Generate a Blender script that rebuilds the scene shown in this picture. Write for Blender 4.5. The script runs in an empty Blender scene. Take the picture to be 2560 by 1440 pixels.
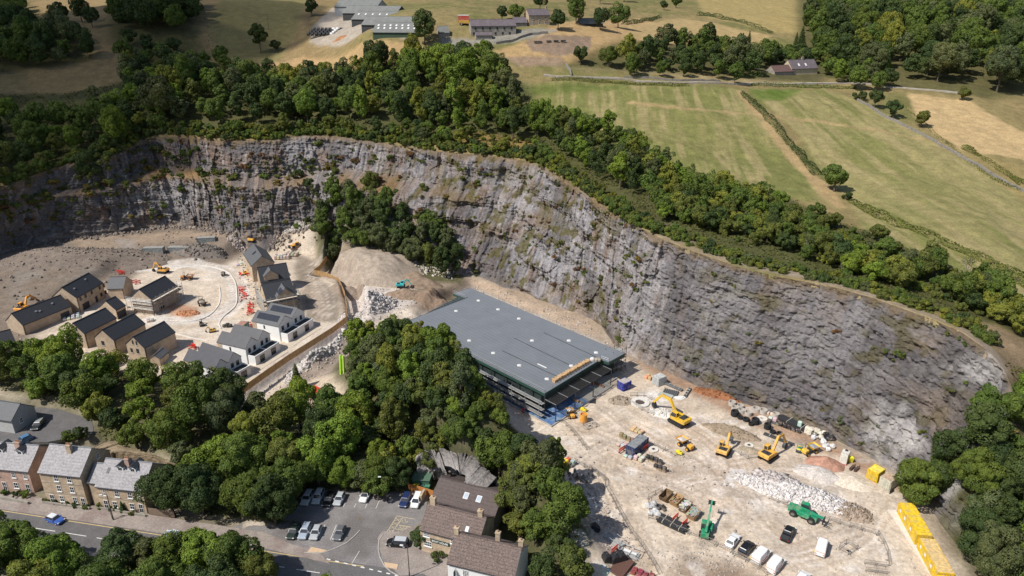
import bpy, math, random
import numpy as np
from mathutils import Vector, Matrix, noise as mnoise
R = math.radians
rnd = random.Random(7)
sc = bpy.context.scene
col = sc.collection
# ------------------------------------------------------------------ camera
CAMZ, PITCH, FPX = 105.0, R(22.5), 1775.0
cam = bpy.data.cameras.new('camera'); cam.sensor_width = 36; cam.lens = FPX / 2560 * 36
cam.clip_start = 1; cam.clip_end = 6000
camo = bpy.data.objects.new('camera', cam); col.objects.link(camo)
camo.location = (0, 0, CAMZ); camo.rotation_euler = (R(90) - PITCH, 0, 0)
sc.camera = camo
# ------------------------------------------------------------------ sky, sun, exposure
SUN_EL = R(50.0); SUN_DIR = Vector((-0.86 * math.cos(SUN_EL), -0.51 * math.cos(SUN_EL), math.sin(SUN_EL))).normalized()
w = bpy.data.worlds.new("World"); sc.world = w; w.use_nodes = True
nt = w.node_tree; sky = nt.nodes.new('ShaderNodeTexSky'); sky.sky_type = 'NISHITA'; sky.sun_disc = False
sky.sun_elevation = SUN_EL; sky.sun_rotation = math.atan2(SUN_DIR.x, SUN_DIR.y)
bg = nt.nodes['Background']; bg.inputs[1].default_value = 0.095
nt.links.new(sky.outputs[0], bg.inputs[0])
sl = bpy.data.lights.new('sun', 'SUN'); sl.energy = 4.6; sl.angle = R(0.5); sl.color = (1, 0.955, 0.88)
so = bpy.data.objects.new('sun', sl); col.objects.link(so)
so.rotation_euler = SUN_DIR.to_track_quat('Z', 'Y').to_euler(); so.location = (-100, -60, 300)
sc.view_settings.view_transform = 'Standard'; sc.view_settings.look = 'None'
sc.view_settings.exposure = 0.05; sc.view_settings.gamma = 1

# ------------------------------------------------------------------ numpy noise
def _h(ix, iy, iz, s):
    n = (ix * 374761393 + iy * 668265263 + iz * 2147483647 + s * 974634777) & 0xffffffff
    n = ((n ^ (n >> 13)) * 1274126177) & 0xffffffff
    n = ((n ^ (n >> 16)) * 2246822519) & 0xffffffff
    return ((n ^ (n >> 15)) & 0xffffff) / float(0xffffff)
def vnoise(x, y, z=0.0, s=0):
    x, y, z = np.broadcast_arrays(np.asarray(x, float), np.asarray(y, float), np.asarray(z, float))
    ix = np.floor(x).astype(np.int64); iy = np.floor(y).astype(np.int64); iz = np.floor(z).astype(np.int64)
    fx = x - ix; fy = y - iy; fz = z - iz
    fx = fx * fx * (3 - 2 * fx); fy = fy * fy * (3 - 2 * fy); fz = fz * fz * (3 - 2 * fz)
    r = 0
    for a in (0, 1):
        for b in (0, 1):
            for c in (0, 1):
                r = r + _h(ix + a, iy + b, iz + c, s) * (fx if a else 1 - fx) * (fy if b else 1 - fy) * (fz if c else 1 - fz)
    return r * 2 - 1
def fbm(x, y, z=0.0, o=4, s=0, g=0.5):
    t = 0; a = 1; n = 0
    for k in range(o):
        t = t + a * vnoise(np.asarray(x) * 2 ** k, np.asarray(y) * 2 ** k, np.asarray(z) * 2 ** k, s + k); n += a; a *= g
    return t / n
def cells(x, y, s=0):
    """F1, F2 and a random value of the nearest cell"""
    x = np.asarray(x, float); y = np.asarray(y, float)
    ix = np.floor(x).astype(np.int64); iy = np.floor(y).astype(np.int64)
    d1 = np.full(x.shape, 9.0); d2 = d1.copy(); v = np.zeros(x.shape); gx = v.copy(); gy = v.copy()
    for a in (-1, 0, 1):
        for b in (-1, 0, 1):
            cx = ix + a + _h(ix + a, iy + b, ix * 0, s); cy = iy + b + _h(ix + a, iy + b, ix * 0, s + 9)
            d = np.hypot(cx - x, cy - y); r = _h(ix + a, iy + b, ix * 0, s + 5)
            m = d < d1; d2 = np.where(m, d1, np.minimum(d2, d)); d1 = np.where(m, d, d1); v = np.where(m, r, v)
            gx = np.where(m, x - cx, gx); gy = np.where(m, y - cy, gy)
    return d1, d2, v, gx, gy
def sst(a, b, x):
    t = np.clip((np.asarray(x, float) - a) / (b - a), 0, 1); return t * t * (3 - 2 * t)

# ------------------------------------------------------------------ photo survey -> metres
_ct, _st = math.cos(PITCH), math.sin(PITCH)
def ray(px, py):
    a = (px - 1280) / FPX; b = (py - 720) / FPX
    return a, _ct - b * _st, -_st - b * _ct
def UP(px, py, z=0.0):
    dx, dy, dz = ray(px, py); t = (z - CAMZ) / dz; return (dx * t, dy * t)
def UY(px, py, Y):
    dx, dy, dz = ray(px, py); t = Y / dy; return (dx * t, Y, CAMZ + dz * t)
def V3(px, py, z): x, y = UP(px, py, z); return Vector((x, y, z))

# cliff: matching rim and foot stations (surveyed x,y and height)
PAIR = [((-150,520,30),(-150,700,6)),((0,470,33),(0,640,8)),((150,415,37),(100,608,8)),((270,392,40),(300,578,9)),
 ((380,345,44),(450,565,9)),((600,352,44),(620,598,7)),((800,338,45),(790,598,6)),((960,358,43),(900,640,5)),
 ((1100,378,42),(1050,672,4)),((1290,398,41),(1200,694,3)),((1400,440,39),(1330,737,2)),((1520,520,36),(1480,797,1.5)),
 ((1620,580,34),(1560,874,1)),((1740,632,33),(1660,930,1)),((1900,682,32),(1800,992,1)),((2100,722,32),(1980,1055,1)),
 ((2250,770,32),(2110,1117,1)),((2400,830,32),(2200,1165,1)),((2500,910,30),(2290,1235,1)),((2545,1010,24),(2335,1300,1)),((2620,1150,13),(2410,1400,1))]
rimP = np.array([V3(*a) for a, b in PAIR]); footP = np.array([V3(*b) for a, b in PAIR])
ext = np.array([-90.0, -30, 0])
rimP = np.vstack([rimP[0] + ext, rimP]); footP = np.vstack([footP[0] + ext, footP])
def catmull(P, n):
    P = np.vstack([2 * P[0] - P[1], P, 2 * P[-1] - P[-2]]); m = len(P) - 3
    t = np.linspace(0, m - 1e-6, n); i = t.astype(int); f = (t - i)[:, None]
    a, b, c, d = P[i], P[i + 1], P[i + 2], P[i + 3]
    return 0.5 * (2 * b + (c - a) * f + (2 * a - 5 * b + 4 * c - d) * f ** 2 + (3 * b - a - 3 * c + d) * f ** 3)
NU = 1900
# even spacing along the rim
_r = catmull(rimP, 4000); _f = catmull(footP, 4000)
_mid = (_r + _f) / 2; _s = np.concatenate([[0], np.cumsum(np.linalg.norm(np.diff(_mid[:, :2], axis=0), axis=1))])
_t = np.interp(np.linspace(0, _s[-1], NU), _s, np.arange(4000))
rim = np.stack([np.interp(_t, np.arange(4000), _r[:, k]) for k in range(3)], 1)
foot = np.stack([np.interp(_t, np.arange(4000), _f[:, k]) for k in range(3)], 1)
US = np.interp(_t, np.arange(4000), _s)          # metres along
def tps(pts):
    P = np.array(pts, float); X = P[:, :2] / 100.0; n = len(P)
    r = np.linalg.norm(X[:, None] - X[None], axis=2); K = np.where(r > 0, r * r * np.log(r + 1e-9), 0) + np.eye(n) * 0.004
    A = np.zeros((n + 3, n + 3)); A[:n, :n] = K; A[:n, n] = 1; A[:n, n + 1:] = X; A[n:, :n] = A[:n, n:].T
    wts = np.linalg.solve(A, np.concatenate([P[:, 2], [0, 0, 0]]))
    def f(x, y):
        x = np.asarray(x, float) / 100; y = np.asarray(y, float) / 100
        o = wts[n] + wts[n + 1] * x + wts[n + 2] * y
        for k in range(n):
            r2 = (x - X[k, 0]) ** 2 + (y - X[k, 1]) ** 2 + 1e-12
            o = o + wts[k] * 0.5 * r2 * np.log(r2)
        return o
    return f
hill_pts = [UY(*p) for p in [(0,200,400),(200,220,400),(450,250,352),(100,40,560),(400,60,490),(0,0,680),(650,120,470),(850,180,420),
 (900,95,425),(950,20,540),(1150,100,415),(1400,100,415),(1300,200,375),(1500,230,365),(1500,330,318),(1800,220,375),(1750,400,287),
 (2000,300,340),(2100,480,260),(2400,550,226),(2550,720,182),(2300,650,197),(2000,170,440),(2300,100,490),(2500,250,380),(2560,400,300),
 (1700,60,560),(1800,0,760),(2300,0,720),(1250,20,520),(-300,100,520),(2900,300,380),(2900,700,200)]]
hill_pts += [tuple(p) for p in rimP[::1]]
hill_pts += [(-1500,1500,190),(1500,1500,190),(0,1200,160),(0,2000,230),(-700,350,50),(700,300,50),(-900,900,120),(900,900,130),(160,110,14),(190,60,5),(-260,200,28)]
hillF = tps(hill_pts)
floor_pts = [V3(*p) for p in [(100,1060,2.2),(0,1010,2.5),(300,1130,1),(300,800,3),(500,760,3),(600,900,3),(50,850,3),(700,700,3.2),
 (450,650,4.2),(200,690,6),(740,640,4),(0,720,6),(830,950,0.3),(700,965,1.0),(860,830,3.2),(800,880,2.6),(1000,720,4),(1150,730,3),(1350,775,2),(1500,860,1),
 (1700,1440,1),(1500,1200,1),(1900,1300,1),(2200,1400,1),(2000,1150,1),(1600,1000,1),(1450,1080,1),(400,1000,2.5),(0,1300,0),(640,1400,0),(1000,1300,0),(1280,1430,0)]]
floor_pts += [tuple(p) for p in footP] + [(-200,60,-2),(0,60,-2),(200,60,0),(-60,30,-3),(60,30,-2)]
floorF = tps([tuple(p) for p in floor_pts])
def wpoly(pp, z=None):
    return np.array([UP(a, b, z) for a, b in pp]) if z is not None else np.array([GR(a, b)[:2] for a, b in pp])
def inpoly(x, y, P):
    x = np.asarray(x, float); y = np.asarray(y, float); c = np.zeros(x.shape, bool); j = len(P) - 1
    for i in range(len(P)):
        xi, yi = P[i]; xj, yj = P[j]
        if yi != yj: c ^= ((yi > y) != (yj > y)) & (x < (xj - xi) * (y - yi) / (yj - yi) + xi)
        j = i
    return c
def pdist(x, y, P, closed=True):
    x = np.asarray(x, float); y = np.asarray(y, float); d = np.full(x.shape, 1e9)
    for i in range(len(P) if closed else len(P) - 1):
        a = P[i]; b = P[(i + 1) % len(P)]; ab = b - a; L = (ab ** 2).sum() + 1e-9
        t = np.clip(((x - a[0]) * ab[0] + (y - a[1]) * ab[1]) / L, 0, 1)
        d = np.minimum(d, np.hypot(x - a[0] - t * ab[0], y - a[1] - t * ab[1]))
    return d
def sdist(x, y, P): return np.where(inpoly(x, y, P), -1, 1) * pdist(x, y, P)
FLAT = [(wpoly([(-500,1085),(0,1100),(235,1110),(425,1180),(440,1285),(560,1300),(700,1335),(745,1218),(1010,1226),(1060,1188),(1235,1228),(1300,1340),(1330,1700),(-600,1700)], 0), 0.0, 5),
        (wpoly([(1400,1120),(1450,1040),(1590,930),(1640,950),(1820,1030),(1960,1080),(2120,1150),(2210,1210),(2300,1340),(2420,1480),(1750,1600),(1560,1400),(1470,1250)], 1), 1.0, 5),
        (wpoly([(40,850),(170,745),(300,680),(560,655),(620,622),(780,635),(795,690),(850,745),(845,800),(600,965),(450,940),(300,910),(0,905)], 3), 3.0, 6),
        (wpoly([(-200,1035),(100,1020),(225,1035),(235,1085),(-200,1090)], 2.2), 2.2, 3),
        (wpoly([(1060,790),(1180,712),(1560,880),(1600,910),(1400,1060),(1250,970)], 1.3), 1.0, 4)]
TRENCH = None
RIDGE = [(p[0], p[1], V3(*p)) for p in [(930,880,8),(1000,890,12),(1090,940,16),(1160,1010,17),(1230,1090,15),(1310,1190,11),(1370,1290,6),(1400,1400,3)]]
RW = np.array([[v.x, v.y, v.z] for _, _, v in RIDGE])
LOW = np.array([[*UP(a, b, z), z] for a, b, z in [(-60,900,5),(150,960,5),(350,1000,5),(550,1060,4.5),(750,1090,5),(900,1090,6)]])
def tube_h(x, y, P, wd):
    best = np.zeros(np.shape(x))
    for i in range(len(P) - 1):
        a, b = P[i], P[i + 1]; ab = b[:2] - a[:2]; L = (ab ** 2).sum()
        t = np.clip(((x - a[0]) * ab[0] + (y - a[1]) * ab[1]) / L, 0, 1)
        d = np.hypot(x - a[0] - t * ab[0], y - a[1] - t * ab[1])
        best = np.maximum(best, (a[2] + (b[2] - a[2]) * t) * np.exp(-(d / wd) ** 2))
    return best
BUMP = [(Vector((-62, 290, 0)), 26, 17, 15), (V3(1080,650,5), 16, 9, 7), (V3(560,600,6), 25, 10, 2),
        (V3(905,790,2), 6, 10, 4.0), (V3(850,860,1), 7, 6, 4.0), (V3(775,925,0), 7, 5, 3.4), (V3(1120,740,3), 12, 5, 2.5),
        (V3(1760,1425,1), 9, 3.5, 1.4), (V3(110,640,8), 20, 8, 2), (V3(1480,1290,1), 3, 6, 1.2)]
RT = [(838,620),(800,672),(785,684),(815,690),(848,706),(862,738),(868,772),(866,803),(830,830),(780,862),(720,900),(660,942),(600,985),(570,1010)]
RTP = [V3(a, b, 3.1) for a, b in RT]
def offs(P, o):
    out = []
    for i, p in enumerate(P):
        d = P[min(i + 1, len(P) - 1)] - P[max(i - 1, 0)]; d.z = 0; d.normalize(); out.append((p.x - d.y * o, p.y + d.x * o))
    return out
FLAT.append((np.array(offs(RTP, 0.9) + list(reversed(offs(RTP, 5.2)))), 0.0, 2.5))
hillpoly = np.vstack([rim[:, :2], [[400, 60], [900, 100], [3000, 3000], [-3000, 3000], [-900, 250]]])
def terr(x, y):
    x = np.asarray(x, float); y = np.asarray(y, float); hm = inpoly(x, y, hillpoly); out = np.zeros(x.shape)
    if (~hm).any():
        X_, Y_ = x[~hm], y[~hm]; f = floorF(X_, Y_)
        for c, rx, ry, hh in BUMP: f = f + hh * np.exp(-(((X_ - c.x) / rx) ** 2 + ((Y_ - c.y) / ry) ** 2))
        f = np.maximum(f, tube_h(X_, Y_, RW, 12)); f = np.maximum(f, tube_h(X_, Y_, LOW, 13)); f = f + 0.35 * fbm(X_ / 9, Y_ / 9, 0, 4, 3)
        for P, z, fall in FLAT:
            mn = P.min(0) - fall; mx = P.max(0) + fall; m = np.nonzero((X_ > mn[0]) & (X_ < mx[0]) & (Y_ > mn[1]) & (Y_ < mx[1]))[0]
            if not len(m): continue
            k = 1 - sst(0, fall, sdist(X_[m], Y_[m], P)); f[m] = f[m] * (1 - k) + (z - 0.02 + 0.05 * fbm(X_[m] / 3, Y_[m] / 3, 0, 2, 5)) * k
        out[~hm] = f
    if hm.any():
        X_, Y_ = x[hm], y[hm]; dr = pdist(X_, Y_, rim[::36, :2], False)
        out[hm] = hillF(X_, Y_) + (1.4 * fbm(X_ / 30, Y_ / 30, 0, 3, 11) + 0.5 * fbm(X_ / 6, Y_ / 6, 0, 2, 12)) * sst(0, 12, dr)
    return out
_gx = np.arange(-760, 765, 3.0); _gy = np.arange(60, 900, 3.0)
_GX, _GY = np.meshgrid(_gx, _gy); _GZ = terr(_GX.ravel(), _GY.ravel()).reshape(_GX.shape)
def tz(x, y): return float(terr(np.array([x]), np.array([y]))[0])
def tq(x, y):
    fx = min(max((x - _gx[0]) / 3, 0), len(_gx) - 2.001); fy = min(max((y - _gy[0]) / 3, 0), len(_gy) - 2.001)
    i, j = int(fx), int(fy); a, b = fx - i, fy - j
    return (_GZ[j, i] * (1 - a) + _GZ[j, i + 1] * a) * (1 - b) + (_GZ[j + 1, i] * (1 - a) + _GZ[j + 1, i + 1] * a) * b
def GR(px, py):
    """walk the sight line until it meets the land"""
    dx, dy, dz = ray(px, py); t = 60.0 / dy; pz = 1e9
    while t < 1400:
        x, y, z = dx * t, dy * t, CAMZ + dz * t
        g = tq(x, y)
        if z < g:
            t -= 0.75; x, y = dx * t, dy * t; return (x, y, tq(x, y))
        t += 1.5
    return (dx * 900, dy * 900, tq(dx * 900, dy * 900))

# ------------------------------------------------------------------ materials
def lin(c): return tuple((v / 255 / 12.92) if v / 255 <= 0.04045 else ((v / 255 + 0.055) / 1.055) ** 2.4 for v in c)
MATS = {}
def mat(name, c=(0.5, 0.5, 0.5), rough=0.8, var=0.25, scale=1.0, bump=0.0, metal=0.0, c2=None, coords='Object', objcol=False, attr=None, fine=None, spec=0.3, bdist=0.05, c2k=1.0):
    if name in MATS: return MATS[name]
    m = bpy.data.materials.new(name); m.use_nodes = True; n = m.node_tree.nodes; l = m.node_tree.links
    b = n['Principled BSDF']; b.inputs['Roughness'].default_value = rough; b.inputs['Metallic'].default_value = metal
    b.inputs['Specular IOR Level'].default_value = spec
    tc = n.new('ShaderNodeTexCoord'); nz = n.new('ShaderNodeTexNoise'); nz.inputs['Scale'].default_value = scale
    nz.inputs['Detail'].default_value = 8; nz.inputs['Roughness'].default_value = 0.62
    l.new(tc.outputs['Object'], nz.inputs['Vector'])
    if objcol: oi = n.new('ShaderNodeObjectInfo'); src = oi.outputs['Color']
    elif attr: at = n.new('ShaderNodeAttribute'); at.attribute_name = attr; src = at.outputs['Color']
    else: rg = n.new('ShaderNodeRGB'); rg.outputs[0].default_value = (*c, 1); src = rg.outputs[0]
    mp = n.new('ShaderNodeMapRange'); mp.inputs[1].default_value = 0.3; mp.inputs[2].default_value = 0.7
    mp.inputs[3].default_value = 1 - var; mp.inputs[4].default_value = 1 + var
    l.new(nz.outputs[0], mp.inputs[0]); vm = n.new('ShaderNodeVectorMath'); vm.operation = 'SCALE'
    l.new(src, vm.inputs[0]); l.new(mp.outputs[0], vm.inputs['Scale']); out = vm.outputs[0]
    if c2:
        n2 = n.new('ShaderNodeTexNoise'); n2.inputs['Scale'].default_value = scale * 0.45; n2.inputs['Detail'].default_value = 5
        l.new(tc.outputs['Object'], n2.inputs['Vector']); m2 = n.new('ShaderNodeMapRange'); m2.inputs[1].default_value = 0.48; m2.inputs[2].default_value = 0.62; m2.inputs[4].default_value = c2k
        l.new(n2.outputs[0], m2.inputs[0]); mx = n.new('ShaderNodeMix'); mx.data_type = 'RGBA'; l.new(m2.outputs[0], mx.inputs[0])
        l.new(out, mx.inputs[6]); mx.inputs[7].default_value = (*c2, 1); out = mx.outputs[2]
    if fine:
        n3 = n.new('ShaderNodeTexNoise'); n3.inputs['Scale'].default_value = fine; n3.inputs['Detail'].default_value = 4
        l.new(tc.outputs['Object'], n3.inputs['Vector']); m3 = n.new('ShaderNodeMapRange'); m3.inputs[1].default_value = 0.3; m3.inputs[2].default_value = 0.7
        m3.inputs[3].default_value = 0.8; m3.inputs[4].default_value = 1.2; l.new(n3.outputs[0], m3.inputs[0])
        v3 = n.new('ShaderNodeVectorMath'); v3.operation = 'SCALE'; l.new(out, v3.inputs[0]); l.new(m3.outputs[0], v3.inputs['Scale']); out = v3.outputs[0]
    l.new(out, b.inputs['Base Color'])
    if bump:
        bp = n.new('ShaderNodeBump'); bp.inputs['Strength'].default_value = bump; bp.inputs['Distance'].default_value = bdist
        l.new(nz.outputs[0], bp.inputs['Height']); l.new(bp.outputs[0], b.inputs['Normal'])
    MATS[name] = m; return m
def courses(name, c, gap, period, axis='Z', rough=0.75, var=0.15, vscale=3, spec=0.3):
    """tile/board/slate courses: a wave along one object axis plus noise"""
    if name in MATS: return MATS[name]
    m = mat(name, c, rough, var, vscale, spec=spec); n = m.node_tree.nodes; l = m.node_tree.links; b = n['Principled BSDF']
    tc = n.new('ShaderNodeTexCoord'); sp = n.new('ShaderNodeSeparateXYZ'); l.new(tc.outputs['Object'], sp.inputs[0])
    mm = n.new('ShaderNodeMath'); mm.operation = 'MULTIPLY'; mm.inputs[1].default_value = 1.0 / period; l.new(sp.outputs[axis], mm.inputs[0])
    fr = n.new('ShaderNodeMath'); fr.operation = 'FRACT'; l.new(mm.outputs[0], fr.inputs[0])
    mr = n.new('ShaderNodeMapRange'); mr.inputs[1].default_value = 0.0; mr.inputs[2].default_value = 0.25; mr.inputs[3].default_value = gap; mr.inputs[4].default_value = 1.0
    l.new(fr.outputs[0], mr.inputs[0]); vm = n.new('ShaderNodeVectorMath'); vm.operation = 'SCALE'
    old = b.inputs['Base Color'].links[0].from_socket; l.new(old, vm.inputs[0]); l.new(mr.outputs[0], vm.inputs['Scale']); l.new(vm.outputs[0], b.inputs['Base Color'])
    return m
def stonework(name, c, c2, mortar, sx=2.2, rough=0.9):
    if name in MATS: return MATS[name]
    m = bpy.data.materials.new(name); m.use_nodes = True; n = m.node_tree.nodes; l = m.node_tree.links; b = n['Principled BSDF']; b.inputs['Roughness'].default_value = rough
    b.inputs['Specular IOR Level'].default_value = 0.2
    tc = n.new('ShaderNodeTexCoord'); vo = n.new('ShaderNodeTexVoronoi'); vo.inputs['Scale'].default_value = sx
    mpn = n.new('ShaderNodeMapping'); mpn.inputs['Scale'].default_value = (1, 1, 2); l.new(tc.outputs['Object'], mpn.inputs[0]); l.new(mpn.outputs[0], vo.inputs['Vector'])
    nz = n.new('ShaderNodeTexNoise'); nz.inputs['Scale'].default_value = 0.6; nz.inputs['Detail'].default_value = 6; l.new(tc.outputs['Object'], nz.inputs['Vector'])
    mx = n.new('ShaderNodeMix'); mx.data_type = 'RGBA'; l.new(vo.outputs['Color'], mx.inputs[0]); mx.inputs[6].default_value = (*c, 1); mx.inputs[7].default_value = (*c2, 1)
    mr = n.new('ShaderNodeMapRange'); mr.inputs[1].default_value = 0.3; mr.inputs[2].default_value = 0.7; mr.inputs[3].default_value = 0.8; mr.inputs[4].default_value = 1.15; l.new(nz.outputs[0], mr.inputs[0])
    vm = n.new('ShaderNodeVectorMath'); vm.operation = 'SCALE'; l.new(mx.outputs[2], vm.inputs[0]); l.new(mr.outputs[0], vm.inputs['Scale']); l.new(vm.outputs[0], b.inputs['Base Color'])
    MATS[name] = m; return m
def leafmat(name):
    if name in MATS: return MATS[name]
    m = bpy.data.materials.new(name); m.use_nodes = True; n = m.node_tree.nodes; l = m.node_tree.links; b = n['Principled BSDF']
    b.inputs['Roughness'].default_value = 0.6; b.inputs['Specular IOR Level'].default_value = 0.18
    oi = n.new('ShaderNodeObjectInfo'); tc = n.new('ShaderNodeTexCoord'); nz = n.new('ShaderNodeTexNoise'); nz.inputs['Scale'].default_value = 0.55; nz.inputs['Detail'].default_value = 6
    l.new(tc.outputs['Object'], nz.inputs['Vector'])
    at = n.new('ShaderNodeAttribute'); at.attribute_name = 'tone'
    ad = n.new('ShaderNodeMath'); ad.operation = 'ADD'; l.new(nz.outputs[0], ad.inputs[0]); l.new(at.outputs['Fac'], ad.inputs[1])
    cr = n.new('ShaderNodeValToRGB'); cr.color_ramp.elements[0].position = 0.55; cr.color_ramp.elements[0].color = (0.72, 0.78, 0.8, 1)
    cr.color_ramp.elements[1].position = 1.35; cr.color_ramp.elements[1].color = (1.45, 1.3, 0.95, 1)
    l.new(ad.outputs[0], cr.inputs[0]); mx = n.new('ShaderNodeMix'); mx.data_type = 'RGBA'; mx.blend_type = 'MULTIPLY'; mx.inputs[0].default_value = 1
    l.new(oi.outputs['Color'], mx.inputs[6]); l.new(cr.outputs[0], mx.inputs[7]); l.new(mx.outputs[2], b.inputs['Base Color'])
    tr = n.new('ShaderNodeBsdfTranslucent'); ms = n.new('ShaderNodeMixShader'); ms.inputs[0].default_value = 0.22
    l.new(mx.outputs[2], tr.inputs[0]); l.new(b.outputs[0], ms.inputs[1]); l.new(tr.outputs[0], ms.inputs[2]); l.new(ms.outputs[0], n['Material Output'].inputs[0])
    MATS[name] = m; return m
BARK = mat('bark', (0.13, 0.1, 0.075), 0.95, 0.3, 2)
LEAF = leafmat('leaves')
GLASS = mat('dark_glass', (0.03, 0.035, 0.045), 0.08, 0.1, 1, spec=0.8)
WHITEP = mat('white_frame', (0.75, 0.75, 0.73), 0.5, 0.05, 2)
PAINT = mat('paint', objcol=True, rough=0.3, var=0.06, scale=2.0, spec=0.55)
DULL = mat('dull_paint', objcol=True, rough=0.65, var=0.3, scale=1.8, spec=0.3, c2=(.40, .34, .27), c2k=.42)
RUBBER = mat('rubber', (0.025, 0.025, 0.027), 0.85, 0.3, 4)
STEELD = mat('dark_steel', (0.06, 0.062, 0.065), 0.6, 0.3, 3, metal=0.3)
GALV = mat('galvanised_steel', (0.42, 0.43, 0.44), 0.45, 0.15, 4, metal=0.5)
CONC = mat('concrete', (0.42, 0.39, 0.35), 0.9, 0.15, 1.2, bump=0.2)

# ------------------------------------------------------------------ mesh building
class MB:
    def __init__(s): s.v = []; s.f = []; s.M = Matrix.Identity(4)
    def _add(s, vs, fs):
        o = len(s.v); s.v += [tuple(s.M @ Vector(v)) for v in vs]; s.f += [tuple(i + o for i in f) for f in fs]; return s
    def box(s, x0, x1, y0, y1, z0, z1, ch=0.0):
        if ch <= 0:
            vs = [(x, y, z) for z in (z0, z1) for (x, y) in ((x0, y0), (x1, y0), (x1, y1), (x0, y1))]
            return s._add(vs, [(3, 2, 1, 0), (4, 5, 6, 7), (0, 1, 5, 4), (1, 2, 6, 5), (2, 3, 7, 6), (3, 0, 4, 7)])
        c = ch
        def ring(z, i): return [(x0 + c + i, y0 + i, z), (x1 - c - i, y0 + i, z), (x1 - i, y0 + c + i, z), (x1 - i, y1 - c - i, z), (x1 - c - i, y1 - i, z), (x0 + c + i, y1 - i, z), (x0 + i, y1 - c - i, z), (x0 + i, y0 + c + i, z)]
        return s.loft([ring(z0, 0), ring(z1 - c, 0), ring(z1, c * 0.8)])
    def loft(s, rings, cap=True):
        n = len(rings[0]); vs = [p for r in rings for p in r]; fs = []
        for k in range(len(rings) - 1):
            for i in range(n):
                j = (i + 1) % n; fs.append((k * n + i, k * n + j, (k + 1) * n + j, (k + 1) * n + i))
        if cap: fs.append(tuple(reversed(range(n)))); fs.append(tuple((len(rings) - 1) * n + i for i in range(n)))
        return s._add(vs, fs)
    def prism(s, poly, z0, z1):
        a = sum(poly[i][0] * poly[(i + 1) % len(poly)][1] - poly[(i + 1) % len(poly)][0] * poly[i][1] for i in range(len(poly)))
        if a < 0: poly = list(reversed(poly))
        return s.loft([[(x, y, z0) for x, y in poly], [(x, y, z1) for x, y in poly]])
    def slab(s, poly, y0, y1):      # outline in x,z pushed along y
        a = sum(poly[i][0] * poly[(i + 1) % len(poly)][1] - poly[(i + 1) % len(poly)][0] * poly[i][1] for i in range(len(poly)))
        if a > 0: poly = list(reversed(poly))
        return s.loft([[(x, y0, z) for x, z in poly], [(x, y1, z) for x, z in poly]])
    def cyl(s, a, b, r, r2=None, n=10, cap=True):
        a = Vector(a); b = Vector(b); r2 = r if r2 is None else r2; q = (b - a).to_track_quat('Z', 'Y')
        rg = [[tuple(c + q @ Vector((rr * math.cos(2 * math.pi * i / n), rr * math.sin(2 * math.pi * i / n), 0))) for i in range(n)] for c, rr in ((a, r), (b, r2))]
        return s.loft(rg, cap)
    def tube(s, pts, r, n=6):
        for a, b in zip(pts[:-1], pts[1:]):
            if (Vector(b) - Vector(a)).length > 1e-4: s.cyl(a, b, r, None, n)
        return s
    def ringz(s, c, R1, R2, z0, z1, n=18):    # hollow ring standing on z
        o = []
        for (rr, z) in ((R1, z0), (R1, z1), (R2, z1), (R2, z0)):
            o.append([(c[0] + rr * math.cos(2 * math.pi * i / n), c[1] + rr * math.sin(2 * math.pi * i / n), z) for i in range(n)])
        o.append(o[0]); return s.loft(o, False)
    def sheet(s, poly, z): return s._add([(x, y, z) for x, y in poly], [tuple(range(len(poly)))])
    def beam(s, a, b, wd, h):
        a = Vector(a); b = Vector(b); d = (b - a).normalized(); u = Vector((0, 0, 1)) if abs(d.z) < 0.99 else Vector((0, 1, 0))
        r = d.cross(u).normalized(); u = r.cross(d)
        rg = [[tuple(c + r * i * wd / 2 + u * j * h / 2) for i, j in ((-1, -1), (1, -1), (1, 1), (-1, 1))] for c in (a, b)]
        return s.loft(rg)
    def mesh(s, name, m, smooth=False):
        me = bpy.data.meshes.new(name); me.from_pydata(s.v, [], s.f); me.materials.append(m)
        if smooth: me.polygons.foreach_set('use_smooth', [True] * len(me.polygons))
        me.update(); return me
    def build(s, name, m, parent=None, smooth=False, color=None, loc=None, rot=None, label=None):
        o = bpy.data.objects.new(name, s.mesh(name, m, smooth)); col.objects.link(o)
        if parent is not None: o.parent = parent
        if color: o.color = (*color, 1)
        if loc is not None: o.location = loc
        if rot is not None: o.rotation_euler = rot
        if label: o['label'] = label
        return o
USED = {}
def tag(o, label, cat, group=None, kind=None):
    if label: o['label'] = label
    if cat: o['category'] = cat
    if group: o['group'] = group
    if kind: o['kind'] = kind
    return o
def thing(name, label, cat, loc=(0, 0, 0), rz=0, group=None, s=1):
    o = bpy.data.objects.new(name, None); col.objects.link(o); o.location = loc; o.rotation_euler = (0, 0, rz); o.scale = (s, s, s)
    o.empty_display_size = 0.5
    return tag(o, label, cat, group)
KIDS = {}
def kids(o):
    return [c for c in bpy.data.objects if c.parent == o]
def dup(o, loc=None, rz=None, label=None, group=None, color=None, paint=('body',), scale=None):
    if o.name not in KIDS:
        KIDS[o.name] = [(c, kids(c)) for c in kids(o)]
    r = o.copy(); col.objects.link(r)
    if loc is not None: r.location = loc
    if rz is not None: r.rotation_euler = (r.rotation_euler[0], r.rotation_euler[1], rz)
    if scale is not None: r.scale = (scale, scale, scale) if not hasattr(scale, '__len__') else scale
    if label: r['label'] = label
    if group: r['group'] = group
    for ch, gs in KIDS[o.name]:
        c = ch.copy(); col.objects.link(c); c.parent = r
        if color and ch.name.split('.')[0] in paint: c.color = (*color, 1)
        for g in gs: d = g.copy(); col.objects.link(d); d.parent = c
    return r
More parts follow.
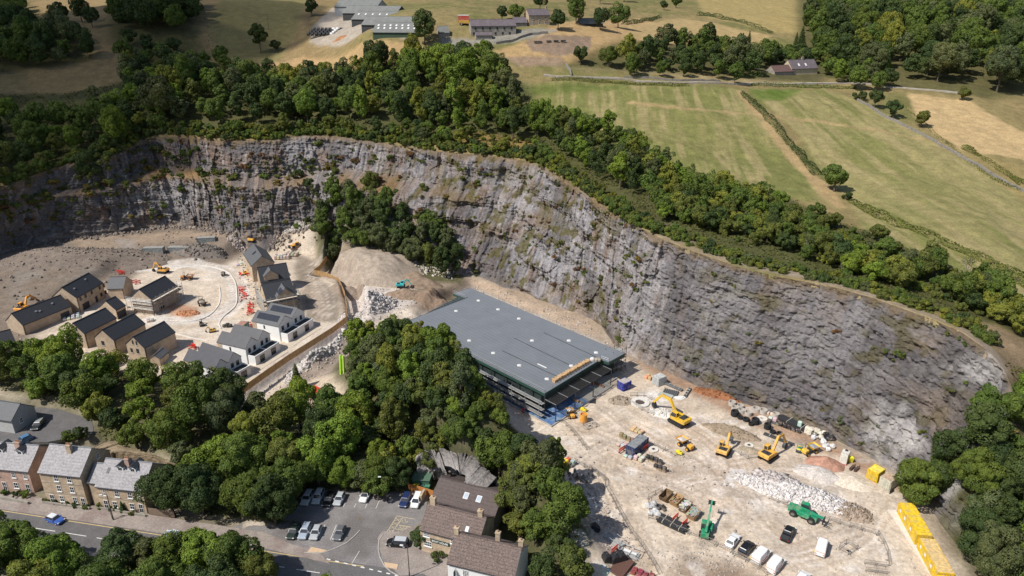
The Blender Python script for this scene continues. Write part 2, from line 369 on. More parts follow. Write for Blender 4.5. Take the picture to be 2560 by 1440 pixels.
def npmesh(name, V, F, m, attrs=None, smooth=False):
    me = bpy.data.meshes.new(name); V = np.asarray(V, np.float32); F = np.asarray(F, np.int32)
    me.vertices.add(len(V)); me.vertices.foreach_set('co', V.ravel())
    k = F.shape[1]; me.loops.add(F.size); me.loops.foreach_set('vertex_index', F.ravel())
    me.polygons.add(len(F)); me.polygons.foreach_set('loop_start', np.arange(0, F.size, k, dtype=np.int32)); me.polygons.foreach_set('loop_total', np.full(len(F), k, np.int32))
    if smooth: me.polygons.foreach_set('use_smooth', np.ones(len(F), bool))
    me.materials.append(m)
    for an, (dom, typ, data) in (attrs or {}).items():
        a = me.attributes.new(an, typ, dom); a.data.foreach_set('color' if 'COLOR' in typ else 'value', np.asarray(data, np.float32).ravel())
    me.update(calc_edges=True); me.validate(); return me
def addobj(name, me, parent=None):
    o = bpy.data.objects.new(name, me); col.objects.link(o)
    if parent is not None: o.parent = parent
    return o
def struct(o): o['kind'] = 'structure'; return o
# ================================================================== LAND
def mixc(C, k, c): k = np.clip(k, 0, 1)[:, None]; return C * (1 - k) + np.array(c)[None] * k
def landmat(name, fs, bump, bd, coarse=0.25):
    m = bpy.data.materials.new(name); m.use_nodes = True; n = m.node_tree.nodes; l = m.node_tree.links; b = n['Principled BSDF']
    b.inputs['Roughness'].default_value = 0.95; b.inputs['Specular IOR Level'].default_value = 0.1
    at = n.new('ShaderNodeAttribute'); at.attribute_name = 'Col'; tc = n.new('ShaderNodeTexCoord'); out = at.outputs['Color']; hs = []
    for sc_, det, lo, hi in ((coarse, 8, 0.8, 1.2), (fs, 8, 0.72, 1.28)):
        z = n.new('ShaderNodeTexNoise'); z.inputs['Scale'].default_value = sc_; z.inputs['Detail'].default_value = det; z.inputs['Roughness'].default_value = 0.68
        l.new(tc.outputs['Object'], z.inputs['Vector']); mr = n.new('ShaderNodeMapRange'); mr.inputs[1].default_value = 0.32; mr.inputs[2].default_value = 0.68
        mr.inputs[3].default_value = lo; mr.inputs[4].default_value = hi; l.new(z.outputs[0], mr.inputs[0]); v = n.new('ShaderNodeVectorMath'); v.operation = 'SCALE'
        l.new(out, v.inputs[0]); l.new(mr.outputs[0], v.inputs['Scale']); out = v.outputs[0]; hs.append(z)
    l.new(out, b.inputs['Base Color']); bp = n.new('ShaderNodeBump'); bp.inputs['Strength'].default_value = bump; bp.inputs['Distance'].default_value = bd
    l.new(hs[1].outputs[0], bp.inputs['Height']); l.new(bp.outputs[0], b.inputs['Normal']); return m
def geo(a, b, d0, k):
    o = [a]; d = d0
    while o[-1] < b: o.append(o[-1] + d); d *= k
    return o
xs = list(np.arange(-235, -12, 1.0)) + list(np.arange(-12, 112, .5)) + list(np.arange(112, 236, 1.0)); r_ = geo(236, 1700, 1.5, 1.06); xs = [-v for v in reversed(r_)] + xs + r_
ys = list(np.arange(40, 96, 4.0)) + list(np.arange(96, 186, .5)) + list(np.arange(186, 330, 1.0)) + geo(330, 560, 1.6, 1.01) ; ys += geo(ys[-1] + 5, 2300, 5, 1.05)
xs = np.array(xs); ys = np.array(ys); GX, GY = np.meshgrid(xs, ys); X = GX.ravel(); Y = GY.ravel()
Z = terr(X, Y); NG = len(X)
HP = inpoly(X, Y, hillpoly)
C = np.zeros((NG, 3))
n1 = fbm(X / 40, Y / 40, 0, 4, 21); n2 = fbm(X / 8, Y / 8, 0, 4, 22); n3 = fbm(X / 2.5, Y / 2.5, 0, 3, 23)
# --- pasture
C[:] = (0.235, 0.185, 0.085)
C = mixc(C, sst(-0.1, 0.35, n1 + 0.3 * n2) * 0.7, (0.13, 0.135, 0.045))
C = mixc(C, sst(0.2, 0.5, n2) * 0.4, (0.33, 0.235, 0.12))
C = mixc(C, (1 - sst(-130, -60, X + .1 * (Y - 400))) * .65, (0.27, 0.185, 0.095)); hA = GR(1850, 230); hB = GR(2090, 500); ang = math.atan2(hB[1] - hA[1], hB[0] - hA[0])
def stripes(a, ln, wd, s):
    p = X * math.cos(a) + Y * math.sin(a); q = -X * math.sin(a) + Y * math.cos(a); return fbm(p / ln, q / wd, 0, 4, s)
sA = stripes(ang - 0.1, 30, 3.2, 31); sB = stripes(ang + 0.02, 40, 2.4, 33); sB2 = stripes(ang + 0.05, 90, 9, 34)
def paint(pp, c, k=1.0, soft=1.5, m=None):
    global C
    P = wpoly(pp); mn = P.min(0) - 12; mx_ = P.max(0) + 12; idx = np.nonzero((X > mn[0]) & (X < mx_[0]) & (Y > mn[1]) & (Y < mx_[1]))[0]
    d = sdist(X[idx], Y[idx], P) + 1.5 * n2[idx]; kk = k * (1 - sst(-soft, soft, d))
    if m is not None: kk = kk * m[idx]
    C[idx] = mixc(C[idx], kk, c)
FA = [(1240,215),(1400,203),(1560,212),(1848,222),(1950,330),(2095,505),(2000,500),(1700,430),(1500,345),(1330,270)]
FB = [(1872,222),(2060,222),(2150,250),(2300,330),(2480,440),(2700,560),(2700,800),(2400,700),(2150,560),(2130,500),(1990,330)]
one = np.ones(NG)
for Fp, s, seed in ((FA, sA, 1), (FB, sB, 2)):
    paint(Fp, (0.205, 0.19, 0.072), 1)
    paint(Fp, (0.31, 0.255, 0.125), 0.75, m=sst(-0.05, 0.4, s * 0.9 + 0.35 * n1))
    paint(Fp, (0.145, 0.16, 0.048), 0.55, m=sst(0.0, 0.45, -s + 0.5 * n1 + 0.1))
paint(FB, (0.33, 0.27, 0.13), 0.5, m=sst(0, 0.35, sB2))
paint([(1872,222),(2010,222),(1960,250),(1900,250)], (0.085, 0.14, 0.02), 0.8, 3)
paint([(1240,215),(1560,212),(1560,225),(1330,240),(1240,240)], (0.1, 0.13, 0.03), 0.7, 3)
paint([(1838,226),(1850,226),(1960,350),(2080,475),(2110,520),(2085,515),(2040,470),(1930,345)], (0.36, 0.255, 0.13), 0.95, 0.8)
paint([(1570,255),(1800,275),(2060,300),(2310,345),(2310,350),(2060,307),(1800,282),(1570,262)], (0.36, 0.26, 0.13), 0.8, 0.7)
paint([(2270,232),(2420,250),(2560,330),(2700,420),(2700,560),(2560,400),(2400,375),(2290,300)], (0.46, 0.33, 0.17), 0.95, 1.5)
paint([(2320,345),(2420,380),(2700,470),(2700,620),(2480,440),(2330,360)], (0.27, 0.21, 0.09), 0.9, 2)
paint([(560,165),(760,140),(900,108),(1060,120),(1010,160),(880,190),(700,200),(590,195)], (0.42, 0.28, 0.14), 0.85, 2)
paint([(1235,130),(1330,95),(1600,45),(1700,70),(1720,110),(1600,130),(1430,160),(1300,165)], (0.42, 0.28, 0.14), 0.85, 2)
paint([(1310,105),(1370,88),(1480,92),(1475,130),(1400,140),(1330,128)], (0.22, 0.16, 0.12), 0.9, 1)
paint([(1262,142),(1400,142),(1420,165),(1290,165)], (0.24, 0.175, 0.13), 0.8, 1)
paint([(1740,-5),(2060,-5),(2280,10),(2200,60),(2000,90),(1930,80),(1760,40)], (0.34, 0.26, 0.11), 0.8, 3)
paint([(1560,60),(1700,45),(1930,88),(1900,115),(1700,110),(1580,95)], (0.4, 0.29, 0.14), 0.8, 3)
paint([(560,-10),(780,-10),(740,80),(700,150),(570,150),(520,90)], (0.19, 0.17, 0.07), 0.8, 3)
paint([(1380,165),(1560,170),(1800,195),(2010,205),(2010,214),(1800,204),(1560,180),(1380,175)], (0.3, 0.24, 0.13), 0.8, 1)
paint([(780,75),(830,20),(1010,60),(1030,105),(860,112),(775,108)], (0.38, 0.33, 0.28), 0.85, 1.5)
paint([(1100,90),(1180,100),(1330,70),(1400,75),(1330,95),(1230,112),(1100,120)], (0.27, 0.25, 0.22), 0.85, 1.5)
paint([(1900,170),(2060,165),(2060,200),(1900,200)], (0.2, 0.15, 0.09), 0.8, 1)
# --- woodland floor in the belt above the quarry
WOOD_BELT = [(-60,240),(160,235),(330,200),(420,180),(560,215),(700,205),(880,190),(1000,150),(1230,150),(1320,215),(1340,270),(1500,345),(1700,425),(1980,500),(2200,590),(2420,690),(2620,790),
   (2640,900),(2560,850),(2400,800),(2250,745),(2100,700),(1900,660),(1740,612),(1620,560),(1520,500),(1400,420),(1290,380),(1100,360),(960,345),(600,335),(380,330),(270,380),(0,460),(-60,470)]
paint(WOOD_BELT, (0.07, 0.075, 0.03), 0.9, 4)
paint([(1020,352),(1200,330),(1330,345),(1400,400),(1340,410),(1290,392),(1150,380)], (0.26, 0.17, 0.06), 0.75, 4)
paint([(1690,618),(1900,668),(2100,690),(2250,758),(2400,815),(2500,890),(2530,1000),(2480,930),(2380,830),(2230,778),(2100,730),(1900,690),(1740,640),(1640,590)], (0.3, 0.24, 0.19), 0.9, 2)
paint([(1600,545),(1680,560),(1760,610),(1700,640),(1630,595)], (0.26, 0.2, 0.15), 0.8, 2)
paint([(2420,800),(2560,850),(2600,1000),(2530,1000),(2500,890)], (0.24, 0.17, 0.11), 0.8, 2)
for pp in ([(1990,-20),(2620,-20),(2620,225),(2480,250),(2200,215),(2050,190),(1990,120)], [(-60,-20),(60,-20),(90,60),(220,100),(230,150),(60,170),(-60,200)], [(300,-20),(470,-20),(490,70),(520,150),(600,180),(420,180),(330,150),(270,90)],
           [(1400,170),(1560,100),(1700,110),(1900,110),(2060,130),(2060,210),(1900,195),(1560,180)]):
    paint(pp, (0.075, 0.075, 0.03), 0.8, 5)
# --- quarry floor
PF = ~HP
C[PF] = (0.56, 0.465, 0.365)
q = PF
C[q] = mixc(C, sst(0.0, 0.5, n1) * 0.4, (0.63, 0.55, 0.46))[q]
C[q] = mixc(C, sst(0.05, 0.5, -n1 + 0.5 * n2) * 0.45, (0.47, 0.38, 0.29))[q]
C[q] = mixc(C, sst(0.15, 0.5, n2) * 0.35, (0.68, 0.62, 0.56))[q]
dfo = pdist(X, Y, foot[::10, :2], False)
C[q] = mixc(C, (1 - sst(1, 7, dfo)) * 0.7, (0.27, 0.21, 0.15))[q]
def pq(*a, **k): paint(*a, **k)
def pz(pp, z, c, k, soft, m=None):
    global C
    P = wpoly(pp, z); d = sdist(X, Y, P) + 1.5 * n2; kk = k * (1 - sst(-soft, soft, d)) * PF
    if m is not None: kk = kk * m
    C = mixc(C, kk, c)
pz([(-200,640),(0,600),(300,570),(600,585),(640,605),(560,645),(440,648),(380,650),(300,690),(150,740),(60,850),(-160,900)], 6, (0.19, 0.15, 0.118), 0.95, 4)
pz([(0,660),(200,610),(330,600),(330,650),(180,700),(40,760)], 6, (0.25, 0.215, 0.185), 0.7, 3, sst(-.2, .3, n2))
pz([(780,560),(900,540),(1050,600),(1180,690),(1170,715),(1050,705),(900,650),(830,640),(790,625)], 8, (0.085, 0.085, 0.04), 0.95, 3)
pq([(180,600),(440,580),(600,590),(600,610),(440,600),(200,630)], (0.33, 0.25, 0.18), 0.7, 2)
pq([(290,600),(330,600),(360,640),(300,650)], (0.28, 0.25, 0.23), 0.6, 2)
pq([(735,625),(800,640),(800,700),(855,745),(850,800),(760,800),(760,720),(735,680)], (0.23, 0.19, 0.15), 0.9, 2)
for tr in ([(360,672),(480,660),(555,672),(590,700),(600,745),(560,785),(470,800),(380,800)],):
    P = np.array([UP(a, b, 3) for a, b in tr]); d = pdist(X, Y, P, False); k = (1 - sst(3.0, 4.2, d)) * PF; C = mixc(C, k * 0.85, (0.62, 0.57, 0.52))
pq([(410,760),(440,755),(490,770),(480,795),(430,790)], (0.42, 0.22, 0.13), 0.8, 1.5)
pq([(830,640),(1000,640),(1100,690),(1180,690),(1200,720),(1100,740),(1000,700),(880,720),(830,700)], (0.29, 0.225, 0.17), 0.85, 2)
pq([(1040,730),(1130,735),(1070,780),(1010,770)], (0.22, 0.165, 0.125), 0.8, 2)
pq([(880,735),(1030,725),(1040,760),(960,790),(880,830),(760,900),(640,985),(590,975),(760,860),(860,800)], (0.52, 0.46, 0.42), 0.9, 2)
pq([(800,870),(880,850),(900,900),(860,920),(780,950),(700,985),(720,950)], (0.24, 0.19, 0.16), 0.8, 1.5)
pq([(780,950),(870,920),(880,980),(830,1040),(740,1010)], (0.5, 0.41, 0.31), 0.8, 1.5)
pq([(1180,700),(1300,730),(1480,800),(1530,860),(1560,890),(1500,860),(1200,725)], (0.34, 0.25, 0.18), 0.8, 2)
pq([(1560,880),(1650,905),(1790,985),(1990,1060),(2180,1160),(2300,1240),(2280,1250),(2100,1150),(1900,1070),(1640,940)], (0.33, 0.2, 0.13), 0.75, 2)
for pp, k in (([(1585,985),(1640,975),(1760,1030),(1830,1080),(1790,1100),(1700,1060),(1650,1080),(1600,1030)], 0.8), ([(1730,1150),(1860,1140),(1900,1180),(1800,1220),(1720,1200)], 0.7), ([(1870,1190),(1940,1190),(2080,1260),(2000,1290),(1880,1230)], 0.6), ([(1500,1440),(1560,1330),(1680,1390),(1760,1440)], 0.2)):
    pq(pp, (0.76, 0.72, 0.68), k, 2, m=sst(-0.3, 0.4, n2))
for pp in ([(1390,1070),(1500,1110),(1640,1180),(1830,1300),(1800,1250),(1560,1120)], [(1430,1160),(1500,1200),(1560,1330),(1680,1440),(1620,1440),(1510,1340)], [(1480,1040),(1700,1090),(1900,1180),(1760,1080)]):
    pq(pp, (0.66, 0.52, 0.385), 0.85, 3)
pq([(1440,1190),(1490,1210),(1540,1330),(1620,1440),(1550,1440),(1480,1350),(1430,1260)], (0.38, 0.31, 0.26), 0.8, 2)
pq([(1680,1400),(1850,1410),(1900,1440),(1870,1500),(1680,1500)], (0.26, 0.185, 0.13), 0.85, 3)
pq([(1800,1050),(1850,1070),(1900,1110),(1870,1120),(1810,1090)], (0.32, 0.26, 0.2), 0.8, 1)
pq([(-500,950),(100,990),(235,1040),(440,1180),(440,1285),(560,1300),(700,1335),(745,1218),(1100,1180),(1330,1300),(1330,1700),(-600,1700)], (0.17, 0.15, 0.105), 0.95, 2)
# leafy banks under the front woods and the right bank
WOODS_FRONT = [(-80,900),(0,880),(200,915),(330,930),(480,960),(600,1010),(720,1010),(800,1045),(880,1000),(900,870),(990,850),(1080,900),(1200,990),(1290,1080),(1370,1170),(1450,1310),(1450,1500),(1320,1500),(1300,1350),(1230,1260),(1190,1135),(1050,1150),(1010,1235),(760,1228),(740,1320),(560,1292),(440,1270),(430,1150),(250,1100),(235,1030),(110,1010),(-80,960)]
paint(WOODS_FRONT, (0.085, 0.085, 0.035), 0.95, 2)
paint([(2230,1090),(2320,1210),(2370,1330),(2430,1500),(2800,1500),(2700,900),(2500,1050),(2400,1120)], (0.1, 0.09, 0.045), 0.9, 3)
paint([(790,600),(900,590),(1050,650),(1160,690),(1150,710),(1050,700),(900,640),(830,625)], (0.08, 0.08, 0.035), 0.9, 2)
C = mixc(C, sst(2.0, 4.0, tube_h(X, Y, RW, 12)) * PF * .92, (0.085, 0.085, 0.04)); kfr = (Y < 101) & PF; C = mixc(C, kfr * 0.9, (0.09, 0.09, 0.035))
# wheel ruts and scuffs pressed into the floor
def ruts(pts, z, n, spread, seed, dark=(0.40, 0.31, 0.235), lite=(0.70, 0.63, 0.56)):
    global C
    g = random.Random(seed); base = np.array([UP(a, b_, z) for a, b_ in pts])
    for k in range(n):
        o = np.array([g.gauss(0, spread), g.gauss(0, spread * .6)]); c = catmull(np.c_[base + o + np.array([[g.gauss(0, spread * .35), g.gauss(0, spread * .35)] for _ in base]), np.zeros(len(base))], 26)[:, :2]
        i0 = g.randrange(0, 10); c = c[i0:i0 + g.randrange(10, 26)]
        if len(c) < 3: continue
        mn = c.min(0) - 3; mx_ = c.max(0) + 3; idx = np.nonzero((X > mn[0]) & (X < mx_[0]) & (Y > mn[1]) & (Y < mx_[1]) & PF)[0]
        if not len(idx): continue
        d = pdist(X[idx], Y[idx], c, False); kk = np.exp(-((d - .95) / .28) ** 2) * g.uniform(.35, .75) * (0.65 + 0.4 * n3[idx]); C[idx] = mixc(C[idx], kk, dark if g.random() < .6 else lite)
        Z[idx] -= 0.06 * np.exp(-((d - .95) / .3) ** 2)
for pts, n in (([(1620,1460),(1560,1350),(1500,1240),(1470,1160),(1560,1100),(1680,1090)], 26), ([(1400,1080),(1500,1090),(1640,1170),(1760,1230),(1840,1300)], 18), ([(1480,1150),(1640,1190),(1850,1180),(2000,1180),(2150,1220)], 18), ([(1600,1010),(1700,1060),(1800,1130),(1860,1230),(1950,1330),(2100,1420)], 18),
               ([(1500,1010),(1560,1060),(1700,1140),(1900,1240),(2150,1290),(2240,1400)], 16), ([(1640,1240),(1700,1200),(1820,1170),(1960,1160)], 14), ([(1850,1400),(2000,1380),(2150,1330),(2200,1260)], 14)): ruts(pts, 1, n, 3.2, n + len(pts))
for pts, n in (([(360,672),(480,660),(555,672),(590,700),(600,745),(560,785),(470,800),(380,800)], 10), ([(790,640),(780,690),(790,740),(800,790),(760,830)], 14), ([(420,700),(480,730),(520,780)], 8)): ruts(pts, 3, n, 1.6, n + 50)
for k in range(240):
    g_ = random.Random(k); x_, y_ = UP(g_.uniform(1420, 2250), g_.uniform(960, 1440), 1); rr_ = g_.uniform(.5, 2.4); idx = np.nonzero((abs(X - x_) < 4) & (abs(Y - y_) < 4) & PF)[0]
    if len(idx): d = np.hypot((X[idx] - x_), (Y[idx] - y_) * g_.uniform(.6, 1.8)) + n3[idx]; C[idx] = mixc(C[idx], (1 - sst(rr_ * .6, rr_ * 1.2, d)) * g_.uniform(.2, .5), g_.choice([(0.36, 0.28, 0.21), (0.72, 0.67, 0.62), (0.46, 0.38, 0.31), (0.30, 0.25, 0.21)]))
C = np.clip(C * (1 + 0.10 * n3[:, None]), 0.01, 0.8)
ny, nx = GX.shape; ii = np.arange((ny - 1) * (nx - 1)); r0 = (ii // (nx - 1)) * nx + ii % (nx - 1)
F = np.stack([r0, r0 + 1, r0 + nx + 1, r0 + nx], 1)
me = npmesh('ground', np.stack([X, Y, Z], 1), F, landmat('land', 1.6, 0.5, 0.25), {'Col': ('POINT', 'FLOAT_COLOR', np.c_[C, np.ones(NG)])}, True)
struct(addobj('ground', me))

# ------------------------------------------------------------------ quarry cliff (rock face with real relief)
NV = 165
vv = np.linspace(0, 1, NV); U2, V2 = np.meshgrid(US, vv)                    # rows v, cols u
out2 = foot[:, :2] - rim[:, :2]; out2 = np.stack([np.convolve(np.pad(out2[:, k], 40, 'edge'), np.ones(81) / 81, 'valid') for k in (0, 1)], 1)
out2 /= np.linalg.norm(out2, axis=1)[:, None] + 1e-9
wl = (1 - sst(-70, 15, rim[:, 0]))[None]; wc = (sst(-60, -10, rim[:, 0]) * (1 - sst(35, 65, rim[:, 0])))[None]
bn = 0.60 + 0.07 * vnoise(US / 40, 0 * US, 0, 77)[None]
tier = np.where(V2 < bn, V2 / bn * 0.30, np.where(V2 < bn + 0.06, 0.30 + (V2 - bn) / 0.06 * 0.42, 0.72 + (V2 - bn - 0.06) / (0.94 - bn) * 0.28))
S = V2 * (1 - wl) + tier * wl
S = S + wc * 0.035 * np.sin(V2 * 25 + U2 / 9 + 2 * vnoise(U2 / 12, V2 * 3, 0, 5))
PX = foot[None, :, 0] * (1 - S) + rim[None, :, 0] * S; PY = foot[None, :, 1] * (1 - S) + rim[None, :, 1] * S; PZ = foot[None, :, 2] * (1 - V2) + rim[None, :, 2] * V2
zz = PZ
big = fbm(U2 / 26, zz / 18, 0, 3, 41); mid_ = 1 - np.abs(fbm(U2 / 7.0, zz / 6.0, 0, 4, 42)) * 2
dipz = zz + 0.10 * U2 + 1.5 * vnoise(U2 / 20, zz / 10, 0, 43)
st = dipz / 2.7; stf = st - np.floor(st); strata = (stf ** 1.6 - 0.45)
f1, f2, cv, gx_, gy_ = cells(U2 / 3.1 + 0.5 * vnoise(U2 / 4, zz / 4, 0, 44), zz / 2.3 + 0.4 * vnoise(U2 / 3, zz / 3, 1, 45), 46)
g1, g2, cw, hx_, hy_ = cells(U2 / 1.25, zz / 1.0, 47)
b1, b2, cb, bx_, by_ = cells(U2 / 9.0, zz / 12.0, 48)
env = sst(0, 0.06, V2) * (1 - sst(0.97, 1, V2) * 0.7)
st2 = (dipz + .5 * vnoise(U2 / 7, zz / 3, 0, 143)) / 0.95; stf2 = st2 - np.floor(st2); lay = _h(np.floor(st2).astype(np.int64), np.floor(U2 / 11 + 2 * vnoise(U2 / 15, zz / 15, 0, 144)).astype(np.int64), np.zeros(U2.shape, np.int64), 9)
j1, j2, jv, jx, jy = cells(U2 / 1.5 + .25 * vnoise(U2 / 3, zz / 3, 0, 145), zz / 6.5, 146); k1_, k2_, kv, kx, ky = cells(U2 / 5.5, zz / 16, 147)
rg = sst(35, 75, rim[:, 0])[None]
D = (2.6 - 1.9 * rg) * big + (1.3 - 1.0 * rg) * mid_ + 0.6 * strata + .30 * (stf2 - .5) + .55 * (lay - .5) + (jv - .5) * (.9 - .35 * rg) - .5 * (1 - sst(0, .1, j2 - j1)) + (kv - .5) * (1.9 - 1.4 * rg) + kx * (kv - .5) * (1.2 - .8 * rg) + (cv - 0.5) * .45 + (cw - .5) * (.35 + .3 * rg) + (0.45 + .25 * rg) * fbm(U2 / 1.1, zz / .8, 0, 4, 49) + rg * .8 * fbm(U2 / 4, zz / 3, 7, 3, 51)
D = D - (1.1 - .5 * rg) * np.exp(-((vnoise(U2 / 13, zz / 60, 0, 148)) / .06) ** 2)
D = D * env + 1.2 * (1 - sst(0, 0.1, V2)) * (1 - rg); D = np.where(rg > .5, np.minimum(D, .2 + V2 * 14) - 1.0 * (1 - sst(0, .16, V2)), D)
PX = PX + out2[None, :, 0] * D; PY = PY + out2[None, :, 1] * D; PZ = PZ + 0.25 * (cv - 0.5) * env + 0.3 * fbm(U2 / 3, zz / 3, 0, 3, 50) * env
# aprons that dive under the land at top and foot
top = np.stack([PX[-1] - out2[:, 0] * 3, PY[-1] - out2[:, 1] * 3], 1); bot = np.stack([PX[0] + out2[:, 0] * 3, PY[0] + out2[:, 1] * 3], 1)
PX = np.vstack([bot[:, 0], PX, top[:, 0]]); PY = np.vstack([bot[:, 1], PY, top[:, 1]])
PZ = np.vstack([terr(bot[:, 0], bot[:, 1]) - 0.8, PZ, hillF(top[:, 0], top[:, 1]) - 0.9])
U3 = np.vstack([US, U2, US]); V3_ = np.vstack([0 * US - 0.02, V2, 0 * US + 1.02]); rx = np.broadcast_to(rim[None, :, 0], U3.shape)
cc = np.zeros(U3.shape + (3,)); cc[:] = (0.195, 0.19, 0.20)
pad = lambda a: np.vstack([a[:1], a, a[-1:]])
def cm(k, c):
    global cc
    k = np.clip(k, 0, 1)[..., None]; cc = cc * (1 - k) + np.array(c) * k
zz3 = pad(zz); macro = fbm(U3 / 14, zz3 / 22, 0, 3, 201); nA = fbm(U3 / 12, zz3 / 9, 0, 4, 61); nB = fbm(U3 / 2.6, zz3 / 4.5, 0, 4, 62); nC = fbm(U3 / 30, zz3 / 25, 0, 3, 63)
cm(sst(0.05, 0.5, nB + 0.4 * nA) * 0.6, (0.30, 0.30, 0.315))
cm(sst(0.05, 0.5, -nB + 0.3 * nA) * 0.5, (0.17, 0.165, 0.165))
nS = fbm(U3 / .9, zz3 / 7, 0, 3, 161); cm(sst(.15, .5, nS) * .5, (.36, .36, .375)); cm(sst(.15, .5, -nS) * .45, (.12, .115, .12)); dz3 = pad(dipz); cm(sst(.2, .6, vnoise(U3 / 18, dz3 / .8, 0, 162)) * .45, (.14, .13, .125)); cm(sst(.45, .7, fbm(U3 / 2, dz3 / .9, 0, 3, 163) + .2) * .5, (.44, .43, .43))
cm(sst(0.1, 0.45, nC + 0.5 * nB) * 0.3, (0.21, 0.175, 0.145))
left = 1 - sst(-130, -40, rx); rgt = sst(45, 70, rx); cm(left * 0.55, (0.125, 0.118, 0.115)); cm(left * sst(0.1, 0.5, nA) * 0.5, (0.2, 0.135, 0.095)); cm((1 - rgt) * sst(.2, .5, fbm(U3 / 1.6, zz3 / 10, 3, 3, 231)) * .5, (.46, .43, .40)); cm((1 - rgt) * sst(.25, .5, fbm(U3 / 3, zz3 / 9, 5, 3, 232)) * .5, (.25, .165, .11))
cen = sst(-75, -35, rx) * (1 - sst(30, 60, rx)); cm(cen * sst(0.15, 0.45, nA + 0.3 * nB) * 0.6, (0.13, 0.11, 0.05)); cm(cen * sst(0.2, 0.5, -nA + 0.4 * nB) * 0.5, (0.37, 0.37, 0.385))
cm(cen * sst(0.25, 0.5, vnoise(U3 / 9, zz3 / 6, 0, 67) + 0.3 * nB) * 0.4, (0.18, 0.12, 0.075))
og = np.exp(-((rx + 38) / 9) ** 2) * np.exp(-((V3_ - 0.42) / 0.2) ** 2); cm(og * 0.8 * (0.5 + nB), (0.45, 0.34, 0.25))
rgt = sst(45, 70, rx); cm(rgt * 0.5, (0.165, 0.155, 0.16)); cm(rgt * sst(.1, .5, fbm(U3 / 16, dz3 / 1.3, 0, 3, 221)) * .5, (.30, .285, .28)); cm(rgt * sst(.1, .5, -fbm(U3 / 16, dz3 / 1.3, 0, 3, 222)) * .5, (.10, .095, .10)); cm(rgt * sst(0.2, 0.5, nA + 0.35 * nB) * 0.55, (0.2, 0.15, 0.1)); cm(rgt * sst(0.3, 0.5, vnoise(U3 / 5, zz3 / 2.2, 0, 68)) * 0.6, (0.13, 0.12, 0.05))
fin = sst(98.5, 102.5, rx); cm(fin * sst(-0.2, 0.3, nA) * 0.85, (0.5, 0.48, 0.47)); cm(fin * sst(0.25, 0.45, -nA) * 0.35, (0.34, 0.26, 0.18))
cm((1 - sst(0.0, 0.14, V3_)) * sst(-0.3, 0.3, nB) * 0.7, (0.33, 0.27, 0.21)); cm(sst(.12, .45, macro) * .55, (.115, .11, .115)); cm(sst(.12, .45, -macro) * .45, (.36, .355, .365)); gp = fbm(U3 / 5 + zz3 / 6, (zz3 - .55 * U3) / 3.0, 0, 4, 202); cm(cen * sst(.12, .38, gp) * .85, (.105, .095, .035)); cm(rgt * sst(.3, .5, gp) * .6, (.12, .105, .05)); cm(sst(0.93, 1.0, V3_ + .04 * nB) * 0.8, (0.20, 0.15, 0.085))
bt = np.exp(-((pad(V2 - bn) - 0.02) / 0.045) ** 2) * np.vstack([wl, np.repeat(wl, NV, 0), wl]); cm(bt * (0.5 + nA), (0.24, 0.16, 0.08))
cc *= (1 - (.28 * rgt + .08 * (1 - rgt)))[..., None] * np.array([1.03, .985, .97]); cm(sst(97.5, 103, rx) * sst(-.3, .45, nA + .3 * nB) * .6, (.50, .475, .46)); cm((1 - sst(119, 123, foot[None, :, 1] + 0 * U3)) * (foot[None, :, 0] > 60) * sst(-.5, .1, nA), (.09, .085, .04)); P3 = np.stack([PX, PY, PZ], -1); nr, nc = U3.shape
ii = np.arange((nr - 1) * (nc - 1)); r0 = (ii // (nc - 1)) * nc + ii % (nc - 1)
F = np.stack([r0 + nc, r0 + nc + 1, r0 + 1, r0], 1)
ROCKM = landmat('limestone', 1.0, 1.0, 0.5, 0.35)
_n = ROCKM.node_tree.nodes; _l = ROCKM.node_tree.links; _mp = _n.new('ShaderNodeMapping'); _mp.inputs['Scale'].default_value = (1, 1, 2.4); _tc = [q_ for q_ in _n if q_.type == 'TEX_COORD'][0]
for q_ in [q_ for q_ in _n if q_.type == 'TEX_NOISE']: _l.new(_mp.outputs[0], q_.inputs['Vector'])
_l.new(_tc.outputs['Object'], _mp.inputs[0])
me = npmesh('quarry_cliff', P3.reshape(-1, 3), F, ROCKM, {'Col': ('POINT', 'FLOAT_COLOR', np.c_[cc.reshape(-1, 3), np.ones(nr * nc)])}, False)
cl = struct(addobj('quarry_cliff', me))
def cliffpt(ui, v): return Vector(P3[1 + int(v * (NV - 1)), ui])

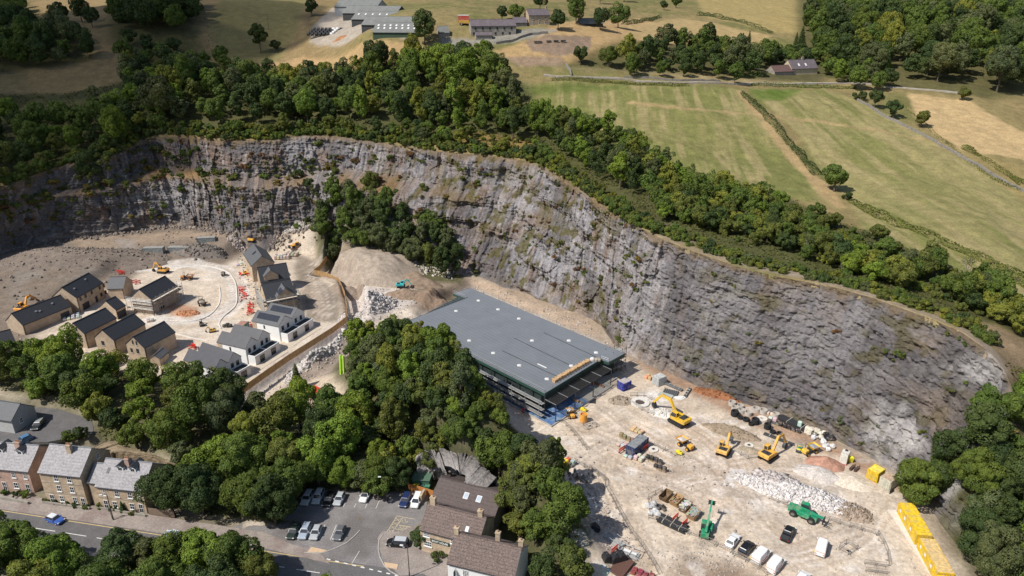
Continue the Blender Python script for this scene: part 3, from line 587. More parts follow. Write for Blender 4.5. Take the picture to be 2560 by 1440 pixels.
# rock outcrops of the wooded spur (behind the inn, and above the terrace)
def outcrop(name, label, base, top, seed, tint=(0.30, 0.275, 0.26), relief=1.2):
    NN = 220
    b_ = catmull(np.array([V3(*p) for p in base]), NN); t_ = catmull(np.array([V3(*p) for p in top]), NN); nv = 64
    v = np.linspace(0, 1, nv)[:, None, None]; P = b_[None] * (1 - v) + t_[None] * v; u = np.arange(NN)[None] * np.linalg.norm(b_[-1] - b_[0]) / NN; uu = u + 0 * v[..., 0]; z_ = P[..., 2]
    f1, f2, cv, gx_, gy_ = cells(uu / 2.2, z_ / 3.0, seed); d = 1.6 * fbm(uu / 5, z_ / 6, 0, 4, seed) + (cv - 0.5) * 1.6 + gx_ * (cv - 0.5) * 1.2 - 0.6 * (1 - sst(0, 0.15, f2 - f1)) + .8 * fbm(uu / 1.3, z_ / 1.6, 2, 4, seed + 3)
    o = b_[:, :2] - t_[:, :2]; o /= np.linalg.norm(o, axis=1)[:, None]; d *= relief * sst(-0.1, 0.1, v[..., 0])
    P[..., 0] += o[None, :, 0] * d; P[..., 1] += o[None, :, 1] * d; P[0, :, 2] -= 1.5
    back = P[-1] - np.c_[o * 5, 0 * o[:, :1] + 1.5]; P = np.vstack([P, back[None]]); nv += 1
    ii = np.arange((nv - 1) * (NN - 1)); r0 = (ii // (NN - 1)) * NN + ii % (NN - 1); c = np.array(tint)[None] * (1 + 0.35 * fbm(P[..., 0] / 2, P[..., 1] / 2, P[..., 2] / 3, 4, seed).reshape(-1, 1))
    me = npmesh(name, P.reshape(-1, 3), np.stack([r0 + NN, r0 + NN + 1, r0 + 1, r0], 1), ROCKM, {'Col': ('POINT', 'FLOAT_COLOR', np.c_[c, np.ones(len(c))])})
    o = struct(addobj(name, me)); o['label'] = label; return o
outcrop('rock_outcrop', 'pale weathered rock face behind the slate roofed inn', [(1040,1205,0.3),(1080,1195,0.3),(1130,1205,0.3),(1200,1222,0.3),(1250,1250,0.3)], [(1045,1135,7),(1080,1125,9),(1130,1130,9.5),(1190,1150,9),(1240,1195,7)], 5)
outcrop('rock_outcrop', 'brown rock ledge in the trees above the row of stone houses', [(230,1150,1.5),(300,1165,1),(380,1180,1),(450,1200,1)], [(235,1118,4),(300,1128,5),(380,1140,5.5),(455,1165,5)], 8, (0.27, 0.21, 0.14), 0.7)

# ------------------------------------------------------------------ road, pavement, car parks
TAR = mat('tarmac', (0.135, 0.128, 0.128), 0.9, 0.16, 0.35, bump=0.1, fine=3)
TAR2 = mat('worn_tarmac', (0.22, 0.205, 0.20), 0.92, 0.2, 0.25, bump=0.1, fine=3, c2=(0.16, 0.145, 0.14))
PAVE = mat('pavement_asphalt', (0.31, 0.265, 0.235), 0.92, 0.15, 0.4, fine=3, c2=(0.25, 0.2, 0.18))
LINEW = mat('white_line', (0.72, 0.71, 0.68), 0.8, 0.15, 2); LINEY = mat('yellow_line', (0.52, 0.40, 0.2), 0.8, 0.2, 2); LINEC = mat('cream_line', (0.55, 0.45, 0.28), 0.8, 0.3, 3)
k0 = Vector((*UP(0, 1272), 0)); k1 = Vector((*UP(680, 1374), 0)); k2 = Vector((*UP(912, 1412), 0)); k3 = Vector((*UP(1060, 1434), 0))
rd = (k2 - k0).normalized(); rn = Vector((rd.y, -rd.x, 0))          # rn points to the camera side
kl = [k0 - rd * 90, k0, k1, k2, k3 + rd * 1, k3 + rd * 70]
struct(MB().prism([(p.x, p.y) for p in kl] + [((p + rn * 7.6).x, (p + rn * 7.6).y) for p in reversed(kl)], -0.3, 0.03).build('road', TAR))
struct(MB().prism([((k0 - rd * 90 - rn * 4.8).x, (k0 - rd * 90 - rn * 4.8).y), (lambda p: (p.x, p.y))(k0 - rn * 4.8 - rd * 2), (lambda p: (p.x, p.y))(k1 - rn * 4.2 - rd * 4), (lambda p: (p.x, p.y))(k1 - rn * 2.2 + rd * 3), (k2.x - 9.5, k2.y + 3.0), (k2.x - 7, k2.y + 0.2), ] + [((p).x, (p).y) for p in (k1 + rn * 0.15, k0 + rn * 0.15, k0 - rd * 90 + rn * 0.15)], -0.3, 0.14).build('pavement', PAVE))
struct(MB().prism([((k - rn * -7.6).x, (k - rn * -7.6).y) for k in (kl[0], kl[-1])] + [((k + rn * 9.6).x, (k + rn * 9.6).y) for k in (kl[-1], kl[0])], -0.3, 0.13).build('pavement', PAVE))
cp = [(745,1222),(900,1228),(1030,1232),(1075,1215),(1062,1290),(1100,1400),(1140,1440),(1060,1434),(912,1412),(680,1374),(560,1330),(620,1300)]
struct(MB().prism([UP(a, b) for a, b in cp], -0.3, 0.012).build('car_park', TAR2))
struct(MB().prism([UP(a, b) for a, b in [(1068,1300),(1130,1360),(1130,1480),(1058,1434),(1000,1440),(975,1415),(948,1375),(944,1345),(955,1328),(1000,1330)]], -0.3, 0.05).build('forecourt', mat('forecourt_asphalt', (0.29, 0.25, 0.225), 0.92, 0.2, 0.3, c2=(0.24, 0.2, 0.18), fine=3)))
struct(MB().prism([UP(a, b, 2.2) for a, b in [(-140,1040),(60,1030),(110,1012),(230,1050),(235,1085),(120,1105),(-140,1110)]], 1.5, 2.26).build('rear_lane', TAR))
def line(pts, wd, z, m, nm='road_marking', label=None, cat='road marking', group=None):
    b = MB(); P = [Vector((*UP(a, b_), 0)) if not isinstance(a, Vector) else a for a, b_ in pts]
    for p, q in zip(P[:-1], P[1:]):
        d = (q - p).normalized(); s = Vector((d.y, -d.x, 0)) * wd / 2; b.prism([((p + s)[0], (p + s)[1]), ((q + s)[0], (q + s)[1]), ((q - s)[0], (q - s)[1]), ((p - s)[0], (p - s)[1])], z - 0.01, z)
    o = b.build(nm, m); return tag(o, label, cat, group)
tag(MB().box(0, 1, 0, 1, 0, 1).build('tmp', LINEW), None, None); bpy.data.objects.remove(bpy.data.objects['tmp'])
b = MB()
for s0 in np.arange(-60, 100, 0.1)[:1]:
    p = k0 - rd * 80 + rn * 0.35; q_ = k2 + rn * 0.35; b.prism([((p).x, (p).y), ((q_).x, (q_).y), ((q_ + rn * .22).x, (q_ + rn * .22).y), ((p + rn * .22).x, (p + rn * .22).y)], 0.03, 0.036)
struct(b.build('yellow_line', LINEY))
b = MB(); mid = rn * 3.7
for k in range(0, 16):
    p = k0 - rd * 40 + rd * (k * 7.5) + mid; q_ = p + rd * 5.0; b.prism([((p).x, (p).y), ((q_).x, (q_).y), ((q_ + rn * .16).x, (q_ + rn * .16).y), ((p + rn * .16).x, (p + rn * .16).y)], 0.03, 0.036)
struct(b.build('centre_line', LINEW))
# bay lines
b = MB()
def bar(b, a, c, wd=0.1, z=0.018, zz=0.0):
    p = Vector((*UP(*a), 0)); q_ = Vector((*UP(*c), 0)); d = (q_ - p).normalized(); s = Vector((d.y, -d.x, 0)) * wd / 2
    b.prism([((p + s).x, (p + s).y), ((q_ + s).x, (q_ + s).y), ((q_ - s).x, (q_ - s).y), ((p - s).x, (p - s).y)], zz, z)
def Z2(x, y): return (640 + x / 3.657, 1140 + y / 3.657)
for a, c in (((798,465),(818,420)),((897,470),(915,435)),((998,475),(1018,430)),((1095,480),(1135,390)),((680,765),(735,630)),((578,760),(632,628)),((478,770),(535,622))):
    bar(b, Z2(*a), Z2(*c))
struct(b.build('parking_bay_lines', LINEW))
b = MB()
for a, c in (((1290,548),(1450,578)),((1290,548),(1180,720)),((1180,720),(1222,728)),((1345,560),(1222,728)),((1305,630),(1425,652)),((1262,665),(1420,690)),((1425,652),(1432,690))):
    bar(b, Z2(*a), Z2(*c), 0.14)
for t_ in (0.1, 0.3, 0.5, 0.7, 0.9):
    p = (1290 - 110 * t_, 548 + 172 * t_); bar(b, Z2(*p), Z2(p[0] + 35 - 12 * t_, p[1] + 35), 0.1); bar(b, Z2(p[0] + 48, p[1] + 8), Z2(p[0] - 18, p[1] + 30), 0.1)
for t_ in (0.1, 0.35, 0.6, 0.85): bar(b, Z2(1300 + 120 * t_, 633 + 20 * t_), Z2(1325 + 110 * t_, 680 + 12 * t_), 0.1); bar(b, Z2(1320 + 110 * t_, 637 + 16 * t_), Z2(1290 + 110 * t_, 668 + 18 * t_), 0.1)
for cx_, cy_ in ((1360, 600), (1300, 708)):
    pts = [(cx_ + 26 * math.cos(t), cy_ + 13 * math.sin(t)) for t in np.linspace(-0.4, 4.2, 9)]
    for p, q_ in zip(pts[:-1], pts[1:]): bar(b, Z2(*p), Z2(*q_), 0.1)
    bar(b, Z2(cx_ + 2, cy_ - 26), Z2(cx_ + 6, cy_ - 2), 0.1); bar(b, Z2(cx_ + 6, cy_ - 2), Z2(cx_ + 32, cy_ + 2), 0.1)
struct(b.build('hatched_bay_lines', LINEC))
b = MB()
for pp in ([(505,835),(655,868),(600,885),(470,885)], [(1170,975),(1300,995),(1290,1038),(1185,1020)]):
    b.prism([UP(*Z2(*p)) for p in pp], 0, 0.155)
struct(b.build('tactile_paving', mat('buff_paving', (0.6, 0.43, 0.28), 0.9, 0.1, 2)))
b = MB()
for t_ in np.linspace(0, 1, 11): p = (490 + 780 * t_, 905 + 185 * t_); bar(b, Z2(*p), Z2(p[0] + 34, p[1] + 8), 0.25, 0.05)
bar(b, Z2(945, 870), Z2(875, 985), 0.1, 0.05)
struct(b.build('give_way_line', LINEW))
b = MB(); P_ = [Z2(*p) for p in ((950,682),(900,735),(830,795),(730,845),(640,880),(560,893),(440,885))]
for p, q_ in zip(P_[:-1], P_[1:]): bar(b, p, q_, 0.2, 0.15)
P_ = [Z2(*p) for p in ((1160,720),(1125,770),(1118,850),(1130,920),(1170,1000),(1230,1060),(1300,1095))]
for p, q_ in zip(P_[:-1], P_[1:]): bar(b, p, q_, 0.2, 0.15)
struct(b.build('kerb', CONC))
b = MB()
for a, c in (((240,330),(165,415)),((256,335),(180,420))): bar(b, (a[0] / 3, 960 + a[1] / 3), (c[0] / 3, 960 + c[1] / 3), 0.1, 2.27, 2.2)
o = struct(b.build('lane_marking', LINEY)); 
# track past the right-hand house, and estate kerbs
def ribbon(name, pts, wd, m, lift=0.12, zs=None, n=60, th=0.5):
    P = np.array([GR(a, b_) if zs is None else (*UP(a, b_, zs), zs) for a, b_ in pts]); P = catmull(P, n)
    if zs is None: P[:, 2] = [tq(a, b_) for a, b_ in P[:, :2]]
    t = np.gradient(P[:, :2], axis=0); t /= np.linalg.norm(t, axis=1)[:, None] + 1e-9; s = np.c_[t[:, 1], -t[:, 0]] * wd / 2
    rings = []
    for p, q_ in zip(P, s): rings.append([(p[0] + q_[0], p[1] + q_[1], p[2] - th), (p[0] + q_[0], p[1] + q_[1], p[2] + lift), (p[0] - q_[0], p[1] - q_[1], p[2] + lift), (p[0] - q_[0], p[1] - q_[1], p[2] - th)])
    return MB().loft(rings).build(name, m)
TRK = mat('track_gravel', (0.40, 0.36, 0.31), 0.95, 0.2, 0.6, c2=(0.33, 0.28, 0.2))
struct(ribbon('lane', [(1360,187),(1420,192),(1500,193),(1570,198),(1650,204),(1800,208),(1930,210),(2100,208),(2250,218),(2400,232)], 3.4, TRK, 0.35, n=120))
KERBM = mat('white_kerb', (0.68, 0.66, 0.62), 0.8, 0.1, 2)
struct(ribbon('estate_kerb', [(438,800),(480,803),(520,790),(545,765),(551,740),(548,716)], 0.35, KERBM, 0.2, zs=3.0))
struct(ribbon('estate_kerb', [(430,667),(500,663),(560,676),(585,700),(592,735),(588,765),(560,790),(548,808),(552,822)], 0.35, KERBM, 0.2, zs=3.0))
struct(ribbon('estate_kerb', [(438,834),(480,845),(520,852)], 0.3, KERBM, 0.2, zs=3.0))
struct(ribbon('cabin_footway', [(2233,1275),(2290,1360),(2345,1445),(2370,1490)], 2.4, mat('pale_concrete', (0.66, 0.60, 0.54), 0.9, 0.08, 1), 0.12, zs=1.0))

# ------------------------------------------------------------------ a real cloud, high up, whose shade falls on the top left of the valley
def cloud():
    cx, cy = -228, 385; tt = (560 - 45) / SUN_DIR.z; c = Vector((cx + SUN_DIR.x * tt, cy + SUN_DIR.y * tt, 560))
    bm = __import__('bmesh').new(); M = bpy.data.materials.new('cloud'); M.use_nodes = True; n = M.node_tree.nodes; l = M.node_tree.links; n.remove(n['Principled BSDF'])
    tr = n.new('ShaderNodeBsdfTransparent'); df = n.new('ShaderNodeBsdfDiffuse'); df.inputs[0].default_value = (0.8, 0.8, 0.82, 1); ms = n.new('ShaderNodeMixShader')
    lw = n.new('ShaderNodeLayerWeight'); lw.inputs[0].default_value = 0.35; mr = n.new('ShaderNodeMapRange'); mr.inputs[1].default_value = 0.0; mr.inputs[2].default_value = 0.9; mr.inputs[3].default_value = 0.60; mr.inputs[4].default_value = 0.0
    l.new(lw.outputs['Facing'], mr.inputs[0]); l.new(mr.outputs[0], ms.inputs[0]); l.new(tr.outputs[0], ms.inputs[1]); l.new(df.outputs[0], ms.inputs[2]); l.new(ms.outputs[0], n['Material Output'].inputs[0])
    import bmesh
    for (dx, dy, rx_, ry_) in ((0, -14, 88, 84), (-60, 100, 130, 110), (-120, -30, 100, 90), (25, 150, 110, 90), (-250, 60, 150, 140)):
        r = bmesh.ops.create_icosphere(bm, subdivisions=4, radius=1)
        for v in r['verts']:
            nn = mnoise.fractal(v.co * 1.6 + Vector((dx, dy, 3)), 1.0, 2.0, 4) * 0.28
            v.co = Vector((v.co.x * rx_ * (1 + nn) + dx, v.co.y * ry_ * (1 + nn) + dy, v.co.z * 26 * (1 + nn)))
    me = bpy.data.meshes.new('cloud'); bm.to_mesh(me); bm.free(); me.materials.append(M)
    for p in me.polygons: p.use_smooth = True
    o = addobj('cloud', me); o.location = c; struct(o)
cloud()

# ------------------------------------------------------------------ scree: loose stones along the foot of the walls and over the left slope
def scree():
    g = np.random.default_rng(17); P = []; S_ = []
    fi = g.integers(60, int(NU * .62), 4200); o_ = np.abs(g.normal(size=len(fi))) * 2.6 + .6; P.append(np.c_[foot[fi, 0] + out2[fi, 0] * o_, foot[fi, 1] + out2[fi, 1] * o_]); S_.append(g.random(len(fi)) ** 3 * .55 + .1)
    Q = wpoly([(-60,660),(0,615),(300,585),(560,600),(540,640),(380,650),(300,685),(150,735),(40,840)], 6); q_ = np.c_[g.uniform(Q[:, 0].min(), Q[:, 0].max(), 1700), g.uniform(Q[:, 1].min(), Q[:, 1].max(), 1700)]; q_ = q_[inpoly(q_[:, 0], q_[:, 1], Q) & (fbm(q_[:, 0] / 7, q_[:, 1] / 7, 0, 3, 5) > -.1)]; P.append(q_); S_.append(g.random(len(q_)) ** 4 * .55 + .09)
    for pp, n, z in (([(1560,880),(1900,1040),(2300,1240),(2240,1250),(1880,1080),(1600,950)], 300, 1), ([(1430,1160),(1500,1230),(1560,1330),(1640,1440),(1560,1440),(1470,1330)], 700, 1), ([(1640,1380),(1760,1350),(1900,1440),(1700,1460)], 420, 1), ([(590,640),(640,650),(640,760),(600,780)], 500, 3), ([(860,740),(1040,730),(1040,770),(900,880),(700,980),(620,980),(850,830)], 2500, 2), ([(1180,705),(1480,800),(1540,870),(1500,860),(1200,730)], 900, 2), ([(1380,1060),(2250,1250),(2300,1440),(1600,1440),(1450,1200)], 600, 1)):
        Q = wpoly(pp, z); q_ = np.c_[g.uniform(Q[:, 0].min(), Q[:, 0].max(), n * 3), g.uniform(Q[:, 1].min(), Q[:, 1].max(), n * 3)]; q_ = q_[inpoly(q_[:, 0], q_[:, 1], Q)][:n]; P.append(q_); S_.append(g.random(len(q_)) ** 3 * (.17 if z < 2 else .26) + .04)
    P = np.vstack(P); S_ = np.concatenate(S_); n = len(P); z = terr(P[:, 0], P[:, 1]); cube = np.array([(x, y, w_) for w_ in (-1, 1) for x, y in ((-1, -1), (1, -1), (1, 1), (-1, 1))], float); cf = np.array([(3, 2, 1, 0), (4, 5, 6, 7), (0, 1, 5, 4), (1, 2, 6, 5), (2, 3, 7, 6), (3, 0, 4, 7)])
    V = cube[None] * (S_[:, None, None] * g.uniform(.45, 1.1, (n, 1, 3))) * (1 + .25 * g.normal(size=(n, 8, 1))); a = g.uniform(0, 6.28, n)[:, None]; b = g.uniform(-.6, .6, n)[:, None]
    x_ = V[..., 0] * np.cos(a) - V[..., 1] * np.sin(a); y_ = V[..., 0] * np.sin(a) + V[..., 1] * np.cos(a); z_ = V[..., 2] + y_ * b; V = np.stack([x_ + P[:, :1], y_ + P[:, 1:2], z_ + z[:, None] + S_[:, None] * .2], -1).reshape(-1, 3)
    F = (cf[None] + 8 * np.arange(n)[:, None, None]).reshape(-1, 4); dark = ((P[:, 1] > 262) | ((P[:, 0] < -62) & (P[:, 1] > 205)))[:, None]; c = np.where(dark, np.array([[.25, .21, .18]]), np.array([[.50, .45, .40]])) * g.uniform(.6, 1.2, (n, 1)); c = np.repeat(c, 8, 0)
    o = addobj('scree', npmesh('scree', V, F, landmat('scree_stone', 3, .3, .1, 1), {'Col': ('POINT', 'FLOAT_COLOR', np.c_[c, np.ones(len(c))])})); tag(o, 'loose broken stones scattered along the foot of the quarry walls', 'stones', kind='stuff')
scree()
# ================================================================== VEGETATION
def leafquads(P, N, size, g, asp=0.75):
    n = len(P); N = N / (np.linalg.norm(N, axis=1)[:, None] + 1e-9); a = g.normal(size=(n, 3)); T = np.cross(N, a); T /= np.linalg.norm(T, axis=1)[:, None] + 1e-9
    B = np.cross(N, T); s = (size * (0.6 + 0.8 * g.random(n)))[:, None] / 2; T = T * s; B = B * s * asp
    V = np.stack([P - T - B * 0.4, P - B * 0.9 + T * 0.5, P + T + B * 0.4, P + B - T * 0.3], 1).reshape(-1, 3)
    return V, np.arange(4 * n).reshape(-1, 4)
def crown_pts(seed, Rr, z0, z1, nl, nleaf, form='round', rough=0.8):
    g = np.random.default_rng(seed); cz = (z0 + z1) / 2; hz = (z1 - z0) / 2; C_ = []; 
    for i in range(nl):
        for _ in range(30):
            d = g.normal(size=3); d /= np.linalg.norm(d); r = g.uniform(0.45, 0.8); p = d * r
            if form == 'round' and p[2] < -0.62: continue
            break
        w_ = 1.0
        if form == 'cone': w_ = 1 - 0.75 * (p[2] + 0.8) / 1.6
        if form == 'tall': w_ = 1 - 0.35 * abs(p[2])
        az = math.atan2(p[1], p[0]); w_ *= 1 + .22 * math.sin(az * 2 + seed) + .16 * math.sin(az * 3 + seed * 2.3); C_.append((p[0] * Rr * w_, p[1] * Rr * w_, cz + p[2] * hz * (1 + .18 * math.sin(az + seed * 1.7)), (0.15 + 0.27 * g.random() ** 1.3) * Rr * (0.55 + 0.45 * w_)))
    C_ = np.array(C_); ctr = np.array([0, 0, cz - hz * 0.15]); n = int(nleaf * 1.9); li = g.integers(0, nl, n)
    D_ = g.normal(size=(n, 3)); D_ /= np.linalg.norm(D_, axis=1)[:, None]; out = C_[li, :3] - ctr; out /= np.linalg.norm(out, axis=1)[:, None] + 1e-9
    D_ = D_ + out * 0.55; D_ /= np.linalg.norm(D_, axis=1)[:, None]
    wob = 1 + 0.28 * vnoise(D_[:, 0] * 2.2 + li, D_[:, 1] * 2.2, D_[:, 2] * 2.2, seed)
    P = C_[li, :3] + D_ * (C_[li, 3] * wob * (0.78 + 0.3 * g.random(n) ** 0.5))[:, None]
    P[:, 2] = C_[li, 2] + (P[:, 2] - C_[li, 2]) * 0.9
    ins = np.zeros(n, bool)
    for k in range(nl): ins |= (li != k) & (np.linalg.norm(P - C_[k, :3], axis=1) < C_[k, 3] * 0.8)
    keep = ~ins; P = P[keep][:nleaf]; D_ = D_[keep][:nleaf]; li = li[keep][:nleaf]
    tone = 0.42 + 0.3 * (g.random(nl)[li] - 0.5) + 0.22 * (g.random(len(P)) - 0.5)
    return P, D_ * 0.9 + g.normal(size=P.shape) * rough * 0.55, tone, C_, g
def crown_mesh(name, *a, size=0.45, **k):
    P, N, tone, C_, g = crown_pts(*a, **k); V, F = leafquads(P, N, size, g)
    return npmesh(name, V, F, LEAF, {'tone': ('FACE', 'FLOAT', tone)}), C_
def trunk_mesh(name, C_, z0, r, seed, nb=6):
    g = random.Random(seed); b = MB(); top = max(c[2] for c in C_); bend = (g.uniform(-.3, .3), g.uniform(-.3, .3)); zt = z0 + (top - z0) * 0.7
    pts = [(0, 0, -0.6, r * 1.25), (0, 0, 0.4, r), (bend[0] * .5, bend[1] * .5, z0, r * .8), (bend[0], bend[1], zt, r * .3)]
    for p, q_ in zip(pts[:-1], pts[1:]): b.cyl(p[:3], q_[:3], p[3], q_[3], 7)
    for c in g.sample(list(map(tuple, C_)), min(nb, len(C_))):
        zb = z0 * g.uniform(.7, 1.1) + 0.15 * (c[2] - z0); f = min(1, zb / max(zt, .1)); b.cyl((bend[0] * f, bend[1] * f, zb), (c[0] * .85, c[1] * .85, c[2]), r * .38, r * .1, 5)
    return b.mesh(name, BARK)
def tree_proto(nm, seed, Rr, z0, z1, nl, nleaf, size, form='round', tr=0.28, rough=0.8):
    cm_, C_ = crown_mesh('crown', seed, Rr, z0, z1, nl, nleaf, form, rough, size=size); tm = trunk_mesh('trunk', C_, max(z0, 1.2), tr, seed); return (nm, cm_, tm)
def conifer_proto(nm, seed, Rr, H, n, size, gap=0.12):
    g = np.random.default_rng(seed); P = []; N = []; T = []; nt = 17
    for k in range(nt):
        z = 1.0 + (H - 1.0) * k / nt; rr = Rr * (1 - k / nt) ** 0.85 * g.uniform(.82, 1.12); m = int(n / nt * (1.9 - 1.8 * k / nt)); nb = 9; th = g.integers(0, nb, m) / nb * 6.283 + k * 1.1 + g.normal(size=m) * 0.14
        q_ = g.random(m) ** .6; P.append(np.c_[np.cos(th) * rr * q_, np.sin(th) * rr * q_, z + 0.9 - q_ * rr * .35 + g.normal(size=m) * gap]); N.append(np.c_[np.cos(th) * .4, np.sin(th) * .4, np.ones(m)] + g.normal(size=(m, 3)) * .4); T.append(0.35 + 0.2 * g.random(m))
    P = np.vstack(P); N = np.vstack(N); V, F = leafquads(P, N, size, g); me = npmesh('crown', V, F, LEAF, {'tone': ('FACE', 'FLOAT', np.concatenate(T))})
    return (nm, me, MB().cyl((0, 0, -.5), (0, 0, H * .97), .26, .03, 7).mesh('trunk', BARK))
def sapling_proto(nm, seed, H, n, size):
    g = random.Random(seed); b = MB(); tips = []
    for i in range(5):
        a = g.uniform(0, 6.28); d = g.uniform(.2, 1.3); hh = H * g.uniform(.7, 1); p0 = (d * .3 * math.cos(a), d * .3 * math.sin(a), -.4); p1 = (d * math.cos(a), d * math.sin(a), hh * .5); p2 = (d * 1.5 * math.cos(a + .3), d * 1.5 * math.sin(a + .3), hh)
        b.cyl(p0, p1, .1, .07, 5); b.cyl(p1, p2, .07, .03, 5); tips.append(p2)
        for k in range(7):
            t = g.uniform(.3, 1); q0 = Vector(p1).lerp(Vector(p2), t); q1 = q0 + Vector((g.uniform(-1.1, 1.1), g.uniform(-1.1, 1.1), g.uniform(.4, 1.3))); b.cyl(q0, q1, .035, .02, 4); tips.append(tuple(q1))
    gg = np.random.default_rng(seed); ti = np.array(tips); li = gg.integers(0, len(ti), n); P = ti[li] + gg.normal(size=(n, 3)) * .45; V, F = leafquads(P, gg.normal(size=(n, 3)), size, gg)
    return (nm, npmesh('crown', V, F, LEAF, {'tone': ('FACE', 'FLOAT', .4 + .2 * gg.random(n))}), b.mesh('trunk', mat('grey_bark', (0.3, 0.27, 0.24), .9, .2, 3)))
BIG = [tree_proto('broadleaf_tree', 11 + i, 4.6, 2.4, 11.5 + (i % 3), 46, 11500, 0.38) for i in range(4)]
TALL = [tree_proto('broadleaf_tree', 31 + i, 3.5, 2.2, 13.0, 36, 8500, 0.36, 'tall') for i in range(3)]
MED = [tree_proto('broadleaf_tree', 51 + i, 3.5, 1.6, 8.4, 30, 6400, 0.36) for i in range(4)]
NEAR = [tree_proto('broadleaf_tree', 71 + i, 5.0, 2.2, 12.8, 60, 26000, 0.29) for i in range(3)]
SPARSE = [tree_proto('broadleaf_tree', 81 + i, 3.6, 1.8, 9.5, 24, 2600, 0.34, 'tall') for i in range(2)]
SHRUB = [tree_proto('shrub', 91 + i, 2.1, 0.0, 3.0, 11, 1900, 0.32, 'dome', .09) for i in range(4)]
SMALL = [tree_proto('shrub', 101 + i, 1.2, -0.2, 1.5, 8, 750, 0.26, 'dome', .05) for i in range(3)]
CONI = [conifer_proto('conifer', 111 + i, 3.4, 13 + i, 5200, .5) for i in range(2)]
SAPL = [sapling_proto('sapling', 121 + i, 6.5, 420, .28) for i in range(3)]
GREENS = {'mid green': (0.092, 0.140, 0.036), 'bright green': (0.128, 0.195, 0.036), 'yellow-green': (0.165, 0.190, 0.042), 'dark green': (0.056, 0.088, 0.034),
          'grey-green': (0.095, 0.120, 0.060), 'olive': (0.108, 0.132, 0.038), 'russet': (0.15, 0.085, 0.045), 'golden olive': (0.18, 0.15, 0.05)}
REQ = []; COUNT = {}
def plant(proto, x, y, z, s, color, label, cat, group=None, rz=None, sq=1.0, defer=False):
    if defer: REQ.append((proto, x, y, z, s, color, label, cat, group, sq)); return None
    return plant_(proto, x, y, z, s, color, label, cat, group, rz, sq)
def plant_(proto, x, y, z, s, color, label, cat, group=None, rz=None, sq=1.0):
    nm, cme, tme = proto; COUNT[nm] = COUNT.get(nm, 0) + 1
    o = thing(nm, label, cat, (x, y, z), rnd.uniform(0, 6.28) if rz is None else rz, group); o.scale = (s, s, s * sq)
    c = addobj('crown', cme, o); j = rnd.uniform(.86, 1.16); k = rnd.uniform(.93, 1.08); c.color = (color[0] * j * k, color[1] * j, color[2] * j / k, 1); addobj('trunk' if nm != 'shrub' else 'stem', tme, o); return o
def scatter(poly, gap, n=9999, seed=1, avoid=(), world=False, jit=1.0):
    P = wpoly(poly) if not world else np.array(poly); g = np.random.default_rng(seed); out = []; x0, y0 = P.min(0); x1, y1 = P.max(0); tries = int((x1 - x0) * (y1 - y0) / gap ** 2 * 9) + 200
    X_ = g.uniform(x0, x1, tries); Y_ = g.uniform(y0, y1, tries); m = inpoly(X_, Y_, P); cell = {}; g2 = gap * gap
    for x, y in zip(X_[m].tolist(), Y_[m].tolist()):
        k = (int(x // gap), int(y // gap))
        if any((x - a) ** 2 + (y - b_) ** 2 < g2 for i in (-1, 0, 1) for j in (-1, 0, 1) for a, b_ in cell.get((k[0] + i, k[1] + j), ())): continue
        cell.setdefault(k, []).append((x, y)); out.append((x, y))
        if len(out) >= n: break
    return out
def pick(g, wts):
    ks = list(wts); return g.choices(ks, [wts[k] for k in ks])[0]
MIXW = {'mid green': 5, 'bright green': 2.2, 'yellow-green': 1.5, 'dark green': 3, 'grey-green': 1.5, 'olive': 1.2}
def wood(poly, gap, protos, smin, smax, zone, seed, mixw=MIXW, avoid=None, sink=0.3, world=False, word='broadleaf tree', cat='tree', n=9999):
    g = random.Random(seed)
    for x, y in scatter(poly, gap, n, seed, world=world):
        if avoid is not None and avoid(x, y): continue
        c = pick(g, mixw); pr = g.choice(protos); wd = {'sapling': 'spindly sapling'}.get(pr[0], word)
        REQ.append((pr, x, y, tq(x, y) - sink, g.uniform(smin, smax), c, wd, cat, zone, g.uniform(.85, 1.25)))
# --- belt above the quarry
wood([(330,215),(420,190),(560,225),(700,215),(880,200),(1000,165),(1225,160),(1290,215),(1255,285),(1180,312),(1000,320),(800,312),(600,322),(400,318),(340,290)], 7.2, BIG + TALL, .85, 1.3, 'in the wood above the back cliff', 3, {**MIXW, 'bright green': 3})
wood([(-40,320),(150,305),(290,290),(340,300),(370,330),(300,370),(150,400),(0,445),(-40,450)], 7.4, BIG + TALL + MED, .85, 1.25, 'in the wood above the left cliff', 4)
wood([(1240,255),(1330,275),(1490,335),(1650,410),(1700,455),(1640,500),(1560,480),(1420,400),(1330,340),(1230,310)], 5.6, MED + SPARSE + TALL, .8, 1.2, 'on the field edge above the cliff', 5, {**MIXW, 'bright green': 4})
wood([(1680,450),(1950,515),(2000,570),(1950,610),(1800,590),(1640,545),(1620,500)], 4.3, MED + MED + SPARSE, .65, 1.05, 'in the scrub above the right cliff', 6, {'mid green': 3, 'olive': 3, 'yellow-green': 2, 'bright green': 2})
wood([(1990,530),(2200,600),(2420,700),(2620,790),(2620,850),(2400,780),(2240,725),(2100,680),(1960,620)], 3.7, SHRUB + SHRUB + MED + SAPL[:1], .6, 1.05, 'in the thicket on the right rim', 7, {'mid green': 3, 'olive': 4, 'yellow-green': 2, 'grey-green': 1}, word='bush', cat='bush')
wood([(1060,345),(1240,335),(1340,350),(1420,410),(1520,480),(1600,540),(1560,530),(1430,430),(1300,392),(1100,370)], 3.9, SHRUB, .55, 1.05, 'on the brink of the middle cliff', 8, {'olive': 3, 'yellow-green': 2, 'mid green': 3, 'bright green': 1}, word='bush', cat='bush')
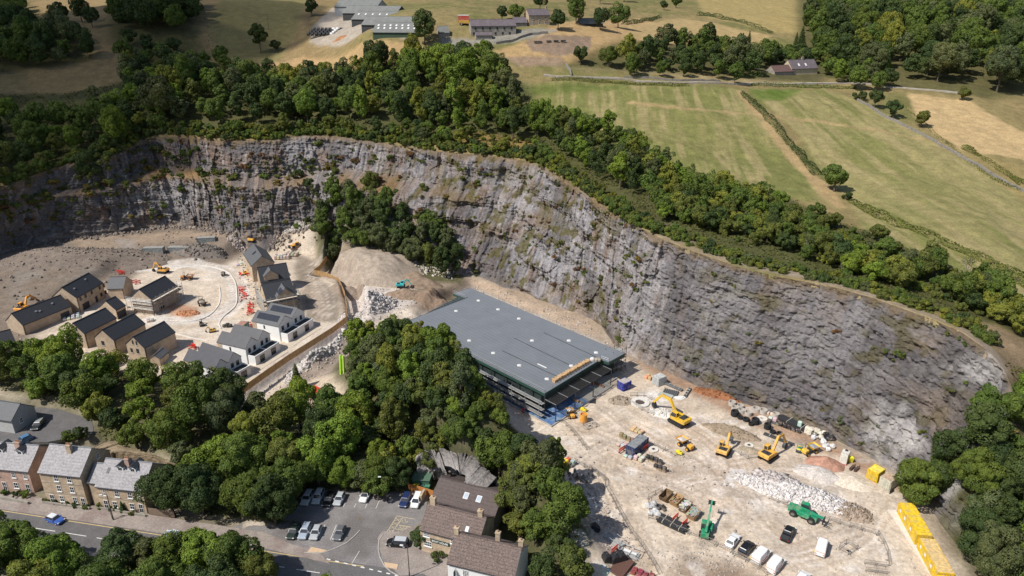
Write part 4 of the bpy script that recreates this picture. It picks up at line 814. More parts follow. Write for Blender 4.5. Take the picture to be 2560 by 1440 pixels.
wood([(380,325),(600,338),(800,325),(960,345),(1050,358),(1040,335),(800,312),(560,322),(380,312)], 4.0, SHRUB, .8, 1.4, 'on the brink of the back cliff', 9, {'olive': 3, 'mid green': 3, 'yellow-green': 2}, word='bush', cat='bush')
# --- scrub crowding the rim itself
g = random.Random(61); RIMQ = []
for u_ in range(20, NU - 60, 5):
    xr = rim[u_, 0]; o2 = -out2[u_]
    for row in range(3):
        if xr < 45: off_ = row * 2.3 + g.uniform(.4, 1.8)
        else: off_ = 3.6 + row * 2.2 + g.uniform(-.6, 1.4)
        if xr > 106 or g.random() < .22: continue
        x, y = rim[u_, 0] + o2[0] * off_ + g.gauss(0, .7), rim[u_, 1] + o2[1] * off_ + g.gauss(0, .5); zn = 'on the rim of the left cliff' if xr < -75 else 'on the rim of the middle cliff' if xr < 40 else 'on the rim of the right cliff'
        if row == 2 and xr < 20 and g.random() < .5: pr = g.choice(MED + TALL[:1]); sz = g.uniform(.5, .85)
        else: pr = g.choice(SHRUB); sz = g.uniform(.6, 1.25) * (1 if xr < 45 else .85)
        RIMQ.append([pr, x, y, 0, sz, pick(g, {'olive': 3, 'mid green': 4, 'yellow-green': 2, 'dark green': 2, 'grey-green': 1}), 'bush' if pr in SHRUB else 'broadleaf tree', 'bush' if pr in SHRUB else 'tree', zn, g.uniform(.8, 1.3)])
z_ = terr(np.array([r[1] for r in RIMQ]), np.array([r[2] for r in RIMQ]))
for r, zz_ in zip(RIMQ, z_): r[3] = float(zz_) - .3; REQ.append(tuple(r))
g = random.Random(62); pts_ = []
for k in range(900):
    i_ = g.randrange(0, len(RW) - 1); f_ = g.random(); c_ = RW[i_] * (1 - f_) + RW[i_ + 1] * f_; x, y = c_[0] + g.gauss(0, 8), c_[1] + g.gauss(0, 6)
    if (-26 < x < 2 and y < 138) or y < 124 or any((x - a) ** 2 + (y - b_) ** 2 < 20 for a, b_ in pts_) or any((x - r[1]) ** 2 + (y - r[2]) ** 2 < 9 for r in REQ[-1:]): continue
    if x > .2 * (y - 150) + 14 and y > 140: continue
    pts_.append((x, y)); REQ.append((g.choice(MED + TALL), x, y, tq(x, y) - .3, g.uniform(.7, .98), pick(g, MIXW), 'broadleaf tree', 'tree', 'on the crest of the rocky spur', g.uniform(.85, 1.2)))
wood([(1000,300),(1180,285),(1265,265),(1290,320),(1230,345),(1100,345),(1000,338)], 6.0, MED + TALL, .7, 1.1, 'behind the grassy ledge of the rim', 64)
wood([(1640,548),(1800,592),(1950,628),(2100,682),(2250,732),(2240,690),(2100,640),(1950,588),(1800,556),(1690,515)], 3.6, MED + SHRUB[:2], .6, 1.0, 'in the thicket nearest the right rim', 65, {'mid green': 4, 'bright green': 2, 'olive': 2, 'yellow-green': 2, 'dark green': 2})
wood([(2240,700),(2420,775),(2560,850),(2640,880),(2640,800),(2420,710),(2260,650)], 3.8, MED + SHRUB[:2], .6, .95, 'at the far end of the right rim', 66, {'mid green': 4, 'olive': 2, 'yellow-green': 2, 'dark green': 2})
# --- clump inside the quarry
wood([(785,600),(800,622),(900,630),(1000,660),(1110,694),(1160,700),(1150,650),(1080,600),(1010,545),(930,520),(850,535),(800,575)], 4.0, MED + TALL, .85, 1.2, 'in the clump below the cliff', 10, {'mid green': 3, 'dark green': 3, 'grey-green': 3, 'olive': 1})
wood([(1160,690),(1240,700),(1320,735),(1310,715),(1200,680)], 3.0, SHRUB, .5, .9, 'beside the flat grey roof', 11, {'russet': 4, 'olive': 2, 'grey-green': 2}, word='bush', cat='bush')
# --- woods between quarry and road
def nohouse(x, y): return False
wood([(-80,905),(0,890),(190,925),(330,935),(420,965),(500,985),(600,1030),(720,1040),(800,1070),(870,1040),(900,1090),(1000,1200),(940,1225),(760,1215),(735,1290),(560,1285),(455,1265),(445,1170),(260,1100),(235,1040),(110,1005),(-80,945)], 5.9, BIG + MED + NEAR[:1], .8, 1.12, 'in the wood behind the stone terrace', 12, {**MIXW, 'bright green': 3.5, 'yellow-green': 2})
wood([(900,900),(960,880),(1060,890),(1150,970),(1230,1040),(1290,1110),(1250,1180),(1180,1120),(1090,1060),(1000,1100),(900,1090),(880,1000)], 4.7, MED + TALL + BIG[:1], .8, 1.08, 'on the spur beside the flat roof', 13, MIXW)
wood([(1290,1110),(1370,1210),(1450,1340),(1460,1500),(1335,1500),(1310,1380),(1250,1250),(1240,1180)], 4.5, MED + BIG[:1], .75, 1.02, 'in the strip right of the inn', 14, {**MIXW, 'olive': 3, 'yellow-green': 2})
wood([(2300,1200),(2370,1290),(2430,1400),(2480,1500),(2900,1600),(2900,900),(2600,1040),(2450,1120),(2340,1130)], 5.6, BIG + NEAR[:1], .8, 1.1, 'on the bank behind the yellow cabins', 15, {'mid green': 4, 'dark green': 4, 'bright green': 2, 'grey-green': 2})
# --- wood wrapping the right end of the cliff
g = random.Random(71); pts_ = []
us_ = [k for k in range(NU) if foot[k, 1] < 131 and foot[k, 0] > 60]
for k in range(700):
    u_ = g.choice(us_); v_ = g.uniform(-.15, 1.5)
    if v_ <= 1 and v_ >= 0: p_ = cliffpt(u_, v_)
    else: q2 = foot[u_] * (1 - v_) + rim[u_] * v_; p_ = Vector((q2[0], q2[1], tq(q2[0], q2[1])))
    dep = p_.y * _ct - (p_.z - CAMZ) * _st; u2 = 1280 + FPX * p_.x / dep; v2 = 720 - FPX * (p_.y * _st + (p_.z - CAMZ) * _ct) / dep
    if (p_.x < 96.5 and p_.y < 126) or v2 < 1030 or (v2 < 1180 and u2 < 2440 - (v2 - 1030) * .6): continue
    if any((p_.x - a) ** 2 + (p_.y - b_) ** 2 < 13 for a, b_ in pts_): continue
    pts_.append((p_.x, p_.y)); REQ.append((g.choice(BIG + MED + NEAR[:1]), p_.x, p_.y, p_.z - .6, g.uniform(.7, 1.0), pick(g, {'mid green': 4, 'dark green': 4, 'bright green': 1, 'grey-green': 2}), 'broadleaf tree', 'tree', 'on the slope behind the yellow cabins', g.uniform(.9, 1.2)))
for px, py in [(2272,1165),(2300,1195)]:
    x, y = UP(px, py, 1); REQ.append((MED[px % 4], x, y, tq(x, y) - .3, .75, 'dark green', 'broadleaf tree', 'tree', 'on the slope behind the yellow cabins', 1))
for k in range(16): REQ.append(((MED + TALL)[k % 7], -25 + k * 1.75, 135.5 + 4.5 * g.random() + (k % 2) * 2, tq(-25 + k * 1.75, 138) - .5, g.uniform(.6, .85), pick(g, MIXW), 'broadleaf tree', 'tree', 'on the crest of the rocky spur', 1.0))
for px, py, s_, c_ in [(690,1312,1.0,'dark green'),(640,1300,1.0,'mid green'),(722,1262,.95,'mid green'),(800,1218,.8,'mid green'),(862,1224,.72,'bright green'),(945,1224,.75,'mid green'),(990,1222,.7,'dark green'),(765,1220,.85,'dark green')]:
    x, y = UP(px, py, 0); REQ.append((NEAR[px % 3], x, y, tq(x, y) - .3, s_, c_, 'broadleaf tree', 'tree', 'overhanging the edge of the car park', 1))
for px, py, s_, c_ in [(160,1005,.8,'dark green'),(95,1000,.75,'mid green'),(225,1030,.8,'mid green'),(250,1065,.7,'olive'),(205,1092,.55,'dark green'),(170,1098,.5,'mid green')]:
    x, y = UP(px, py, 2.2); REQ.append((MED[px % 4], x, y, tq(x, y) - .3, s_, c_, 'broadleaf tree', 'tree', 'beside the rear lane at the left', 1))
for i_, (px, py) in enumerate([(1060,1095),(1085,1112),(1110,1080),(1072,1062),(1100,1050),(1140,1070),(1195,1122),(1212,1150),(1232,1178),(1180,1090),(1290,1212),(1300,1240),(1318,1272),(1310,1300),(1345,1330),(1270,1180),(1330,1240),(1290,1150)]):
    x, y, z = GR(px, py); REQ.append(((MED + TALL)[i_ % 7], x, y, z - .5, .62 + .2 * g.random(), pick(g, MIXW), 'broadleaf tree', 'tree', 'on the crest of the rocky spur', 1.0))
EXC2 = np.array([UP(a, b_, 1) for a, b_ in [(1340,1050),(1385,1150),(1412,1230),(1448,1310),(1465,1500),(1900,1500),(1900,1000),(1400,980)]])
EXCL = np.array([UP(a, b_, 1) for a, b_ in [(560,975),(700,880),(870,760),(1000,760),(935,850),(895,930),(885,1040),(800,1085),(700,1080),(620,1062)]])
# --- front row, south of the road
for i, (px, py, s, c) in enumerate([(-10,1425,1.05,'mid green'),(70,1450,1.1,'mid green'),(165,1490,1.12,'bright green'),(225,1500,.8,'mid green'),(320,1465,.98,'dark green'),(385,1455,.85,'grey-green'),(455,1470,1.0,'mid green'),(525,1470,1.05,'bright green'),(600,1478,1.1,'mid green'),(660,1510,.9,'olive'),(-60,1520,1.15,'dark green'),(290,1560,1.1,'mid green'),(420,1550,1.1,'mid green'),(560,1560,1.15,'dark green'),(100,1560,1.1,'yellow-green')]):
    x, y = UP(px, py, -1.5); plant(NEAR[i % 3], x, y, tq(x, y) - .3, s * .92, GREENS[c], ['leftmost mid green tree below the road, cut by the picture edge','second tree from the left below the road','bright green tree just right of the road gap','small tree at the edge of the road gap','dark tree that starts the row right of the gap','grey-green tree second in the row right of the gap','mid green tree in the middle of the row below the road','brightest green tree of the row below the road','large mid green tree near the right end of the roadside row','olive tree ending the roadside row on the right','dark tree in the bottom left corner','mid green tree on the bottom edge below the dark row tree','mid green tree on the bottom edge in the centre of the row','dark tree on the bottom edge near the right end of the row','yellow-green tree on the bottom edge at the left'][i], 'tree', 'trees on the near side of the road')
x, y = UP(815, 1505, -1); plant(SPARSE[0], x, y, tq(x, y), .62, GREENS['bright green'], 'small bright green tree alone by the road below the car park', 'tree')
x, y = UP(735, 1520, -1); plant(SAPL[1], x, y, tq(x, y), .8, GREENS['olive'], 'bare leaning sapling by the road below the car park', 'tree')
# --- single trees
def single(px, py, proto, s, c, label, sq=1.0, rz=None):
    x, y, z = GR(px, py); return plant(proto, x, y, z - .2, s, GREENS[c], label, 'tree', rz=rz, sq=sq)
single(2302,318,MED[0],1.0,'olive','round tree standing on the drystone wall below the pale stubble field')
single(2232,296,MED[1],1.1,'dark green','rounded tree at the head of the drystone wall')
single(2185,268,MED[2],1.1,'dark green','broad bushy tree behind the rounded wall tree'); single(2150,252,SHRUB[1],1.9,'dark green','low bushy tree at the top corner of the striped field')
single(2408,250,MED[3],.85,'olive','lone small tree at the left edge of the pale stubble field')
single(2085,478,MED[0],1.35,'mid green','large round tree growing by itself at the lower end of the field hedge')
single(2115,500,SHRUB[0],1.2,'dark green','low dark bush at the foot of the lone hedge tree')
single(1062,112,BIG[1],1.45,'dark green','big old spreading tree between the barns and the farm drive')
single(652,132,TALL[0],1.5,'dark green','tall irregular dark tree alone on the shaded hillside'); single(690,128,MED[1],.9,'dark green','smaller round tree leaning on the tall hillside tree')
single(410,300,BIG[0],1.75,'grey-green','huge dome shaped tree on the quarry edge at upper left'); single(225,430,BIG[2],1.2,'dark green','dark round tree at the edge of the left quarry wall')
single(940,190,BIG[2],1.4,'dark green','dark shaggy tree standing above the wood below the barns'); single(1090,205,BIG[3],1.5,'bright green','bright fresh green tree crown in the middle of the cliff top wood'); single(1160,230,BIG[0],1.9,'bright green','tallest bright green tree of the cliff top wood', 1.0)
single(1230,235,BIG[1],1.6,'mid green','broad green tree at the right end of the cliff top wood'); single(780,40,MED[0],1.4,'dark green','round dark tree beside the uppermost barn')
single(1282,345,TALL[1],1.2,'dark green','dark tree on the brink right of the grassy ledge'); single(1340,340,TALL[2],1.25,'bright green','tall light green tree at the near field corner'); single(1455,365,TALL[0],1.1,'bright green','light green tree standing proud of the field edge scrub')
single(235,262,SPARSE[0],1.1,'grey-green','thin open crowned tree on the shaded knoll at left'); single(1520,168,BIG[0],.95,'mid green','round tree by the track end left of the cottage'); single(1450,162,MED[2],1.25,'dark green','low round tree at the bend of the farm track')
single(1835,212,TALL[1],1.0,'mid green','dense tree growing on the lane verge at the head of the hedge'); single(745,975,CONI[0],.62,'grey-green','slim conifer standing between the timber retaining wall and the wood')
single(435,1285,NEAR[1],1.0,'dark green','great dark domed tree at the right end of the stone terrace'); single(510,1290,NEAR[2],1.05,'dark green','dark domed tree right of the great tree by the terrace')
single(136,905,SPARSE[1],.95,'mid green','slender open tree in front of the sandy brick houses'); single(540,975,SPARSE[0],.8,'yellow-green','thin pale tree in front of the lowest white house')
single(1048,1360,MED[0],.62,'dark green','dark evergreen growing against the inn by the sign'); single(1100,1395,SHRUB[1],.75,'dark green','rounded evergreen shrub at the corner of the white house')
# far woods: trees one can tell apart, largest first, the remainder as one mass
wood([(2010,60),(2100,10),(2300,-10),(2600,-20),(2640,215),(2480,232),(2230,205),(2100,180),(2030,130)], 11, BIG + TALL, 1.2, 1.7, 'in the top right wood', 20, {'mid green': 4, 'dark green': 6, 'grey-green': 2, 'yellow-green': 1})
wood([(1560,170),(1640,120),(1760,125),(1900,140),(1930,170),(1880,200),(1700,200),(1570,195)], 7, MED + BIG[:2], .9, 1.25, 'in the grove left of the cottage', 21, {'mid green': 3, 'dark green': 3, 'grey-green': 2, 'yellow-green': 1})
wood([(2050,130),(2130,160),(2250,215),(2180,232),(2060,205)], 9, MED + BIG[:2], .9, 1.2, 'right of the cottage beside the lane', 22)
wood([(300,30),(470,20),(490,60),(440,85),(330,90),(290,60)], 9, BIG, 1.2, 1.7, 'in the dark copse at the top left', 23, {'dark green': 4, 'mid green': 2})
wood([(-40,10),(50,20),(90,90),(200,100),(230,150),(60,175),(-40,190)], 9, BIG + MED, 1.0, 1.5, 'in the wood at the left edge', 24, {'dark green': 4, 'mid green': 3, 'grey-green': 1})
wood([(330,110),(520,150),(610,185),(560,205),(420,170),(300,165)], 7.5, MED + SHRUB, .9, 1.4, 'in the dip above the cliff wood', 25, {'dark green': 4, 'mid green': 2, 'grey-green': 1})
for i, (px, py) in enumerate([(1395,75),(1440,60),(1500,75),(1545,70),(1255,50),(1290,55),(1350,25),(1430,20),(1500,10),(1560,5),(1660,25),(1690,20)]):
    single(px, py, (BIG + MED)[i % 6], 1.0 + .25 * (i % 2), ('dark green', 'mid green')[i % 2], ['tree behind the stone farmhouse', 'dark tree leaning over the small barn', 'bushy tree right of the farmhouse garden', 'large tree at the right end of the farm garden', 'tree above the roof of the long stone barn', 'small tree beside the barn cottage', 'tree at the top edge above the farmhouse', 'dark tree in the top row above the farm', 'tree in the top row right of the farm', 'last tree of the top row right of the farm', 'clump tree on the top hedge', 'right hand tree of the pair on the top hedge'][i])
wood([(1925,140),(2060,135),(2110,160),(2080,172),(1925,165)], 7, MED + BIG[:2], .9, 1.2, 'behind the cottage', 63, {'dark green': 4, 'mid green': 2})
for i, (px, py, s) in enumerate([(2000,128,1.15),(1988,120,.7),(1755,128,.8),(1740,150,.7),(1852,140,1.0),(1870,120,.75),(2215,190,.8),(1665,110,.6)]):
    single(px, py, CONI[i % 2], s, 'dark green', ['big dark cedar behind the cottage chimney', 'small conifer beside the big cedar', 'tall dark cypress in the grove left of the cottage', 'shorter cypress at the front of the grove', 'pine behind the cottage garage wing', 'conifer above the garage wing', 'dark conifer by the lane right of the cottage', 'isolated fir on the field hedge'][i])
for i, (px, py, s) in enumerate([(150,60,1.2),(205,55,1.35),(232,70,1.0)]): single(px, py, BIG[i], s, 'dark green', ['round tree at the left of the hillside trio', 'largest tree of the hillside trio', 'front tree of the hillside trio'][i])
# --- hedges
def hedge(pts, wd, h, label, seed, c='dark green', n_per=26):
    P = catmull(np.array([GR(a, b_) for a, b_ in pts]), 200); L = np.linalg.norm(P[-1] - P[0]); n = int(L * n_per * max(wd, 1.5) / 2); g = np.random.default_rng(seed)
    i = g.integers(0, 199, n); t = np.gradient(P[:, :2], axis=0); t /= np.linalg.norm(t, axis=1)[:, None]; nn = np.c_[t[:, 1], -t[:, 0]]; a = g.uniform(-.35, np.pi + .35, n)
    x, y = P[i, 0], P[i, 1]; s_ = i / 199 * L; wv = 1 + .3 * vnoise(s_ / 3, 0 * s_, 0, seed) + .25 * vnoise(s_ / 9, 0 * s_, 1, seed)
    off = np.cos(a) * wd / 2 * wv; z = np.array([tq(u, v) for u, v in zip(x, y)]) - .1 + np.clip(np.sin(a), 0, 1) * h * wv; jx = g.normal(size=n) * .35
    Pp = np.c_[x + nn[i, 0] * off + t[i, 0] * jx, y + nn[i, 1] * off + t[i, 1] * jx, z + g.normal(size=n) * .12]; N = np.c_[nn[i, 0] * np.cos(a), nn[i, 1] * np.cos(a), np.sin(a) + .2] + g.normal(size=(n, 3)) * .5
    V, F = leafquads(Pp, N, .5, g); o = addobj('hedge', npmesh('hedge', V, F, LEAF, {'tone': ('FACE', 'FLOAT', .3 + .3 * g.random(n))})); o.color = (*GREENS[c], 1); tag(o, label, 'hedge')
hedge([(1855,232),(1900,275),(1950,330),(2000,385),(2045,440)], 3.4, 2.1, 'clipped hedge running down between the two mown fields', 1)
hedge([(1745,38),(1800,45),(1860,58),(1930,85)], 3.5, 2.2, 'thin dark hedge between the two straw fields at the top', 2); hedge([(1560,62),(1610,52),(1650,44)], 3.5, 2, 'short hedge left of the top clump', 3)
hedge([(1380,202),(1480,205),(1560,208),(1640,212),(1720,214)], 2.4, 1.3, 'scruffy low hedge along the near side of the lane', 4, 'olive'); hedge([(1880,214),(1980,216),(2060,218),(2140,222)], 2.2, 1.4, 'straight hedge along the lane right of the hedge tree', 5, 'mid green')
hedge([(1300,52),(1370,48),(1420,50)], 2.5, 2, 'trimmed bright hedge in front of the farm trees', 6, 'mid green'); hedge([(1860,190),(1890,192),(1920,190)], 2.5, 2.5, 'neat clipped hedge left of the cottage drive', 7, 'mid green')
hedge([(2240,250),(2330,330),(2440,420),(2560,480)], 1.6, .8, 'straggly bramble growth along the drystone wall', 8, 'olive', 10); hedge([(2130,505),(2200,540),(2320,590),(2480,660),(2580,720)], 4, 1.8, 'overgrown hedge along the lower edge of the striped field', 9, 'olive')
hedge([(2410,372),(2440,385),(2520,440),(2560,462)], 3, 1.6, 'row of brambles below the wall at the right edge', 11, 'olive'); hedge([(300,175),(420,172),(520,190),(580,200)], 5, 3, 'thick dark hedge crossing the shaded hollow', 12)
# --- shrubs clinging to the rock face
g = random.Random(5); nsh = 0
for k in range(3200):
    u = g.randrange(60, NU - 20); xr = rim[u, 0]; v = g.random()
    if xr < -60: v = g.gauss(.63, .10) if g.random() < .6 else g.uniform(.1, .95); pk = .4
    elif xr < 45: q_ = (foot[u, 2] * (1 - v) + rim[u, 2] * v + .10 * US[u]) / 7.5; pk = .75 if q_ % 1 < .3 else .13
    else: q_ = (foot[u, 2] * (1 - v) + rim[u, 2] * v + .10 * US[u]) / 9; pk = .25 if q_ % 1 < .22 else .03
    if not 0.03 < v < .97 or g.random() > pk: continue
    p = cliffpt(u, v); c = pick(g, {'olive': 4, 'mid green': 2, 'grey-green': 2, 'russet': 2.4 if -60 < xr < 60 else 1, 'golden olive': 1.5}); big_ = xr < -10 and g.random() < .45
    side = 'back' if xr < -30 else ('middle' if xr < 45 else 'right'); wd = 'bush' if big_ else 'tuft'
    REQ.append(((SHRUB if big_ else SMALL)[k % 3], p.x, p.y, p.z - .25, g.uniform(.55, 1.25) if big_ else g.uniform(.5, 1.15), c, wd, 'bush', f'clinging to the {side} rock face', g.uniform(.6, 1.0))); nsh += 1
    if nsh >= 900: break
# big ledge bushes seen on the back wall
for i, (u_, v, s, c) in enumerate([(.30,.93,1.7,'olive'),(.33,.86,1.5,'grey-green'),(.345,.84,1.5,'grey-green'),(.37,.82,1.3,'mid green'),(.38,.62,1.6,'olive'),(.41,.6,1.4,'olive'),(.46,.6,1.5,'dark green'),(.47,.58,1.2,'dark green'),(.44,.45,1.2,'grey-green'),(.5,.55,1.3,'grey-green')]):
    p = cliffpt(int(u_ * NU), v); plant(SHRUB[i % 4], p.x, p.y, p.z - .6, s, GREENS[c], f'large {c} bush rooted on a ledge of the back quarry wall', 'bush', f'large {c} ledge bushes')
# --- ground cover of the woods: leafy brambles nobody could count
def cover(poly, dens, seed, size=.6, hmax=1.1):
    P = wpoly(poly); g = np.random.default_rng(seed); x0, y0 = P.min(0); x1, y1 = P.max(0); n = int((x1 - x0) * (y1 - y0) * dens); x = g.uniform(x0, x1, n); y = g.uniform(y0, y1, n)
    m = inpoly(x, y, P) & (fbm(x / 6, y / 6, 0, 3, seed) > -.15); x, y = x[m], y[m]; z = terr(x, y) + hmax * np.clip(.5 + fbm(x / 2.5, y / 2.5, 0, 3, seed + 1), 0, 1.2) * g.random(len(x)) ** .5
    return np.c_[x, y, z], g
Ps = []
for i, (pp, dn) in enumerate([(WOOD_BELT, 1.6), (WOODS_FRONT, 2.6), ([(2270,1120),(2400,1300),(2500,1500),(2800,1500),(2800,900),(2420,1090)], 2.0), ([(815,600),(900,610),(1110,690),(1160,700),(1140,650),(960,575)], 2.5),
       ([(2000,40),(2620,-10),(2620,225),(2100,190)], .25), ([(280,-5),(480,0),(600,190),(420,175)], .3), ([(-60,-5),(60,0),(230,150),(-60,190)], .3)]):
    P, g = cover(pp, dn, 300 + i, hmax=1.2 if i < 4 else 4.0); Ps.append(P)
P = np.vstack(Ps); g = np.random.default_rng(9); N = g.normal(size=P.shape) * .7 + [0, 0, .8]; V, F = leafquads(P, N, .62, g)
o = addobj('undergrowth', npmesh('undergrowth', V, F, LEAF, {'tone': ('FACE', 'FLOAT', .25 + .45 * g.random(len(P)))})); o.color = (0.075, 0.088, 0.028, 1); tag(o, 'leafy bramble and grass undergrowth on the wood floors', 'undergrowth', kind='stuff')

# largest 300 of each kind stay individual, the rest are massed
def shape_word(pr): return {4: 'full crowned'}.get(0) or SHW.get(id(pr), 'bushy')
SHW = {}
for lst, w_ in ((BIG, 'broad'), (TALL, 'tall'), (MED, 'round'), (NEAR, 'big'), (SPARSE, 'ragged'), (SHRUB, 'low'), (SMALL, 'tiny'), (SAPL, 'bare stemmed')):
    for p_ in lst: SHW[id(p_)] = w_
_m = inpoly(np.array([r[1] for r in REQ]), np.array([r[2] for r in REQ]), EXCL); _m |= inpoly(np.array([r[1] for r in REQ]), np.array([r[2] for r in REQ]), EXC2); 
for i_, r in enumerate(REQ):
    if 'spur' not in r[8] and 'strip' not in r[8] and 'terrace' not in r[8]: continue
    x, y, z = r[1], r[2], r[3] + 8.5 * r[4]; dep = y * _ct - (z - CAMZ) * _st; u = 1280 + FPX * x / dep; v = 720 - FPX * (y * _st + (z - CAMZ) * _ct) / dep
    if v < 1110 and u + 28 > np.interp(v, [700, 760, 800, 880, 900, 980, 1060, 1110], [1010, 1060, 1090, 1150, 1185, 1250, 1320, 1365]): _m[i_] = True
REQ = [r for r, q_ in zip(REQ, _m) if not q_]
zr = {}
for r in REQ:
    z_ = zr.setdefault(r[8], [1e9, -1e9, 1e9, -1e9]); u = r[1] / r[2]; z_[0] = min(z_[0], u); z_[1] = max(z_[1], u); z_[2] = min(z_[2], r[2]); z_[3] = max(z_[3], r[2])
kinds = {}
def onscreen(r):
    x, y, z = r[1], r[2], r[3] + 5; dy, dz = y, z - CAMZ; dep = dy * _ct - dz * _st; u = 1280 + FPX * x / dep; v = 720 - FPX * (dy * _st + dz * _ct) / dep
    return -60 < u < 2620 and -60 < v < 1500
for r in REQ:
    if onscreen(r): kinds.setdefault(r[0][0], []).append(r)
LIM = {'broadleaf_tree': 296 - COUNT.get('broadleaf_tree', 0), 'shrub': 296 - COUNT.get('shrub', 0), 'sapling': 290, 'conifer': 200}
LABS = {}
MV = []; MF = []; MT = []; MC = []; off = 0; mg = np.random.default_rng(77); nmass = 0
for kd, rs in kinds.items():
    rs.sort(key=lambda r: -r[4] * (1.4 if r[0] in BIG + NEAR else 1) / math.hypot(r[1], r[2], CAMZ - r[3]))
    lim = LIM.get(kd, 200)
    for r in rs[:lim]:
        pr, x, y, z, s_, c, wd, cat, zone, sq = r; q_ = zr[zone]; u = (x / y - q_[0]) / (q_[1] - q_[0] + 1e-6); v = (y - q_[2]) / (q_[3] - q_[2] + 1e-6)
        hp = 'far left' if u < .12 else 'left' if u < .42 else 'centre' if u < .58 else 'right' if u < .88 else 'far right'
        vp = 'front' if v < .34 else 'middle' if v < .67 else 'back'
        o_ = plant(pr, x, y, z, s_, GREENS[c], f'{SHW.get(id(pr), "")} {c} {wd.replace("broadleaf ", "")} {zone}, {vp} {hp}'.strip(), cat, (wd + ('es' if wd == 'bush' else 's') + ' ' + zone), sq=sq); LABS.setdefault(o_['label'], []).append(o_)
    for r in rs[lim:]:
        pr, x, y, z, s_, c, wd, cat, zone, sq = r; me_ = pr[1]; n = len(me_.polygons); co = np.empty(len(me_.vertices) * 3, np.float32); me_.vertices.foreach_get('co', co); co = co.reshape(-1, 4, 3)
        far_ = y > 330; k = mg.random(n) < (.5 if far_ else .8); tn = np.empty(n, np.float32); me_.attributes['tone'].data.foreach_get('value', tn); co = co[k].copy(); tn = tn[k]
        ctr = co.mean(1, keepdims=True); co = ctr + (co - ctr) * (1.35 if far_ else 1.1); a = mg.uniform(0, 6.28); ca, sa = math.cos(a), math.sin(a)
        X_ = (co[..., 0] * ca - co[..., 1] * sa) * s_ + x; Y_ = (co[..., 0] * sa + co[..., 1] * ca) * s_ + y; Z_ = co[..., 2] * s_ * sq + z
        MV.append(np.stack([X_, Y_, Z_], -1).reshape(-1, 3)); MT.append(tn); cc_ = np.array(GREENS[c]) * mg.uniform(.86, 1.16); MC.append(np.repeat(np.array([[*cc_, 1]]), len(tn), 0)); nmass += 1
for lb_, os_ in LABS.items():
    if len(os_) in (2, 3):
        os_.sort(key=lambda o: o.location.y)
        for o_, w_ in zip(os_, ('nearest', 'farthest') if len(os_) == 2 else ('nearest', 'middle', 'farthest')): o_['label'] = w_ + ' ' + lb_ if len(lb_.split()) < 16 else lb_
if MV:
    V = np.vstack(MV); mm = leafmat('leaves_mass'); ob = [n_ for n_ in mm.node_tree.nodes if n_.type == 'OBJECT_INFO'][0]; at = mm.node_tree.nodes.new('ShaderNodeAttribute'); at.attribute_name = 'Col'
    for l_ in list(ob.outputs['Color'].links): mm.node_tree.links.new(at.outputs['Color'], l_.to_socket)
    o = addobj('woodland', npmesh('woodland', V, np.arange(len(V)).reshape(-1, 4), mm, {'tone': ('FACE', 'FLOAT', np.concatenate(MT)), 'Col': ('FACE', 'FLOAT_COLOR', np.vstack(MC))}))
    tag(o, 'massed leafy trees filling the far woods and the depth of the belts', 'woodland', kind='stuff')
print('COUNTS', COUNT, 'massed', nmass, 'cover', len(P))
# ================================================================== BUILDINGS
SLATE = courses('lichened_slate', (0.30, 0.285, 0.295), 0.72, 0.42, 'Z', 0.6, 0.35, 2.2)
TILED = courses('dark_tile', (0.05, 0.052, 0.058), 0.45, 0.36, 'Z', 0.55, 0.12, 1.5)
TILEG = courses('grey_tile', (0.115, 0.118, 0.125), 0.75, 0.32, 'Z', 0.6, 0.1, 1.5)
STSL = courses('stone_slate', (0.165, 0.125, 0.11), 0.6, 0.38, 'Z', 0.85, 0.55, 3.5)
BROWN = courses('brown_tile', (0.115, 0.09, 0.085), 0.8, 0.4, 'Z', 0.8, 0.2, 2)
BUFF = stonework('buff_stone', (0.56, 0.45, 0.33), (0.40, 0.30, 0.205), None, 1.5)
BRICK = stonework('red_brick', (0.50, 0.36, 0.29), (0.38, 0.25, 0.2), None, 3.5)
SAND = stonework('sandy_brick', (0.50, 0.40, 0.30), (0.40, 0.305, 0.22), None, 3)
GREYST = stonework('grey_stone', (0.36, 0.33, 0.29), (0.26, 0.235, 0.2), None, 1.6)
RENDER = mat('white_render', (0.80, 0.80, 0.79), 0.8, 0.03, 0.6); FLATROOF = mat('flat_roof_felt', (0.05, 0.055, 0.055), 0.7, 0.2, 1)
PV = courses('solar_cells', (0.035, 0.042, 0.06), 0.6, 1.0, 'X', 0.15, 0.08, 1, spec=0.8); DFRAME = mat('dark_frame', (0.05, 0.05, 0.055), 0.5, 0.1, 2)
LEAD = mat('lead_flashing', (0.24, 0.25, 0.26), 0.5, 0.2, 2); POT = mat('clay_pot', (0.42, 0.24, 0.14), 0.9, 0.2, 4); DOORD = mat('dark_door', (0.035, 0.035, 0.045), 0.5, 0.1, 2)
